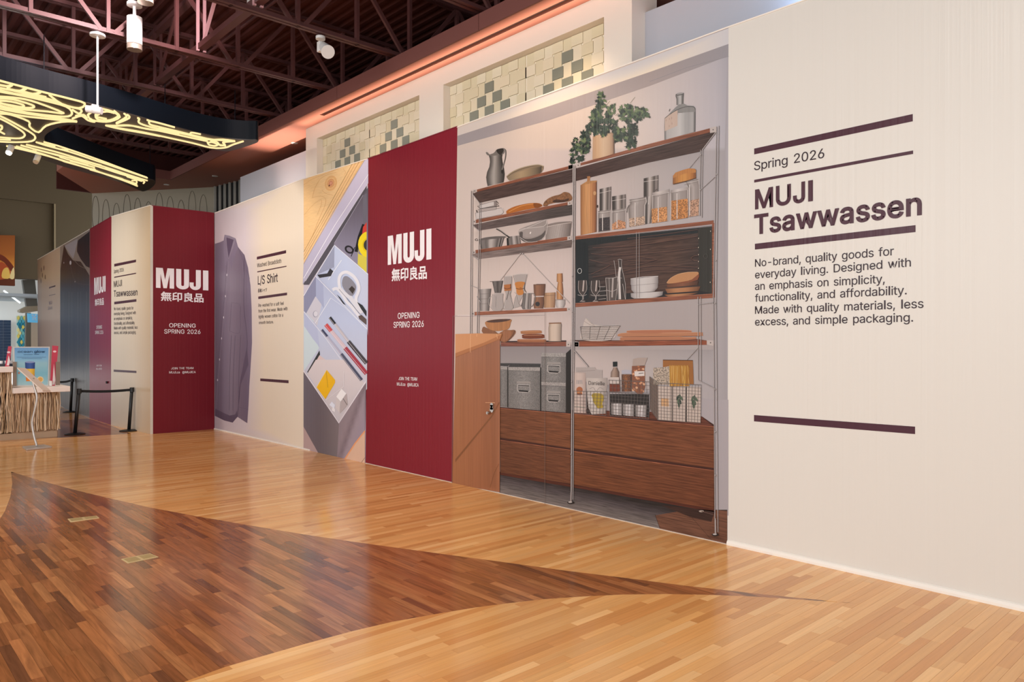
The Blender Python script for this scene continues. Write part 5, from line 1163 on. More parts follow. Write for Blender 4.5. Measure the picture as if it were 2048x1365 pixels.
a.shade(DA(375, 985, 746, 1300) + [(736, 672)] + DB(835, 720, 200, 75) + DA(180, 1310), trayc, 8)
a.poly(DA(378, 990, 185, 1310, 370, 1230), '9aa0ba'); a.line(DA(380, 985, 180, 1312), .9, 'e9edfa'); a.line(DA(376, 985, 746, 1305), 1.0, 'eef2fc')
a.line(DA(376, 985, 372, 1250), .7, '8d92ac'); a.line(DA(455, 1150, 310, 1365), 1.1, 'f0f3fb')
a.poly(DA(190, 1310, 300, 1295, 330, 1240, 365, 1270, 340, 1325, 215, 1345), '34333a', False)
a.done('printed_clear_tray', D4)
a = Art(MAIN, 5)   # front tray
a.shade(DB(200, 78, 835, 720, 835, 1480, 490, 1900, 50, 1260, 50, 320), lambda x, y: stops([(0, 'b4bcd8'), (.3, 'c0cbe8'), (.55, 'c6cbdf'), (.8, 'd3cbd2'), (1, 'd2cad0')], (y - 552) / 300), 8)
a.poly(DB(200, 80, 200, 330, 80, 540, 50, 520, 50, 320), '8d90ae'); a.poly(DB(200, 80, 290, 160, 300, 480, 200, 330), 'aab2d2')
a.line(DB(50, 322, 195, 78, 835, 735), 1.1, 'f0f3fd'); a.poly(DB(195, 330, 270, 430, 215, 700, 160, 640, 80, 540), 'cfcdda')
a.poly(DB(50, 510, 170, 630, 165, 810, 240, 970, 50, 1260), 'cfdfe6'); a.poly(DB(50, 510, 215, 695, 245, 960, 165, 860, 55, 700), 'b9c1df')
a.line(DB(385, 350, 190, 665), 1.0, 'eceff9'); q = DB(195, 550)[0]; a.ell(q[0], q[1], 5.2, 6.6, '9a9aae'); a.ell(q[0] + .6, q[1] - .4, 4.2, 5.6, 'dcdbe6')
a.poly(DB(245, 1000, 252, 1055, 108, 1290, 92, 1270), '2c2d2e'); a.poly(DB(245, 1060, 400, 1180, 250, 1360, 110, 1295), lambda x, y: mix(rgb('e3b59c'), rgb('d8cfd8'), min(1, max(0, (x - 620) / 30))))
a.line(DB(50, 520, 300, 820, 560, 1180, 790, 1480), 1.4, 'e4e5f2')
a.line(DB(385, 350, 560, 470, 835, 740), .8, 'dfe6f8')
a.poly(DC(90, 180, 212, 330, 300, 490, 480, 780, 515, 700, 800, 290, 560, 0, 200, 0), lambda x, y: mix(rgb('ddd2d4'), rgb('c9c5cc'), min(1, max(0, (y - 720) / 120))))
a.done('printed_front_tray', D4)
def pen(nm, tip, body, tail, w, cols, bw, conv=DB):
    a = Art(MAIN, 12); a.line(conv(*tip, *body), w, cols[0]); a.line(conv(*body, *tail), bw, cols[2]); 
    mx_ = ((tip[0] + body[0]) / 2, (tip[1] + body[1]) / 2); a.line(conv(*tip, tip[0] + (body[0] - tip[0]) * .28, tip[1] + (body[1] - tip[1]) * .28), w + .3, cols[1])
    a.line([(p[0] - 1.6, p[1] + .6) for p in conv(*tip, *tail)], .5, 'efe9ee'); a.done(nm, D4)


pen('printed_black_pen', (375, 590), (605, 890), (830, 1160), 5.5, ('c4bfc8', '1d1d24', '423c42'), 8)
pen('printed_red_pen', (325, 680), (565, 970), (830, 1290), 7.5, ('d9c3cc', 'cf4a4c', 'a83648'), 8.5)
pen('printed_navy_pen', (275, 745), (515, 1045), (770, 1370), 5, ('b7b6cc', '3a3f60', '4d5068'), 6.5)
a = Art(MAIN, 12)   # scissors
a.line(DB(500, 250, 490, 120, 520, 50, 590, 30, 680, 90, 730, 180, 735, 260, 700, 380, 780, 530), 6.2, 'e6e7f0', True)
a.line(DB(500, 235, 560, 300, 625, 340, 700, 440, 770, 540), 8.5, 'dfe0ea', True); a.poly(DB(540, 100, 590, 80, 670, 150, 700, 220, 660, 320, 600, 300, 530, 200), '8d8c98', True)
a.poly(DB(610, 240, 650, 200, 690, 240, 660, 300), '3d3430'); a.line(DB(410, 250, 460, 232, 520, 290, 590, 400, 640, 450, 740, 580), 6.0, 'e4e5ef', True); a.poly(DB(460, 305, 500, 340, 575, 440, 540, 420), '2a2a30')
a.line(DB(490, 240, 760, 560), .8, '6c6b78'); a.poly(DB(730, 575, 770, 560, 835, 620, 835, 690, 740, 610), '5c4c48'); a.poly(DB(715, 400, 780, 440, 835, 520, 835, 590, 760, 480), '26262a')
a.done('printed_scissors', D4)
a = Art(MAIN, 12)
a.poly(DC(335, 125, 440, 250, 440, 285, 320, 490, 210, 340), 'f0b91c', False); a.line(DC(330, 140, 352, 345), .7, '9c7410'); a.line(DC(335, 130, 215, 340), .8, 'ffe070'); a.done('printed_yellow_note', D4)
a = Art(MAIN, 12)
a.poly(DC(520, 360, 580, 420, 510, 520, 455, 460), 'f4f2f4'); a.poly(DC(455, 465, 508, 522, 495, 660, 450, 600), 'd4cccd'); a.poly(DC(510, 522, 585, 420, 600, 560, 500, 670), 'b9aeb0'); a.line(DC(540, 480, 590, 560), 1, '4a3e3c')
a.poly(DC(400, 520, 440, 560, 430, 610, 370, 560), 'e2e6f4'); a.poly(DC(410, 590, 440, 610, 440, 650, 400, 630), 'ece9ee'); a.line(DC(550, 140, 550, 330, 330, 500), .7, 'f0eef2'); a.done('printed_erasers', D4)
a = Art(MAIN, 14)
a.shade(DC(50, 130, 490, 780, 465, 1228, 240, 1175, 50, 830), lambda x, y: stops([(0, '6d6670'), (.5, '685f66'), (1, '7c7276')], (x - 608) / 70), 9)
a.poly(DC(50, 830, 240, 1172, 50, 1122), 'b59c9c')
a.shade(DC(490, 780, 825, 290, 812, 870, 545, 1248, 465, 1228), lambda x, y: stops([(0, '8c8088'), (.35, '95868e'), (.5, '7d6f78'), (.62, 'a0929c'), (1, '9c90a0')], (x - 674 + (y - 850) * .35) / 60), 7)
a.poly(DC(812, 870, 812, 1296, 545, 1248), 'dcb8a0'); a.line(DC(812, 885, 690, 1040, 555, 1246), 2.6, 'e8a070'); a.line(DC(760, 1290, 812, 1215), .8, '7a5a50'); a.line(DC(550, 1246, 812, 1296), .8, 'efdccc')
a.line(DC(50, 135, 490, 785, 825, 270), 2.4, 'e8e2ea'); a.done('printed_drawer_front', D4)

Art.clip = None
# ================================================================== KITCHEN MURAL
ZA = zm(930, 280, 6.827); ZB = zm(1130, 180, 8.53); ZC = zm(1150, 320, 6.827); ZD = zm(940, 430, 6.5); ZE = zm(1140, 450, 6.606)
ZF = zm(900, 600, 5.69); ZG = zm(1140, 620, 5.687); ZH = zm(1300, 170, 5.935); Z2 = zm(600, 0, 2.923); Z3 = zm(1200, 0, 2.407); ZS = zm(930, 170, 3.0333); ZT = zm(900, 600, 2.677)
Art.gain = .80
def art(l=1): return Art(MAIN, l)


Art.gain = .95
a = art(1)      # ceiling line and cornice printed at the top
a.poly([(915, 257), (1457, 57), (1457, 88), (1300, 144), (1100, 212), (915, 272)], lambda x, y: stops([(0, 'd2c7c0'), (.5, 'efe0cc'), (.75, 'efdfc8'), (1, 'cfcdd0')], (x - 915) / 540))  # middle stops warmed to stand in for the light falling there
a.poly([(915, 272), (1100, 212), (1300, 144), (1457, 88), (1457, 112), (1300, 172), (1100, 240), (915, 292)], lambda x, y: stops([(0, '9d9698'), (.3, 'a79c9c'), (.7, 'a89a96'), (1, '9a979c')], (x - 915) / 540))
a.line(Z3(240, 393, 420, 325, 620, 272), .8, '8f8c90'); a.done('printed_cornice', KIT)
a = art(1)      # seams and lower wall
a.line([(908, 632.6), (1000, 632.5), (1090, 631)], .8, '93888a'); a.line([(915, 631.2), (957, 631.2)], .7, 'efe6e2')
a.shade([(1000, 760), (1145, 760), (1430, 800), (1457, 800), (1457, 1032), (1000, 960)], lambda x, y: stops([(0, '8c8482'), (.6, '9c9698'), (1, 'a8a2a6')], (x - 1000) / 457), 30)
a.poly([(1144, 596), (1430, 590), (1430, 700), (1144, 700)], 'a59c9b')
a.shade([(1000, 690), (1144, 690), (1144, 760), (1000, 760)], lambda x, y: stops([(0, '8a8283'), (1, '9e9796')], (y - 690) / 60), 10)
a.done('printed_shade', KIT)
a = art(2)      # floor in the picture
a.shade(ZT(265, 920, 640, 990, 1100, 1070, 1420, 1125, 1485, 1125, 1485, 1318, 1080, 1235, 520, 1100, 265, 1035), lambda x, y: stops([(0, '2c2624'), (.35, '50484a'), (.8, '6e6663'), (1, '7a706c')], ((y - 600) * 2.677 - 920 - ((x - 900) * 2.677 - 265) * .22) / 110), 9)
a.poly(ZT(1100, 1155, 1300, 1120, 1485, 1130, 1485, 1322, 1130, 1240), '6d4a3a'); a.poly(ZT(1130, 1100, 1420, 1130, 1400, 1190, 1290, 1165), '3b2822'); a.line(ZT(1098, 1150, 1130, 1240), .8, '3a2a24'); a.line(ZT(1290, 1160, 1430, 1320), .8, '4f352a')
a.done('printed_floor', KIT, PWOOD)

# shelf boards (front edge, underside)
W1, W2 = '915a44', '7a4435'
def board(nm, front, under, cf=W1, cu=('57443f', '4c3b38'), ends=()):
    a = art(3)
    if under:
        xs = [p[0] for p in under]; a.shade(under, lambda x, y: stops([(0, cu[0]), (1, cu[1])], (x - min(xs)) / (max(xs) - min(xs))), 12)
    a.poly(front, cf); n = len(front) // 2
    a.line(front[:n], .6, 'a8705a'); a.line(front[n:], .5, '5c3226'); o = a.done(nm, KIT, PWOOD)
    for e in ends:
        b = art(5); b.poly(e, 'c9bdb8'); cx = sum(p[0] for p in e) / len(e); cy = sum(p[1] for p in e) / len(e); b.ell(cx, cy, 1.3, 1.3, '6b625f'); b.done('printed_bracket', KIT)


Art.gain = .80
board('printed_shelf', ZA(165, 680, 1415, 360, 1415, 402, 165, 712), ZA(110, 735, 165, 710, 1470, 398, 1470, 580, 205, 860), ends=[ZA(115, 682, 158, 674, 158, 716, 115, 726), ZA(1415, 352, 1475, 338, 1475, 390, 1415, 402)])
board('printed_shelf', ZB(270, 1250) + ZH(0, 700, 715, 516, 715, 562, 0, 746) + ZB(270, 1290), [(1152.3, 337)] + ZH(715, 562, 785, 560, 625, 770, 590, 795, 0, 920) + [(1152.2, 362.5)], cu=('4a3632', '50403c'), ends=[ZH(712, 508, 790, 490, 790, 560, 716, 572), ZB(60, 1290, 135, 1275, 135, 1345, 60, 1355), ZB(190, 1262, 268, 1250, 268, 1310, 190, 1325)])
board('printed_shelf', ZA(148, 1095, 1408, 852, 1408, 890, 148, 1138), ZA(110, 1160, 1408, 890, 1465, 885, 1465, 1025, 200, 1240), cu=('6a5a58', '4f4744'), ends=[ZA(112, 1098, 150, 1090, 150, 1136, 112, 1142), ZA(1405, 845, 1462, 835, 1462, 885, 1405, 895)])
board('printed_shelf', ZD(72, 460, 1270, 285, 1270, 328, 72, 500), ZD(30, 520, 75, 500, 1335, 325, 1320, 425, 125, 575), cu=('8a7a76', '6c5e5a'), ends=[ZD(33, 472, 75, 465, 75, 505, 33, 510), ZD(1268, 280, 1322, 272, 1322, 325, 1268, 332)])
board('printed_shelf', ZD(60, 1265, 1262, 1212, 1262, 1250, 60, 1308), None, cf='a0664f', ends=[ZD(20, 1268, 62, 1262, 62, 1306, 20, 1310), ZD(1265, 1205, 1315, 1202, 1315, 1250, 1265, 1255)])
board('printed_shelf', ZF(580, 488, 1325, 482, 1325, 528, 580, 530), ZF(580, 470, 1325, 462, 1325, 485, 580, 492), cf='8c5748', cu=('3a2a28', '4a3634'), ends=[ZF(1325, 484, 1375, 484, 1375, 535, 1325, 535), ZF(1415, 484, 1465, 484, 1465, 535, 1415, 535)])
board('printed_shelf', ZG(105, 362, 1560, 352, 1560, 398, 105, 418), ZG(0, 345, 600, 348, 1450, 332, 1560, 350, 105, 366), cu=('4a302a', '7c4c3e'), cf='96563f', ends=[ZG(52, 370, 103, 370, 103, 418, 52, 418), ZG(1558, 345, 1650, 350, 1640, 412, 1558, 395)])

# wire ladders (uprights)
def wires(nm, L, col='746c6b', hi='eae2e0'):
    a = art(11)
    for l, w_ in L: a.line(l, w_ * 1.15, col); a.line([(x - .35, y) for x, y in l], w_ * .35, hi)
    a.done(nm, KIT)


wires('printed_ladder', [([(943.2, 382), (941, 690)], 1.2), ([(946.6, 382), (944.4, 690)], 1.0), ([(960.5, 405), (954.5, 690)], 1.2), ([(963.5, 405), (958, 690)], .9), (ZA(110, 740, 205, 865), 1.4), (ZA(105, 1165, 205, 1250), 1.4), (ZD(30, 525, 120, 590), 1.4), (ZD(20, 920, 110, 955), .9), (ZD(95, 1060, 150, 1140), 1.2)])
wires('printed_ladder', [([(1147.5, 331), (1143.5, 1000)], 2.4), ([(1151.5, 331), (1147, 1000)], 1.6)])
wires('printed_ladder', [([(1434, 254), (1427.5, 600), (1428.5, 700), (1431, 1065)], 1.5), ([(1438.5, 252), (1433, 600), (1434, 700), (1437, 1065)], 1.5)])
wires('printed_ladder', [([(1402, 300), (1400.5, 432)], 1.3), ([(1406, 300), (1404.5, 436)], 1.2), ([(1397, 594), (1397.5, 760)], 1.3), ([(1402.5, 594), (1403, 765)], 1.2), (ZH(625, 775, 785, 565), 1.8), (ZH(605, 1250, 775, 1095), 1.1), (ZH(590, 850, 470, 995), .9), (ZG(1335, 570, 1460, 435), 1.0), (ZG(1465, 800, 1660, 900), 1.2), (ZE(1700, 1055, 1900, 1030), 1.2), (ZG(60, 470, 215, 650), 2.2)], '6b6362')
wires('printed_brace', [(ZD(660, 510, 400, 850), 1.1), (ZD(695, 510, 1300, 1150), 1.2)], 'a59a96')
a = art(12)
for c_, pts in ((ZD, ((1347, 340), (1343, 800), (1338, 1262), (663, 508), (693, 508))), (ZT, ((655, 440), (655, 635), (652, 828), (1424, 480), (1424, 708), (1424, 940), (1424, 1175))), (ZE, ((45, 215), (40, 680), (1935, 475), (1925, 1038))), (ZH, ((605, 1250), (800, 1065), (612, 830)))):
    for p in pts: q = c_(*p)[0]; a.ell(q[0], q[1], 1.5, 1.7, '7d7472'); a.ell(q[0] - .4, q[1] - .4, .7, .8, 'f0e8e4')
for c_, p in ((ZT, (650, 1083)), (ZT, (1424, 1255))):
    q = c_(*p)[0]; a.ell(q[0], q[1] + 1, 7, 3, '2c2624'); a.ell(q[0] - 1, q[1], 4, 1.6, 'c9c0bc')
q = ZT(1350, 1132)[0]; a.ell(q[0], q[1], 5, 2, 'b9aaa0'); a.line(ZT(1350, 1132, 1415, 1150), 1.5, '6a5048')
a.line([(1143.8, 985), (1143.2, 1003)], 3, 'a39896'); a.line([(1432, 1040), (1432.5, 1068)], 3, 'b0a5a2')
a.done('printed_fittings', KIT)

# drawers of the sideboard
Art.gain = 1.2
for pts, c0, c1 in (((270, 582, 645, 612, 645, 795, 270, 738), '633d29', '6b422c'), ((270, 752, 645, 805, 645, 985, 270, 925), '5c3826', '623c29'), ((664, 612, 1413, 680, 1413, 902, 664, 795), '6e4329', '643c29'), ((664, 812, 1413, 915, 1413, 1122, 664, 990), '663d27', '5e3725')):
    a = art(3); P = ZT(*pts); a.shade(P, lambda x, y: mix(rgb(c0), rgb(c1), (x - P[0][0]) / (P[1][0] - P[0][0])), 30); a.line(P[:2], .8, '9c6048'); a.done('printed_drawer', KIT, PWOOD)
a = art(2); a.poly(ZT(268, 575, 270, 930, 650, 1000, 1418, 1135, 1418, 672, 1350, 625, 700, 585, 660, 590, 480, 590), '3c211a'); a.poly(ZT(664, 612, 1080, 640, 1413, 680, 1345, 625, 1080, 600, 900, 595, 664, 600), '5a3428'); a.poly(ZT(270, 925, 650, 990, 1413, 1122, 1413, 1136, 650, 1004, 270, 938), '4a261c'); a.done('printed_sideboard', KIT, PWOOD)

# glazed cabinet
Art.gain = .8
a = art(2)
a.shade(ZE(75, 200, 1880, 20, 1880, 910, 75, 1035), lambda x, y: stops([(0, '26292a'), (.1, '3a3635'), (.3, '54403a'), (.7, '584238'), (.88, '4a3b36'), (1, '33302c')], (x - 1151) / 275), 14)
a.done('printed_cabinet_back', KIT, PDARK)
a = art(3)
a.shade(ZE(75, 200, 1690, 40, 1690, 110, 900, 185, 75, 300), lambda x, y: rgb('262a2b'), 40)
a.poly(ZE(75, 200, 240, 250, 250, 1010, 75, 1035), '222628'); a.poly(ZE(1695, 40, 1880, 20, 1880, 910, 1715, 880), '37342e')
a.poly(ZE(100, 1030, 250, 960, 800, 900, 1240, 880, 1715, 870, 1880, 908, 700, 1000), '2a2626')
for l in ((260, 460, 420, 500, 540, 520, 420, 590, 280, 650), (280, 380, 600, 400, 900, 380, 1300, 350, 1690, 300), (720, 530, 900, 520, 1150, 455, 900, 420), (760, 600, 1100, 540, 1690, 560), (740, 640, 1200, 590, 1690, 600), (300, 300, 800, 280, 1300, 210, 1690, 150), (760, 180, 1200, 130, 1690, 60), (300, 690, 560, 650, 760, 600), (1600, 440, 1640, 410, 1690, 405), (1600, 440, 1640, 470, 1690, 475), (760, 470, 1000, 480, 1160, 455)):
    a.line(ZE(*l), .6, '7d5a4c', True); a.line([(x, y + 1.6) for x, y in ZE(*l)], .8, '38292a', True)
a.done('printed_cabinet_grain', KIT)
a = art(5)
a.poly(ZE(75, 150, 1900, -60, 1900, -10, 75, 198), W1); a.poly(ZE(75, 1040, 1900, 912, 1900, 965, 75, 1088), W1); a.poly(ZE(1880, -20, 1910, -25, 1915, 965, 1880, 940), W1)
a.line(ZE(75, 198, 1880, 12), .6, '3c2018'); a.line(ZE(75, 1038, 1880, 912), .5, 'c98a70'); a.done('printed_cabinet_frame', KIT, PWOOD)
a = art(13)
for x in (885, 922): a.line(ZE(x, 95, x, 965), .8, 'b0a8a6')
q = ZE(135, 610)[0]; n_ = 24; a.line([(q[0] + 4 * math.cos(t), q[1] + 5 * math.sin(t)) for t in [2 * math.pi * k / n_ for k in range(n_ + 1)]], .8, 'dfe0de'); q = ZE(1800, 415)[0]; a.line([(q[0] + 4 * math.cos(t), q[1] + 4.5 * math.sin(t)) for t in [2 * math.pi * k / n_ for k in range(n_ + 1)]], .5, '5e5852')
for x, y in ((1865, 85), (1863, 325), (1860, 760), (1707, 180), (1705, 395), (1705, 485), (1705, 575), (1705, 300)): q = ZE(x, y)[0]; a.ell(q[0], q[1], .7, 1.3, 'd8cbb8')
a.done('printed_glass_doors', KIT)

# ware behind the glass
def glassw(nm, poly, lines, fill='6a5c56'):
    a = Art(MAIN, 7); a.poly(ZE(*poly), fill, False)
    for q_ in lines: a.line(ZE(*q_), .7, 'c8bfbb', True)
    a.done(nm, KIT)


for x in (175, 345):
    glassw('printed_wine_glass', (x - 55, 735, x + 45, 730, x + 52, 850, x + 20, 905, x + 8, 935, x + 8, 990, x + 40, 1010, x - 45, 1015, x - 8, 990, x - 8, 935, x - 40, 905, x - 62, 850), [(x - 58, 740, x - 62, 850, x - 35, 910, x - 8, 935, x - 8, 990, x - 40, 1015), (x + 45, 735, x + 52, 850, x + 20, 910, x + 8, 935, x + 8, 990), (x - 70, 925, x, 940, x + 50, 920)], '4c4340')
    a = Art(MAIN, 8); a.line(ZE(x + 12, 735, x, 880), 2.6, 'c4b6b0'); a.ell(*ZE(x, 1012)[0], 5, 1, '9c918c'); a.done('printed_glint', KIT)
glassw('printed_tumbler', (475, 700, 640, 685, 615, 1000, 495, 1005), [(475, 700, 495, 1005), (520, 700, 530, 1000), (640, 685, 610, 1000), (480, 860, 560, 880, 625, 850), (475, 702, 560, 705, 640, 686), (585, 470, 600, 560, 615, 690)], '5c524e')
a = Art(MAIN, 8); a.line(ZE(572, 700, 560, 960), 3.2, 'b3a8a3'); a.done('printed_glint', KIT)
glassw('printed_tumbler', (380, 820, 470, 815, 480, 990, 380, 1000), [(385, 820, 470, 818), (380, 880, 480, 870), (375, 940, 490, 930), (380, 985, 480, 975)], '332e2c')
glassw('printed_carafe', (640, 460, 690, 460, 690, 560, 720, 700, 740, 800, 735, 985, 640, 995, 635, 700, 645, 560), [(635, 462, 660, 455, 695, 465), (645, 470, 650, 570, 632, 720, 640, 990), (688, 470, 688, 560, 735, 780, 738, 985), (645, 700, 690, 705), (700, 780, 735, 985)], '453c39')
a = Art(MAIN, 8); a.line(ZE(668, 560, 655, 680, 665, 985), 4.2, 'd8d0cc', True); a.done('printed_glint', KIT)
def shp(nm, rows, S, sag=0, mat=None, l=7, extra=None):
    a = Art(MAIN, l); a.cyl([(p[0][0], p[0][1], p[1][0], p[1][1]) for p in [ZE(*r) for r in rows]], S, sag)
    if extra: extra(a)
    a.done(nm, KIT, mat)


Art.gain = .9
POR = [(0, '8f8a8a'), (.15, 'b9b4b3'), (.45, 'c9c5c3'), (.8, 'bcb6b4'), (1, '7d7675')]
shp('printed_white_plate', [(805, 905, 1235, 880), (810, 955, 1225, 930), (850, 975, 1130, 965)], POR)
shp('printed_white_bowl', [(812, 800, 1168, 775), (815, 860, 1165, 830), (850, 900, 1120, 880)], POR)
shp('printed_white_bowl', [(805, 715, 1170, 680), (805, 790, 1172, 768), (825, 810, 1160, 785)], POR, l=8, extra=lambda a: (a.line(ZE(805, 715, 960, 690, 1170, 680), .9, 'e0dbd9', True), a.line(ZE(812, 805, 1165, 772), .6, '8b8583')))
Art.gain = .8
PLW = [(0, '8a5c3e'), (.3, 'b9855c'), (.6, 'b27d56'), (1, '6d4630')]
shp('printed_wood_plate', [(1250, 925, 1700, 895), (1300, 952, 1600, 930)], PLW)
shp('printed_wood_plate', [(1262, 848, 1728, 815), (1290, 905, 1700, 875)], PLW)
shp('printed_wood_plate', [(1280, 790, 1700, 740), (1290, 830, 1690, 795)], [(0, '6d4632'), (.5, '8a5a42'), (1, '4c3226')])
a = Art(MAIN, 9); a.poly(ZE(1283, 770, 1330, 710, 1430, 655, 1560, 628, 1680, 622, 1705, 640, 1690, 680, 1600, 730, 1480, 755, 1350, 775), 'c08c60', True); a.poly(ZE(1600, 735, 1705, 650, 1712, 680, 1690, 730, 1560, 765, 1290, 785, 1350, 776, 1480, 756), '8a5238', False); a.line(ZE(1283, 768, 1330, 710, 1430, 655, 1560, 628, 1690, 624), .8, 'dcae82', True); a.done('printed_wood_bowl', KIT)

# ---------- things pictured on the shelves
STEELS = [(0, '3d3836'), (.12, '8d8582'), (.3, '5a5350'), (.45, 'c9c0bc'), (.6, '9a918d'), (.75, '5d5552'), (.88, 'a89e9a'), (1, '4a4340')]
a = art(6)      # jug
a.cyl(ZA(345, 190, 535, 118) and [(p[0][0], p[0][1], p[1][0], p[1][1]) for p in [ZA(325, 205, 535, 135), ZA(340, 250, 515, 190), ZA(345, 300, 508, 240), ZA(335, 370, 515, 300), ZA(305, 440, 535, 390), ZA(292, 510, 545, 470), ZA(300, 580, 538, 540), ZA(312, 632, 530, 580)]],
      [(0, '4c4744'), (.2, '7a7470'), (.4, 'b3aca6'), (.5, '9d9690'), (.7, '6f6965'), (.88, '4c4744'), (1, '37322f')])
a.poly(ZA(288, 170, 310, 170, 345, 200, 400, 175, 440, 130, 520, 112, 545, 130, 530, 190, 420, 215, 330, 215, 300, 200), '7c7570', True); a.poly(ZA(430, 140, 520, 118, 530, 150, 500, 200, 470, 200), '38332f', True)
a.line(ZA(530, 120, 560, 150, 555, 240, 535, 320, 510, 420), 2.1, '5b5551', True); a.line(ZA(530, 122, 552, 150, 548, 240, 530, 320, 508, 410), .7, 'b9b2ac', True); a.ell(*ZA(512, 435)[0], 2.1, 4, '302b28'); a.done('printed_jug', KIT)
a = art(6); a.poly(ZA(568, 500, 640, 440, 760, 385, 900, 350, 1010, 338, 1080, 360, 1075, 400, 1045, 450, 900, 495, 610, 558, 590, 540), '97836b', False); a.shade(ZA(590, 520, 700, 450, 900, 380, 1050, 365, 1050, 430, 1030, 458, 610, 555), lambda x, y: stops([(0, '8a7a64'), (.4, 'b09878'), (.8, '7f6f5a'), (1, '4c433a')], (x - 1016) / 68), 4)
a.line(ZA(568, 500, 640, 440, 760, 385, 900, 350, 1010, 338, 1080, 362), 1.2, 'b9aa92', True); a.line(ZA(575, 515, 650, 455, 780, 398, 920, 362, 1030, 358, 1068, 378), .7, '3c332c', True); a.done('printed_dish', KIT)
a = art(6); a.poly(ZA(145, 1000, 500, 930, 525, 935, 530, 990, 500, 1020, 160, 1085, 148, 1075), 'cfc6c3'); a.line(ZA(145, 1000, 500, 930, 530, 990, 500, 1020, 160, 1085, 145, 1000), .7, '7a706d'); a.poly(ZA(180, 950, 430, 905, 430, 950, 190, 990), 'b3a8a4'); a.line(ZA(180, 950, 430, 905, 430, 950, 190, 990), .7, '7a706d'); a.poly(ZA(190, 895, 400, 838, 400, 900, 200, 945), 'd2cac7'); a.line(ZA(190, 895, 400, 838, 400, 900, 200, 945, 190, 895), .7, '7a706d'); a.poly(ZA(205, 885, 430, 828, 440, 900, 400, 905, 398, 845), '8c817e'); a.line(ZA(175, 905, 210, 940, 470, 905, 440, 880), 1.1, '4c4442'); a.line(ZA(430, 835, 460, 870), 1.4, '59504d'); a.line(ZA(160, 960, 170, 990), 2, '4c4442'); a.done('printed_tins', KIT)
a = art(6); a.poly(ZA(570, 1000, 575, 965, 680, 910, 850, 870, 980, 862, 1045, 880, 1040, 915, 800, 962, 590, 1008), 'b46a2c', True); a.line(ZA(600, 985, 780, 900, 960, 872), 1.3, 'd99450', True); a.poly(ZA(940, 866, 1042, 880, 1035, 915, 960, 930), '8a4f24', True); a.done('printed_wooden_dish', KIT)
a = art(6); a.poly(ZA(1072, 905, 1080, 860, 1110, 825, 1150, 795, 1220, 765, 1300, 745, 1360, 712, 1430, 728, 1465, 780, 1460, 820, 1400, 845, 1290, 850, 1150, 880, 1130, 900), '8a5f3e', True); a.poly(ZA(1200, 850, 1240, 815, 1340, 820, 1420, 800, 1400, 840, 1280, 858), '4a2f20', True); a.line(ZA(1110, 830, 1130, 870), 1, '4a2f20'); a.done('printed_bread', KIT, attrmat('printed crust', .4, .3, (50, 50, 50), .4))
# plant
a = art(7); a.cyl([(ZB(478, 840)[0][0], ZB(0, 790)[0][1], ZB(842, 0)[0][0], ZB(0, 715)[0][1]), (ZB(473, 0)[0][0], ZB(0, 1188)[0][1], ZB(850, 0)[0][0], ZB(0, 1085)[0][1])], [(0, 'c09c7c'), (.2, 'd2ac86'), (.5, 'd8bb9c'), (.8, 'c6a88c'), (.96, '9c7c64'), (1, '4a3830')], [0, 1.0]); a.done('printed_plant_pot', KIT)
crowns = [((520, 640, 560, 260, 560, 60, 600, 40, 660, 70, 690, 170, 700, 260, 600, 420, 640, 560), 46), ((460, 350, 560, 300, 650, 500, 860, 480, 880, 580, 760, 690, 560, 720, 470, 620, 430, 460), 60),
          ((700, 300, 860, 260, 870, 330, 780, 480, 700, 460), 16), ((380, 580, 560, 560, 600, 720, 480, 800, 400, 950, 280, 900, 280, 740), 46), ((120, 1040, 140, 870, 200, 830, 300, 900, 420, 900, 440, 960, 340, 1180, 200, 1240, 100, 1260), 52),
          ((920, 330, 1000, 250, 1110, 230, 1180, 300, 1380, 290, 1460, 480, 1440, 540, 1300, 420, 1280, 520, 1160, 600, 960, 560), 70), ((860, 650, 1000, 640, 1180, 560, 1260, 640, 1220, 760, 1200, 960, 1090, 1010, 1040, 860, 900, 880, 850, 780), 74), ((600, 640, 760, 640, 730, 820, 620, 760), 14), ((780, 620, 900, 640, 940, 860, 860, 880, 840, 740), 18)]
rl = random.Random(21); a = art(9)
for poly, n_ in crowns:
    P = [(poly[i], poly[i + 1]) for i in range(0, len(poly), 2)]; xs = [p[0] for p in P]; ys = [p[1] for p in P]; k = 0; n_ = int(n_ * 1.45)
    cxm = sum(xs) / len(xs)
    while k < n_:
        x, y = rl.uniform(min(xs), max(xs)), rl.uniform(min(ys), max(ys))
        if not inpoly(x, y, P): continue
        k += 1; ang = rl.uniform(0, 6.28); L_ = rl.uniform(38, 66); W_ = L_ * .5; lobes = []
        for j in range(14):
            t = 2 * math.pi * j / 14; rr_ = (1.0 if j % 2 == 0 else .52) * (1 + .2 * rl.random())
            u, v = L_ * rr_ * math.cos(t), W_ * rr_ * math.sin(t); lobes += [x + u * math.cos(ang) - v * math.sin(ang), y + u * math.sin(ang) + v * math.cos(ang)]
        hi = y < 520 or rl.random() < .2
        a.o = .0046 + .000006 * k; a.poly(ZB(*lobes), rl.choice(['5a6e4c', '64784f', '4a6046', '74855e'] if hi and rl.random() < .6 else ['2c3c33', '22312a', '34463a', '3d4f42', '1b2622']))
a.o = .0055
for l in ((1115, 230, 1200, 125), (860, 440, 920, 400), (870, 560, 925, 500), (590, 130, 640, 420), (700, 280, 770, 190), (1160, 930, 1240, 890)): a.line(ZB(*l), .5, '5b6a48')
a.done('printed_leaves', KIT)
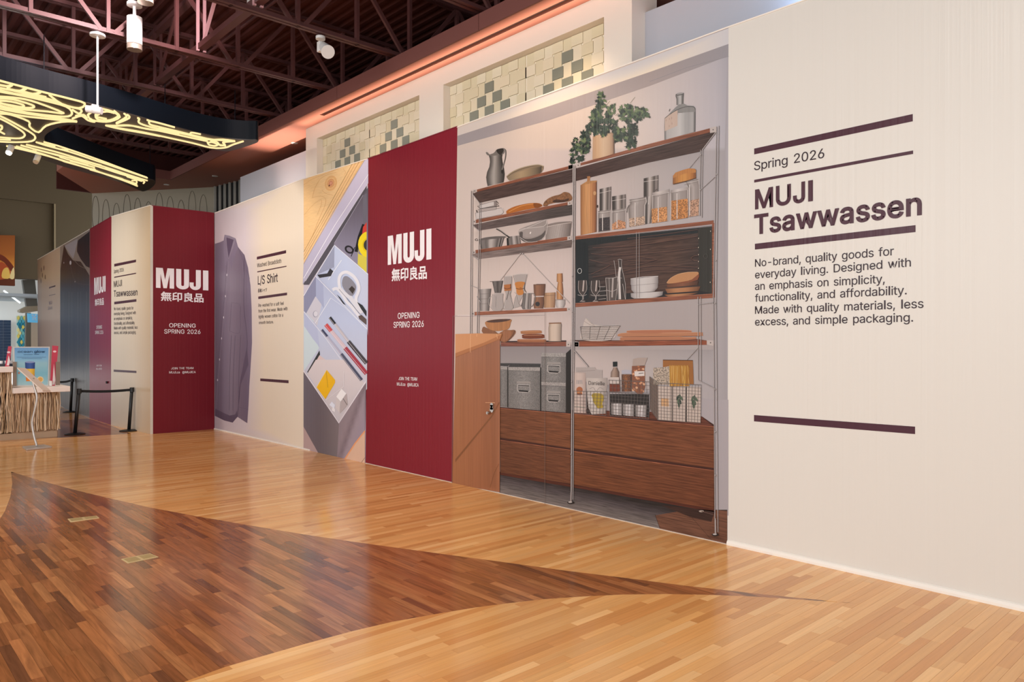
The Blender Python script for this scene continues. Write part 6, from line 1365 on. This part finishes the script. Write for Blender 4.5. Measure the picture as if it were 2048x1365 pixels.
# demijohn
a = art(6)
a.cyl([(p[0][0], p[0][1], p[1][0], p[1][1]) for p in [ZH(175, 400, 542, 285), ZH(172, 500, 542, 400), ZH(175, 655, 540, 555)]], [(0, '5e5c5c'), (.04, 'b5b0ae'), (.35, 'c4c0be'), (.5, 'cbc8c6'), (.7, 'a7a5a4'), (.96, 'b4b1b0'), (1, '4c4a4a')])
a.shade(ZH(178, 395, 230, 345, 310, 262, 345, 235, 400, 222, 450, 245, 520, 250, 540, 275, 540, 320, 300, 335, 200, 375), lambda x, y: rgb('908e8c'), 6)
a.poly(ZH(178, 400, 220, 355, 330, 300, 330, 485, 178, 550), 'cdb5a6'); a.cyl([(p[0][0], p[0][1], p[1][0], p[1][1]) for p in [ZH(305, 128, 405, 100), ZH(318, 170, 400, 150), ZH(318, 240, 398, 225)]], [(0, '4f4d4c'), (.25, 'a19e9c'), (.55, 'cac7c5'), (.8, '7c7a78'), (1, '4c4a49')])
a.ell(*ZH(356, 110)[0], 8.6, 2.6, '63605f', -.2); a.ell(*ZH(358, 105)[0], 7, 1.5, 'a9a5a3', -.2); a.line(ZH(178, 398, 240, 350, 320, 300, 420, 262, 520, 262, 540, 290), 1, '4c4a49', True); a.line(ZH(230, 315, 240, 285), 1.4, '6f6c6a')
for x, y in ((195, 420), (235, 405), (262, 395), (232, 490), (265, 460)): a.line(ZH(x, y - 12, x, y + 12), .7, 'a98c80')
a.done('printed_glass_bottle', KIT)
# right second shelf
def cylz(Z, rows, S, nm, mat=None, sag=0.0, extra=None, layer=6, lab=None):
    a = art(layer); a.cyl([(p[0][0], p[0][1], p[1][0], p[1][1]) for p in [Z(*r) for r in rows]], S, sag)
    if extra: extra(a)
    return a.done(nm, KIT, mat)


WOODC = [(0, '8a5a38'), (.15, 'b9824e'), (.45, 'd09a66'), (.7, 'be8452'), (.92, '935c38'), (1, '5a3826')]
def ex(a): a.poly(ZC(168, 295, 172, 245, 165, 228, 200, 222, 215, 232, 205, 250, 208, 285), 'b17848'); a.poly(ZC(80, 345, 170, 290, 300, 282, 302, 300, 180, 330), 'b5824f', False); a.ell(*ZC(272, 455)[0], 3, 4, 'c89a6c'); a.ell(*ZC(310, 635)[0], 1.5, 3, '3c241a')


cylz(ZC, [(78, 345, 302, 290), (78, 700, 300, 640), (80, 1030, 298, 985)], WOODC, 'printed_wood_canister', PUP, extra=ex)
MET = [(0, '5e5754'), (.12, '2d2927'), (.25, '6b6461'), (.42, 'c6bdb9'), (.55, 'a1968f'), (.72, '3c3634'), (.85, '9c928e'), (1, '5c5451')]
def rim(Z, *l, c='e2d9d4'):
    return lambda a: (a.line(Z(*l), .7, c), None)


cylz(ZC, [(338, 400, 498, 365), (338, 720, 490, 690)], MET, 'printed_steel_canister', extra=rim(ZC, 340, 455, 498, 420))
cylz(ZC, [(508, 500, 696, 470), (510, 700, 696, 660)], MET, 'printed_steel_canister', extra=rim(ZC, 510, 560, 696, 530))
cylz(ZC, [(940, 255, 1142, 208), (940, 500, 1140, 460), (965, 880, 1060, 860)], MET, 'printed_steel_canister', extra=rim(ZC, 942, 300, 1142, 270))
GL = [(0, 'cfc6c2'), (.08, '7d7470'), (.2, 'a39a96'), (.45, 'b9b0ac'), (.55, 'a59c98'), (.9, '9b918d'), (.95, '6b625f'), (1, 'd4cbc7')]
def jar(body, fill, fc, lid=None, lidc='c8bfbb', nm='printed_jar', knob=None):
    a = art(8); a.cyl([(p[0][0], p[0][1], p[1][0], p[1][1]) for p in [ZC(*r) for r in body]], GL)
    x0, y0 = ZC(body[0][0], body[0][1])[0]; x1, y1 = ZC(body[0][2], body[0][3])[0]
    for k in range(3): a.line([(x0, y0 + 1 + k * 2.2), ((x0 + x1) / 2, (y0 + y1) / 2 + 1.4 + k * 2.2), (x1, y1 + 1 + k * 2.2)], .6, ['6a625f', 'd8d0cc', '837a76'][k], True)
    if lid: a.cyl([(p[0][0], p[0][1], p[1][0], p[1][1]) for p in [ZC(*r) for r in lid]], [(0, '9a918d'), (.4, lidc), (1, 'a79e9a')])
    a.done(nm, KIT)
    a = art(10); P = ZC(*fill); a.shade(P, lambda x, y: rgb(fc), 3); a.done('printed_jar_filling', KIT, PGRAIN)
    a = art(13); cx = (body[0][0] * .62 + body[0][2] * .38); yb = body[-1][1]; a.line(ZC(cx, body[0][1] + 40, cx, yb - 25), 1.6, 'e3dad6'); a.done('printed_glint', KIT)


jar([(318, 700, 490, 680), (312, 760, 492, 740), (315, 990, 490, 965)], (332, 800, 480, 780, 482, 962, 330, 980), '44393a')
jar([(510, 690, 696, 660), (503, 750, 700, 720), (505, 955, 698, 930)], (512, 880, 600, 820, 695, 850, 695, 935, 512, 955), 'd59a70')
jar([(740, 545, 975, 505), (745, 600, 985, 570), (718, 650, 965, 620), (738, 915, 962, 880)], (745, 800, 960, 770, 960, 882, 748, 918), 'cfb098')
jar([(1055, 470, 1290, 420), (1060, 520, 1285, 480), (1050, 870, 1280, 835)], (1052, 670, 1262, 640, 1264, 838, 1054, 868), 'dc9c62', [(1055, 450, 1290, 400), (1058, 485, 1288, 440)], 'd3c9c4')
jar([(1500, 300, 1690, 260), (1560, 400, 1705, 350), (1560, 785, 1705, 760)], (1560, 560, 1700, 530, 1690, 760, 1560, 780), 'c79c80')
jar([(1310, 420, 1548, 370), (1305, 460, 1552, 420), (1312, 830, 1550, 790)], (1322, 560, 1545, 530, 1548, 790, 1318, 828), 'cd8a4c', [(1312, 415, 1548, 372), (1308, 455, 1550, 410)], 'd6cdc9')
a = art(14); a.cyl([(p[0][0], p[0][1], p[1][0], p[1][1]) for p in [ZC(1345, 215, 1655, 130), ZC(1342, 330, 1660, 255)]], [(0, '8a5426'), (.2, 'c08038'), (.5, 'd39448'), (.8, 'b87636'), (1, '7c481f')]); a.poly(ZC(1345, 220, 1380, 175, 1480, 140, 1560, 118, 1640, 122, 1662, 150, 1655, 175, 1500, 190, 1350, 250), 'bf7f3e', False); a.line(ZC(1345, 335, 1500, 300, 1660, 248), 1.2, '5c3416', True); a.done('printed_wooden_lid', KIT, PUP)
a = art(12); a.line(ZC(1010, 610, 1018, 500), 1.4, 'dcd6d2'); a.line(ZC(715, 720, 722, 660, 745, 620), 1.1, '4e4644'); a.line(ZC(1100, 420, 1130, 400), 1.4, '5c5451'); a.done('printed_clips', KIT)

# left third shelf: pans
a = art(6)
a.cyl([(p[0][0], p[0][1], p[1][0], p[1][1]) for p in [ZD(130, 325, 455, 285), ZD(130, 370, 440, 330), ZD(150, 445, 415, 410)]], STEELS); a.poly(ZD(120, 320, 200, 295, 330, 280, 450, 278, 470, 292, 400, 305, 240, 320, 130, 335), '6a625f', True); a.line(ZD(70, 320, 90, 310, 105, 335, 75, 335, 68, 320), 1, '5c5451', True); a.line(ZD(410, 300, 385, 415), 2, '2a2523'); a.done('printed_pan', KIT)
cylz(ZD, [(495, 285, 650, 268), (505, 395, 665, 375)], STEELS, 'printed_saucepan', extra=lambda a: (a.line(ZD(345, 182, 400, 210, 480, 270, 520, 295), 2.6, '2a2624', True), a.line(ZD(345, 178, 400, 205, 480, 265), .6, 'b0a7a3', True), a.line(ZD(490, 300, 495, 400), 3.4, '221e1c')))
a = art(7); a.poly(ZD(640, 200, 700, 165, 850, 110, 990, 65, 1000, 170, 985, 260, 930, 325, 800, 358, 700, 350, 645, 270), '9c928e', True); a.poly(ZD(650, 230, 700, 225, 690, 300, 800, 310, 930, 260, 985, 200, 960, 290, 860, 345, 700, 345, 655, 290), '5d5552', True)
a.poly(ZD(660, 200, 830, 150, 960, 150, 950, 230, 820, 290, 700, 280, 690, 225), 'a59b97', True)
for l in ((640, 215, 820, 140, 1000, 60), (640, 215, 700, 180, 960, 150, 1000, 80), (1000, 70, 1010, 150, 990, 260, 940, 320), (650, 290, 760, 355, 880, 345)): a.line(ZD(*l), .7, 'dcd3cf', True)
a.ell(*ZD(790, 235)[0], 1.2, 2.4, 'f0e8e4', .4); a.done('printed_glass_bowl', KIT)
a = art(7); a.cyl([(p[0][0], p[0][1], p[1][0], p[1][1]) for p in [ZD(1000, 150, 1325, 92), ZD(985, 325, 1305, 275)]], [(0, '8f8580'), (.2, 'b3a8a3'), (.5, 'c6bbb6'), (.8, 'a0948f'), (1, '6e6460')]); a.poly(ZD(1000, 150, 1010, 125, 1150, 95, 1300, 85, 1328, 98, 1180, 118), '8c807b', True)
for k in range(22): t = k / 22; x0 = 1008 + 310 * t; a.line(ZD(x0, 152 - 52 * t, x0 - 18 + 4 * t, 318 - 45 * t), .5, '857a75')
a.line(ZD(1000, 160, 1150, 125, 1325, 104), .8, 'ddd2cc', True); a.done('printed_ramekin', KIT)
# fourth shelf: coffee things
cylz(ZD, [(115, 970, 280, 960), (125, 1060, 268, 1060), (135, 1250, 250, 1250)], [(0, '6f6866'), (.2, '9b9390'), (.45, 'c1b9b5'), (.7, '8f8783'), (1, '5c5552')], 'printed_steel_cup', extra=lambda a: [a.line(ZD(118 + k * 4, 1030 + 65 * k, 270 - 5 * k, 1025 + 65 * k), .6, '6a6360') for k in range(3)])
a = art(7); a.cyl([(p[0][0], p[0][1], p[1][0], p[1][1]) for p in [ZD(292, 865, 435, 855), ZD(325, 1015, 405, 1015)]], [(0, '4a4441'), (.2, '8c8480'), (.5, '5a524f'), (.8, '8a827e'), (1, '3e3835')])
for k in range(8): a.line(ZD(305 + k * 17, 865, 330 + k * 10, 1010), .5, '3a3432')
a.line(ZD(262, 868, 435, 858), .9, '79706c'); a.done('printed_dripper', KIT)
def glass(nm, poly, lines, l=8, fill='b3a9a5'):
    a = art(l); a.poly(ZD(*poly), fill, False)
    for q_ in lines: a.line(ZD(*q_), .7, '6b625e', True); a.line([(x + .8, y) for x, y in ZD(*q_)], .5, 'e2dad6', True)
    a.done(nm, KIT)


glass('printed_glass_server', (300, 1035, 435, 1025, 430, 1060, 440, 1200, 400, 1245, 320, 1245, 280, 1215, 300, 1100), [(300, 1030, 298, 1100, 282, 1215), (435, 1030, 430, 1100, 438, 1210, 405, 1248), (320, 1022, 435, 1022), (300, 1062, 255, 1075, 240, 1130, 255, 1190, 285, 1205), (345, 1060, 342, 1200), (285, 1215, 320, 1248, 400, 1245)])
glass('printed_glass_carafe', (450, 800, 550, 795, 540, 900, 540, 985, 520, 1030, 570, 1200, 545, 1238, 470, 1240, 440, 1215, 480, 1040, 460, 985, 452, 900), [(450, 805, 452, 900, 460, 985, 475, 1050, 440, 1215), (548, 800, 540, 985, 530, 1040, 570, 1215), (440, 1218, 480, 1242, 560, 1225), (450, 803, 548, 800)])
glass('printed_glass_carafe', (568, 790, 750, 772, 720, 900, 700, 1030, 640, 1150, 660, 1190, 570, 1215, 590, 1080, 620, 1030, 590, 890), [(568, 792, 595, 890), (568, 790, 650, 775, 752, 772), (745, 780, 720, 890), (620, 1035, 590, 1090, 572, 1210), (580, 1010, 610, 1030, 640, 1150, 665, 1190)])
a = art(9); a.poly(ZD(445, 910, 540, 900, 540, 985, 452, 992), 'b4713f'); a.line(ZD(445, 950, 490, 965, 540, 945), 1.2, '6a3c20', True); a.line(ZD(510, 985, 495, 1050, 480, 1105), 1, '4a3a30', True); a.line(ZD(530, 900, 535, 960), 1, '5a3420'); a.done('printed_wood_collar', KIT)
a = art(9); a.poly(ZD(592, 880, 715, 875, 690, 950, 700, 1030, 620, 1040, 605, 960), 'c98442', True); a.line(ZD(600, 955, 660, 970, 715, 950), 1.2, '6a3c20', True); a.ell(*ZD(662, 960)[0], 2.5, 2.8, 'a8642c'); a.line(ZD(722, 880, 712, 960, 735, 1010), 1.2, '5a4a40', True); a.done('printed_wood_collar', KIT)
cylz(ZD, [(700, 1020, 800, 1018), (690, 1080, 800, 1080), (675, 1200, 795, 1200), (690, 1228, 790, 1226)], STEELS, 'printed_milk_jug', layer=9, extra=lambda a: (a.line(ZD(785, 1025, 840, 1030, 850, 1100, 820, 1180, 790, 1195), 1.6, '8a817d', True), a.line(ZD(700, 1020, 690, 1120, 668, 1190), 1, '5b5350', True)))
WD = [(0, '6b452f'), (.3, '99694a'), (.6, '8a5c3f'), (1, '5a3826')]
cylz(ZD, [(828, 905, 985, 900), (835, 1055, 975, 1052)], WD, 'printed_wood_cup', PUP, extra=lambda a: a.poly(ZD(832, 912, 870, 900, 985, 898, 980, 910, 900, 915), '6d4a38'))
cylz(ZD, [(838, 1070, 965, 1066), (828, 1150, 968, 1150), (835, 1220, 955, 1218)], WD, 'printed_wood_cup', PUP, extra=lambda a: (a.ell(*ZD(882, 1160)[0], 4.6, 4.6, '2c2220')))
cylz(ZD, [(970, 1015, 1115, 1008), (962, 1060, 1115, 1055), (966, 1210, 1105, 1208)], [(0, '8d6848'), (.3, 'c09670'), (.6, 'c49c78'), (1, '8a6244')], 'printed_wood_pot', PUP, extra=rim(ZD, 965, 1052, 1112, 1045, c='7c5a40'))
cylz(ZD, [(1132, 765, 1205, 760), (1130, 870, 1210, 868), (1148, 878, 1200, 878), (1142, 900, 1208, 895), (1128, 1000, 1215, 1000), (1128, 1100, 1212, 1100)], WOODC, 'printed_pestle', PUP)
cylz(ZD, [(1112, 1108, 1242, 1104), (1115, 1170, 1240, 1165), (1130, 1208, 1222, 1206)], [(0, 'a59d9a'), (.4, 'ded6d2'), (1, '8d8582')], 'printed_mortar', extra=rim(ZD, 1112, 1108, 1242, 1104, c='5a4038'))
# fifth shelf
a = art(6); a.poly(ZF(380, 308, 430, 325, 500, 345, 560, 385, 620, 345, 690, 345, 740, 345, 748, 380, 700, 440, 650, 475, 590, 478, 380, 385), '8f5a34', True); a.poly(ZF(560, 385, 650, 345, 700, 360, 690, 420, 640, 465, 590, 470), 'a26840', True); a.line(ZF(740, 350, 720, 400, 670, 460), 1.4, '5a3420', True)
a.poly(ZF(408, 250, 500, 225, 690, 220, 694, 260, 670, 330, 600, 350, 520, 355, 440, 330, 410, 290), 'b87c48', True); a.poly(ZF(415, 248, 520, 225, 690, 220, 640, 245, 500, 260), '4f2d1c', True); a.done('printed_wood_bowls', KIT, PUP)
a = art(6)
for q_, c_ in (((772, 465, 1092, 465, 16), 'a56a48'), ((824, 418, 1075, 415, 24), '7c3f24'), ((808, 372, 1046, 366, 18), 'b0774e')):
    x0, y0, x1, y1, h = q_; a.poly(ZF(x0, y0, x0 + 20, y0 - h, x1 - 25, y1 - h, x1, y1, x1 - 20, y1 + h, x0 + 25, y0 + h), c_, True); a.line(ZF(x0 + 20, y0 - h * .5, x1 - 25, y1 - h * .5), .8, 'd09a74')
a.done('printed_wood_plates', KIT)
cylz(ZF, [(1128, 265, 1268, 262), (1128, 290, 1275, 290), (1122, 320, 1272, 320), (1124, 472, 1270, 472)], [(0, '9d8a7c'), (.25, 'd8c4b2'), (.55, 'd9c6b6'), (.9, 'a8978a'), (1, '6c5f58')], 'printed_jar', extra=lambda a: (a.line(ZF(1128, 268, 1268, 264), 2.2, '8a5f42')))
a = art(6); a.poly(ZG(150, 185, 165, 130, 190, 95, 230, 130, 270, 165, 400, 180, 570, 175, 540, 235, 470, 345, 150, 345, 130, 250), 'cdc1ba', True)
for k in range(7): a.line(ZG(150, 210 + k * 22, 300, 200 + k * 22, 500, 205 + k * 20), .5, 'a3958d', True)
for l in ((165, 130, 230, 170, 300, 190), (190, 98, 240, 150, 280, 175)): a.line(ZG(*l), .6, '9c8e87', True)
a.done('printed_linen', KIT)
def basket(nm, frame, nx, ny, l=12, c='6f6764'):
    """wire grid between four picture corners"""
    a = art(l); TL, TR, BR, BL = frame
    for i in range(nx + 1): t = i / nx; a.o -= .00008; a.line([mix(TL, TR, t), mix(BL, BR, t)], .62, c)
    for j in range(ny + 1): t = j / ny; a.o -= .00008; a.line([mix(TL, BL, t), mix(TR, BR, t)], .62 if j else 1.1, c)
    a.done(nm, KIT)


basket('printed_wire_basket', ZG(122, 195, 575, 183, 470, 345, 145, 335), 4, 8, c='5a5250')
a = art(7)
for pts, c_ in (((575, 320, 640, 310, 1200, 305, 1300, 310, 1430, 310, 1425, 335, 1300, 345, 620, 352, 580, 340), 'b77c5c'), ((548, 280, 650, 262, 1100, 262, 1250, 262, 1490, 255, 1508, 275, 1490, 300, 1200, 300, 1000, 302, 600, 308), 'bb8260'), ((650, 250, 700, 235, 1180, 228, 1370, 235, 1382, 250, 1360, 258, 1050, 262, 960, 272, 680, 262), 'b4775a')):
    a.poly(ZG(*pts), c_, True); q_ = ZG(*pts); a.line(q_[:5], .7, 'd8a888', True)
a.line(ZG(600, 308, 1200, 302, 1490, 300), .8, '5c3428'); a.line(ZG(620, 350, 1300, 346, 1425, 338), .8, '5c3428'); a.done('printed_cutting_boards', KIT)
# galvanised boxes
def gbox(nm, pts, top, lid, h):
    a = art(6); P = ZF(*pts); a.shade(P, lambda x, y: stops([(0, '7a7673'), (.5, '908c89'), (1, '726e6b')], (x - P[0][0]) / (P[1][0] - P[0][0])), 8)
    if top: a.poly(ZF(*top), '393534')
    a.poly(ZF(*lid), 'a8a29e'); q_ = ZF(*lid); a.line(q_[2:4], .7, '4c4644'); a.done(nm, KIT, PSPECK)
    if h:
        x, y = h; a = art(8); a.poly(ZF(x - 75, y - 60, x + 75, y - 55, x + 80, y - 30, x - 80, y - 32), 'a09a96'); a.line(ZF(x - 70, y - 20, x + 70, y - 14, x + 72, y + 55, x + 40, y + 70, x - 55, y + 65, x - 72, y + 45, x - 70, y - 20), 1.3, 'c9c2be'); a.line(ZF(x - 60, y - 12, x + 62, y - 6), 1.2, '2b2725'); a.poly(ZF(x - 55, y + 42, x + 55, y + 50, x + 50, y + 68, x - 52, y + 60), '2a2624'); a.done('printed_box_handle', KIT)


gbox('printed_steel_box', (578, 755, 655, 765, 655, 1222, 578, 1212), (578, 722, 695, 722, 660, 757, 578, 752), (578, 755, 655, 765, 655, 800, 578, 795), None)
gbox('printed_steel_box', (667, 765, 1028, 768, 1028, 1262, 667, 1228), (690, 722, 1035, 728, 1030, 768, 667, 765), (665, 765, 1028, 770, 1028, 815, 665, 805), (842, 985))
gbox('printed_steel_box', (1042, 605, 1322, 608, 1322, 945, 1042, 935), None, (1042, 605, 1322, 608, 1322, 655, 1042, 650), (1185, 765))
gbox('printed_steel_box', (1042, 935, 1320, 945, 1320, 1285, 1042, 1262), None, (1042, 935, 1320, 945, 1320, 985, 1042, 975), (1182, 1095))
for q_ in ((1322, 610, 1378, 560, 1378, 1290, 1322, 1285), (655, 760, 667, 765, 667, 1228, 655, 1222), (1028, 768, 1042, 770, 1042, 1268, 1028, 1262)): a = art(5); a.poly(ZF(*q_), '28231f'); a.done('printed_box_shade', KIT)
# pantry goods
a = art(6); a.poly(ZG(70, 655, 285, 655, 300, 680, 370, 685, 370, 775, 70, 780), 'b5aba7'); a.line(ZG(90, 700, 290, 690), .6, '938985'); a.done('printed_paper_bag', KIT)
a = art(7); a.shade(ZG(45, 712, 182, 715, 185, 1178, 48, 1170), lambda x, y: stops([(0, 'c9b5ab'), (.5, 'd8c5bc'), (1, 'b5a39c')], (x - 1148) / 24), 6); a.ell(*ZG(112, 912)[0], 6.4, 6.4, 'b06c48'); a.ell(*ZG(112, 945)[0], 5.4, 4.6, 'c58458'); a.ell(*ZG(112, 960)[0], 6, 2, '8a5238')
for x in (80, 95, 108, 122, 138): a.line(ZG(x, 800, x + 3, 845), .8, '7c8890')
a.line(ZG(55, 1100, 170, 1110), .6, '8a9a88'); a.done('printed_flour_pack', KIT)
a = art(7); a.shade(ZG(190, 775, 300, 778, 425, 775, 430, 860, 400, 1000, 410, 1180, 250, 1190, 215, 1120, 195, 950), lambda x, y: stops([(0, 'c2b8b2'), (.5, 'cfc5be'), (1, 'a59b96')], (x - 1173) / 42), 6)
a.poly(ZG(255, 960, 300, 950, 370, 960, 390, 1010, 370, 1070, 385, 1110, 320, 1120, 290, 1080, 250, 1020), 'b39a3c', True); a.line(ZG(225, 900, 270, 885, 300, 930, 340, 885, 385, 905), 1, '9c9490', True); a.ell(*ZG(240, 1030)[0], 4, 9, 'dcd4ce'); a.done('printed_snack_bag', KIT)
m = MB(); q_ = ZG(215, 852, 400, 862); words(MAIN, 'Danielle', q_[0][0], q_[0][1], q_[1][0], q_[1][1], 7.2, '4a423f', .0060, 2, mb=m); m.build('printed_pack_lettering', PRINT, KIT)
cylz(ZG, [(495, 655, 540, 655), (490, 675, 545, 675), (468, 710, 562, 708), (465, 760, 563, 760), (455, 800, 570, 800), (455, 930, 572, 925)], [(0, '7d6a60'), (.3, 'b09a8c'), (.6, '9a8272'), (1, '5c4a44')], 'printed_bottle', layer=7, extra=lambda a: (a.poly(ZG(490, 592, 540, 590, 541, 645, 491, 648), '1e2424'), a.poly(ZG(457, 768, 560, 768, 562, 840, 457, 840), 'd0c4be'), a.poly(ZG(455, 845, 570, 845, 570, 930, 455, 932), '7a4030')))
cylz(ZG, [(590, 735, 705, 735), (590, 770, 705, 770), (592, 930, 705, 930)], [(0, '5a3a2c'), (.4, '9a6038'), (.8, '7c4a2c'), (1, '4a2c20')], 'printed_spice_jar', PGRAIN, layer=7)
a = art(8); a.poly(ZG(592, 690, 640, 682, 700, 690, 702, 728, 592, 730), 'b8b6c2', False); a.done('printed_jar_lid', KIT)
a = art(8); a.poly(ZG(720, 560, 780, 545, 885, 545, 850, 640, 715, 640), 'b3a39a', False); a.done('printed_bag_top', KIT)
a = art(8)
rl = random.Random(3)
a.poly(ZG(708, 640, 850, 635, 858, 880, 830, 955, 770, 955, 710, 900), '8c5a44')
for k in range(95):
    x, y = rl.uniform(715, 850), rl.uniform(640, 945); a.o = .0044 + .000012 * k
    a.ell(*ZG(x, y)[0], rl.uniform(1.5, 2.3), rl.uniform(2.0, 2.9), rl.choice(['c98c68', 'd8a07c', 'b87854', 'e0b08e']), rl.uniform(0, 3), 9)
a.o = .0060; a.poly(ZG(737, 700, 850, 698, 850, 752, 740, 758), 'e2d9d4'); a.line(ZG(785, 725, 840, 720), 1.6, '7c7470'); a.done('printed_nut_bag', KIT)
for x, y in ((535, 1130), (668, 1140), (810, 1150)):
    cylz(ZG, [(x - 62, y - 70, x + 60, y - 68), (x - 65, y - 40, x + 64, y - 38), (x - 62, y + 60, x + 62, y + 72)], [(0, '7c7572'), (.3, 'c9c2c0'), (.6, 'd6d0cf'), (1, '7a7370')], 'printed_tin', layer=7, extra=lambda a, x=x, y=y: (a.line(ZG(x - 55, y - 72, x + 55, y - 70), 2.6, '3c3634')))
a = art(5); a.poly(ZG(455, 960, 900, 960, 905, 1225, 460, 1200), '332e2c'); a.poly(ZG(190, 900, 205, 900, 250, 1190, 190, 1180), '3a2e2a'); a.done('printed_basket_shade', KIT)
a = art(7); a.shade(ZG(1060, 570, 1400, 575, 1410, 850, 1060, 850), lambda x, y: rgb('a06a38'), 10); a.line(ZG(1060, 572, 1400, 577), 1.6, '5e3a1e'); a.done('printed_pasta_box', KIT)
a = art(8); a.poly(ZG(1130, 630, 1345, 630, 1362, 660, 1355, 870, 1140, 870), 'b07c38')
for k in range(26): x0 = 1135 + k * 8.6; a.line(ZG(x0, 632 + rl.uniform(0, 14), x0 + rl.uniform(-12, 22), 868), .75, rl.choice(['e2b25c', 'd8a24c', 'c48c3c', 'ecc478']))
a.done('printed_spaghetti', KIT)
a = art(8); a.poly(ZG(950, 660, 1060, 655, 1140, 640, 1145, 850, 950, 850), 'bfae9c'); a.done('printed_pasta_bag', KIT, PGRAIN)
for x0, x1, dy, kind in ((1005, 1160, 0, 0), (1170, 1318, 12, 1), (1332, 1490, 22, 2)):
    a = art(8); P = ZG(x0, 868 + dy * .3, x1, 872 + dy * .3, x1, 1262 + dy, x0, 1250 + dy); a.shade(P, lambda x, y: rgb('cdbdb2'), 10)
    cx, cy = (x0 + x1) / 2, 1050 + dy
    if kind == 0: a.poly(ZG(cx - 45, cy - 45, cx + 40, cy - 40, cx + 45, cy + 50, cx - 40, cy + 45), 'd8ab7e')
    else:
        for dx, dy2, an in ((-15, -60, .3), (10, -70, -.1), (28, -55, -.5), (-8, -20, .2), (14, -15, -.3), (0, 20, 0)): q_ = ZG(cx + dx, cy + dy2)[0]; a.ell(q_[0], q_[1], 2.3, 5.6, rl.choice(['4c5e4c', '5c6e58', '3c4a40']), an, 10)
        a.line(ZG(cx, cy - 20, cx - 4, cy + 70), .8, '5c6e58')
    a.done('printed_carton', KIT)
a = art(6); a.poly(ZG(905, 760, 1000, 840, 1005, 1255, 915, 1130), '7c6a60'); a.poly(ZG(1158, 870, 1172, 872, 1172, 1275, 1158, 1262), '2e2624'); a.poly(ZG(1318, 875, 1333, 878, 1333, 1285, 1318, 1275), '2e2624'); a.done('printed_basket_shade', KIT)
basket('printed_wire_basket', ZG(45, 925, 432, 932, 415, 1205, 48, 1178), 10, 7)
basket('printed_wire_basket', ZG(450, 935, 925, 965, 900, 1245, 460, 1205), 13, 7)
basket('printed_wire_basket', ZG(445, 800, 915, 820, 920, 950, 450, 930), 11, 3)
basket('printed_wire_basket', ZG(1005, 830, 1500, 855, 1490, 1290, 1008, 1255), 14, 12)
basket('printed_wire_basket', ZG(910, 760, 1005, 830, 1005, 1255, 915, 1135), 4, 10)
Art.gain = 1.02
# wooden cupboard printed at the left with the real lock on the door
a = art(15)
a.shade(ZF(67, 655, 575, 448, 575, 1365) + [(1000.5, 985)] + [(905.5, 968)], lambda x, y: stops([(0, '9c6542'), (.5, '975f3e'), (.9, '8b5637'), (1, '996243')], (x - 908) / 92), 10)
a.done('printed_cupboard_side', KIT, attrmat('printed fine wood', .3, .45, (120, 120, 1.2), .16, 3))
a = art(16)
a.poly(ZF(67, 390, 320, 382, 595, 388, 575, 450, 67, 655), lambda x, y: mix(rgb('c78f64'), rgb('bd855a'), (x - 912) / 90)); a.poly(ZF(67, 608, 400, 485, 600, 392, 578, 452, 67, 658), 'a86f48'); a.line(ZF(70, 655, 575, 450), .8, '8a5636')
for l in ((240, 390, 238, 600), (312, 385, 312, 420), (540, 392, 545, 440)): a.line(ZF(*l), .6, 'e2b48c')
a.poly([(912, 925)] + [(912, 919)] + [(984, 832), (998, 806), (1000, 804), (1000, 808), (986, 834)], '7d5236'); a.line(ZT(265, 880, 240, 930, 218, 1005), 1, '7a4e34', True); a.line(ZF(410, 1170, 520, 1172), .9, 'd6a27a')
a.done('printed_cupboard_top', KIT)
# access door leaf: seams and lock
dr = bpy.data.objects.new('door_1', None); COL.objects.link(dr); c_ = MAIN.at(1000, 900); dr.location = (c_.x, c_.y, 0); LOCS['door_1'] = Vector(dr.location); dr['kind'] = 'structure'
for l, w_ in (([(908.5, 632), (1000, 629), (1091, 625)], .0), ([(1091.5, 625), (1091.5, 1010)], .5), ([(907.8, 632), (905.5, 968)], .8)):
    if w_: a = Art(MAIN, 22); a.line(l, w_, '6e5f58'); a.done('seam', dr)
lk = MAIN.at(986, 818, .012); ax = MAIN.n; CH = flat('chrome', 'c9c6c2', .18, .95)
m = MB()
for o_, r_ in ((Vector((0, 0, .045)), .026), (Vector((0, 0, -.01)), .032)): m.tube([lk + o_, lk + o_ + ax * .012], r_, n=22)
m.box((lk.x - .012, lk.y - .024, lk.z - .01), (lk.x + .0, lk.y + .024, lk.z + .045)); pl_ = m.build('lock_plate', CH, dr)
m = MB(); k_ = MAIN.at(980.5, 826, .02); m.tube([k_, k_ + ax * .03], .018, n=20); m.tube([k_ + ax * .03, k_ + ax * .036], .012, n=20); m.build('lock_cylinder', CH, dr)
pl_['label'] = 'chrome lock plate'
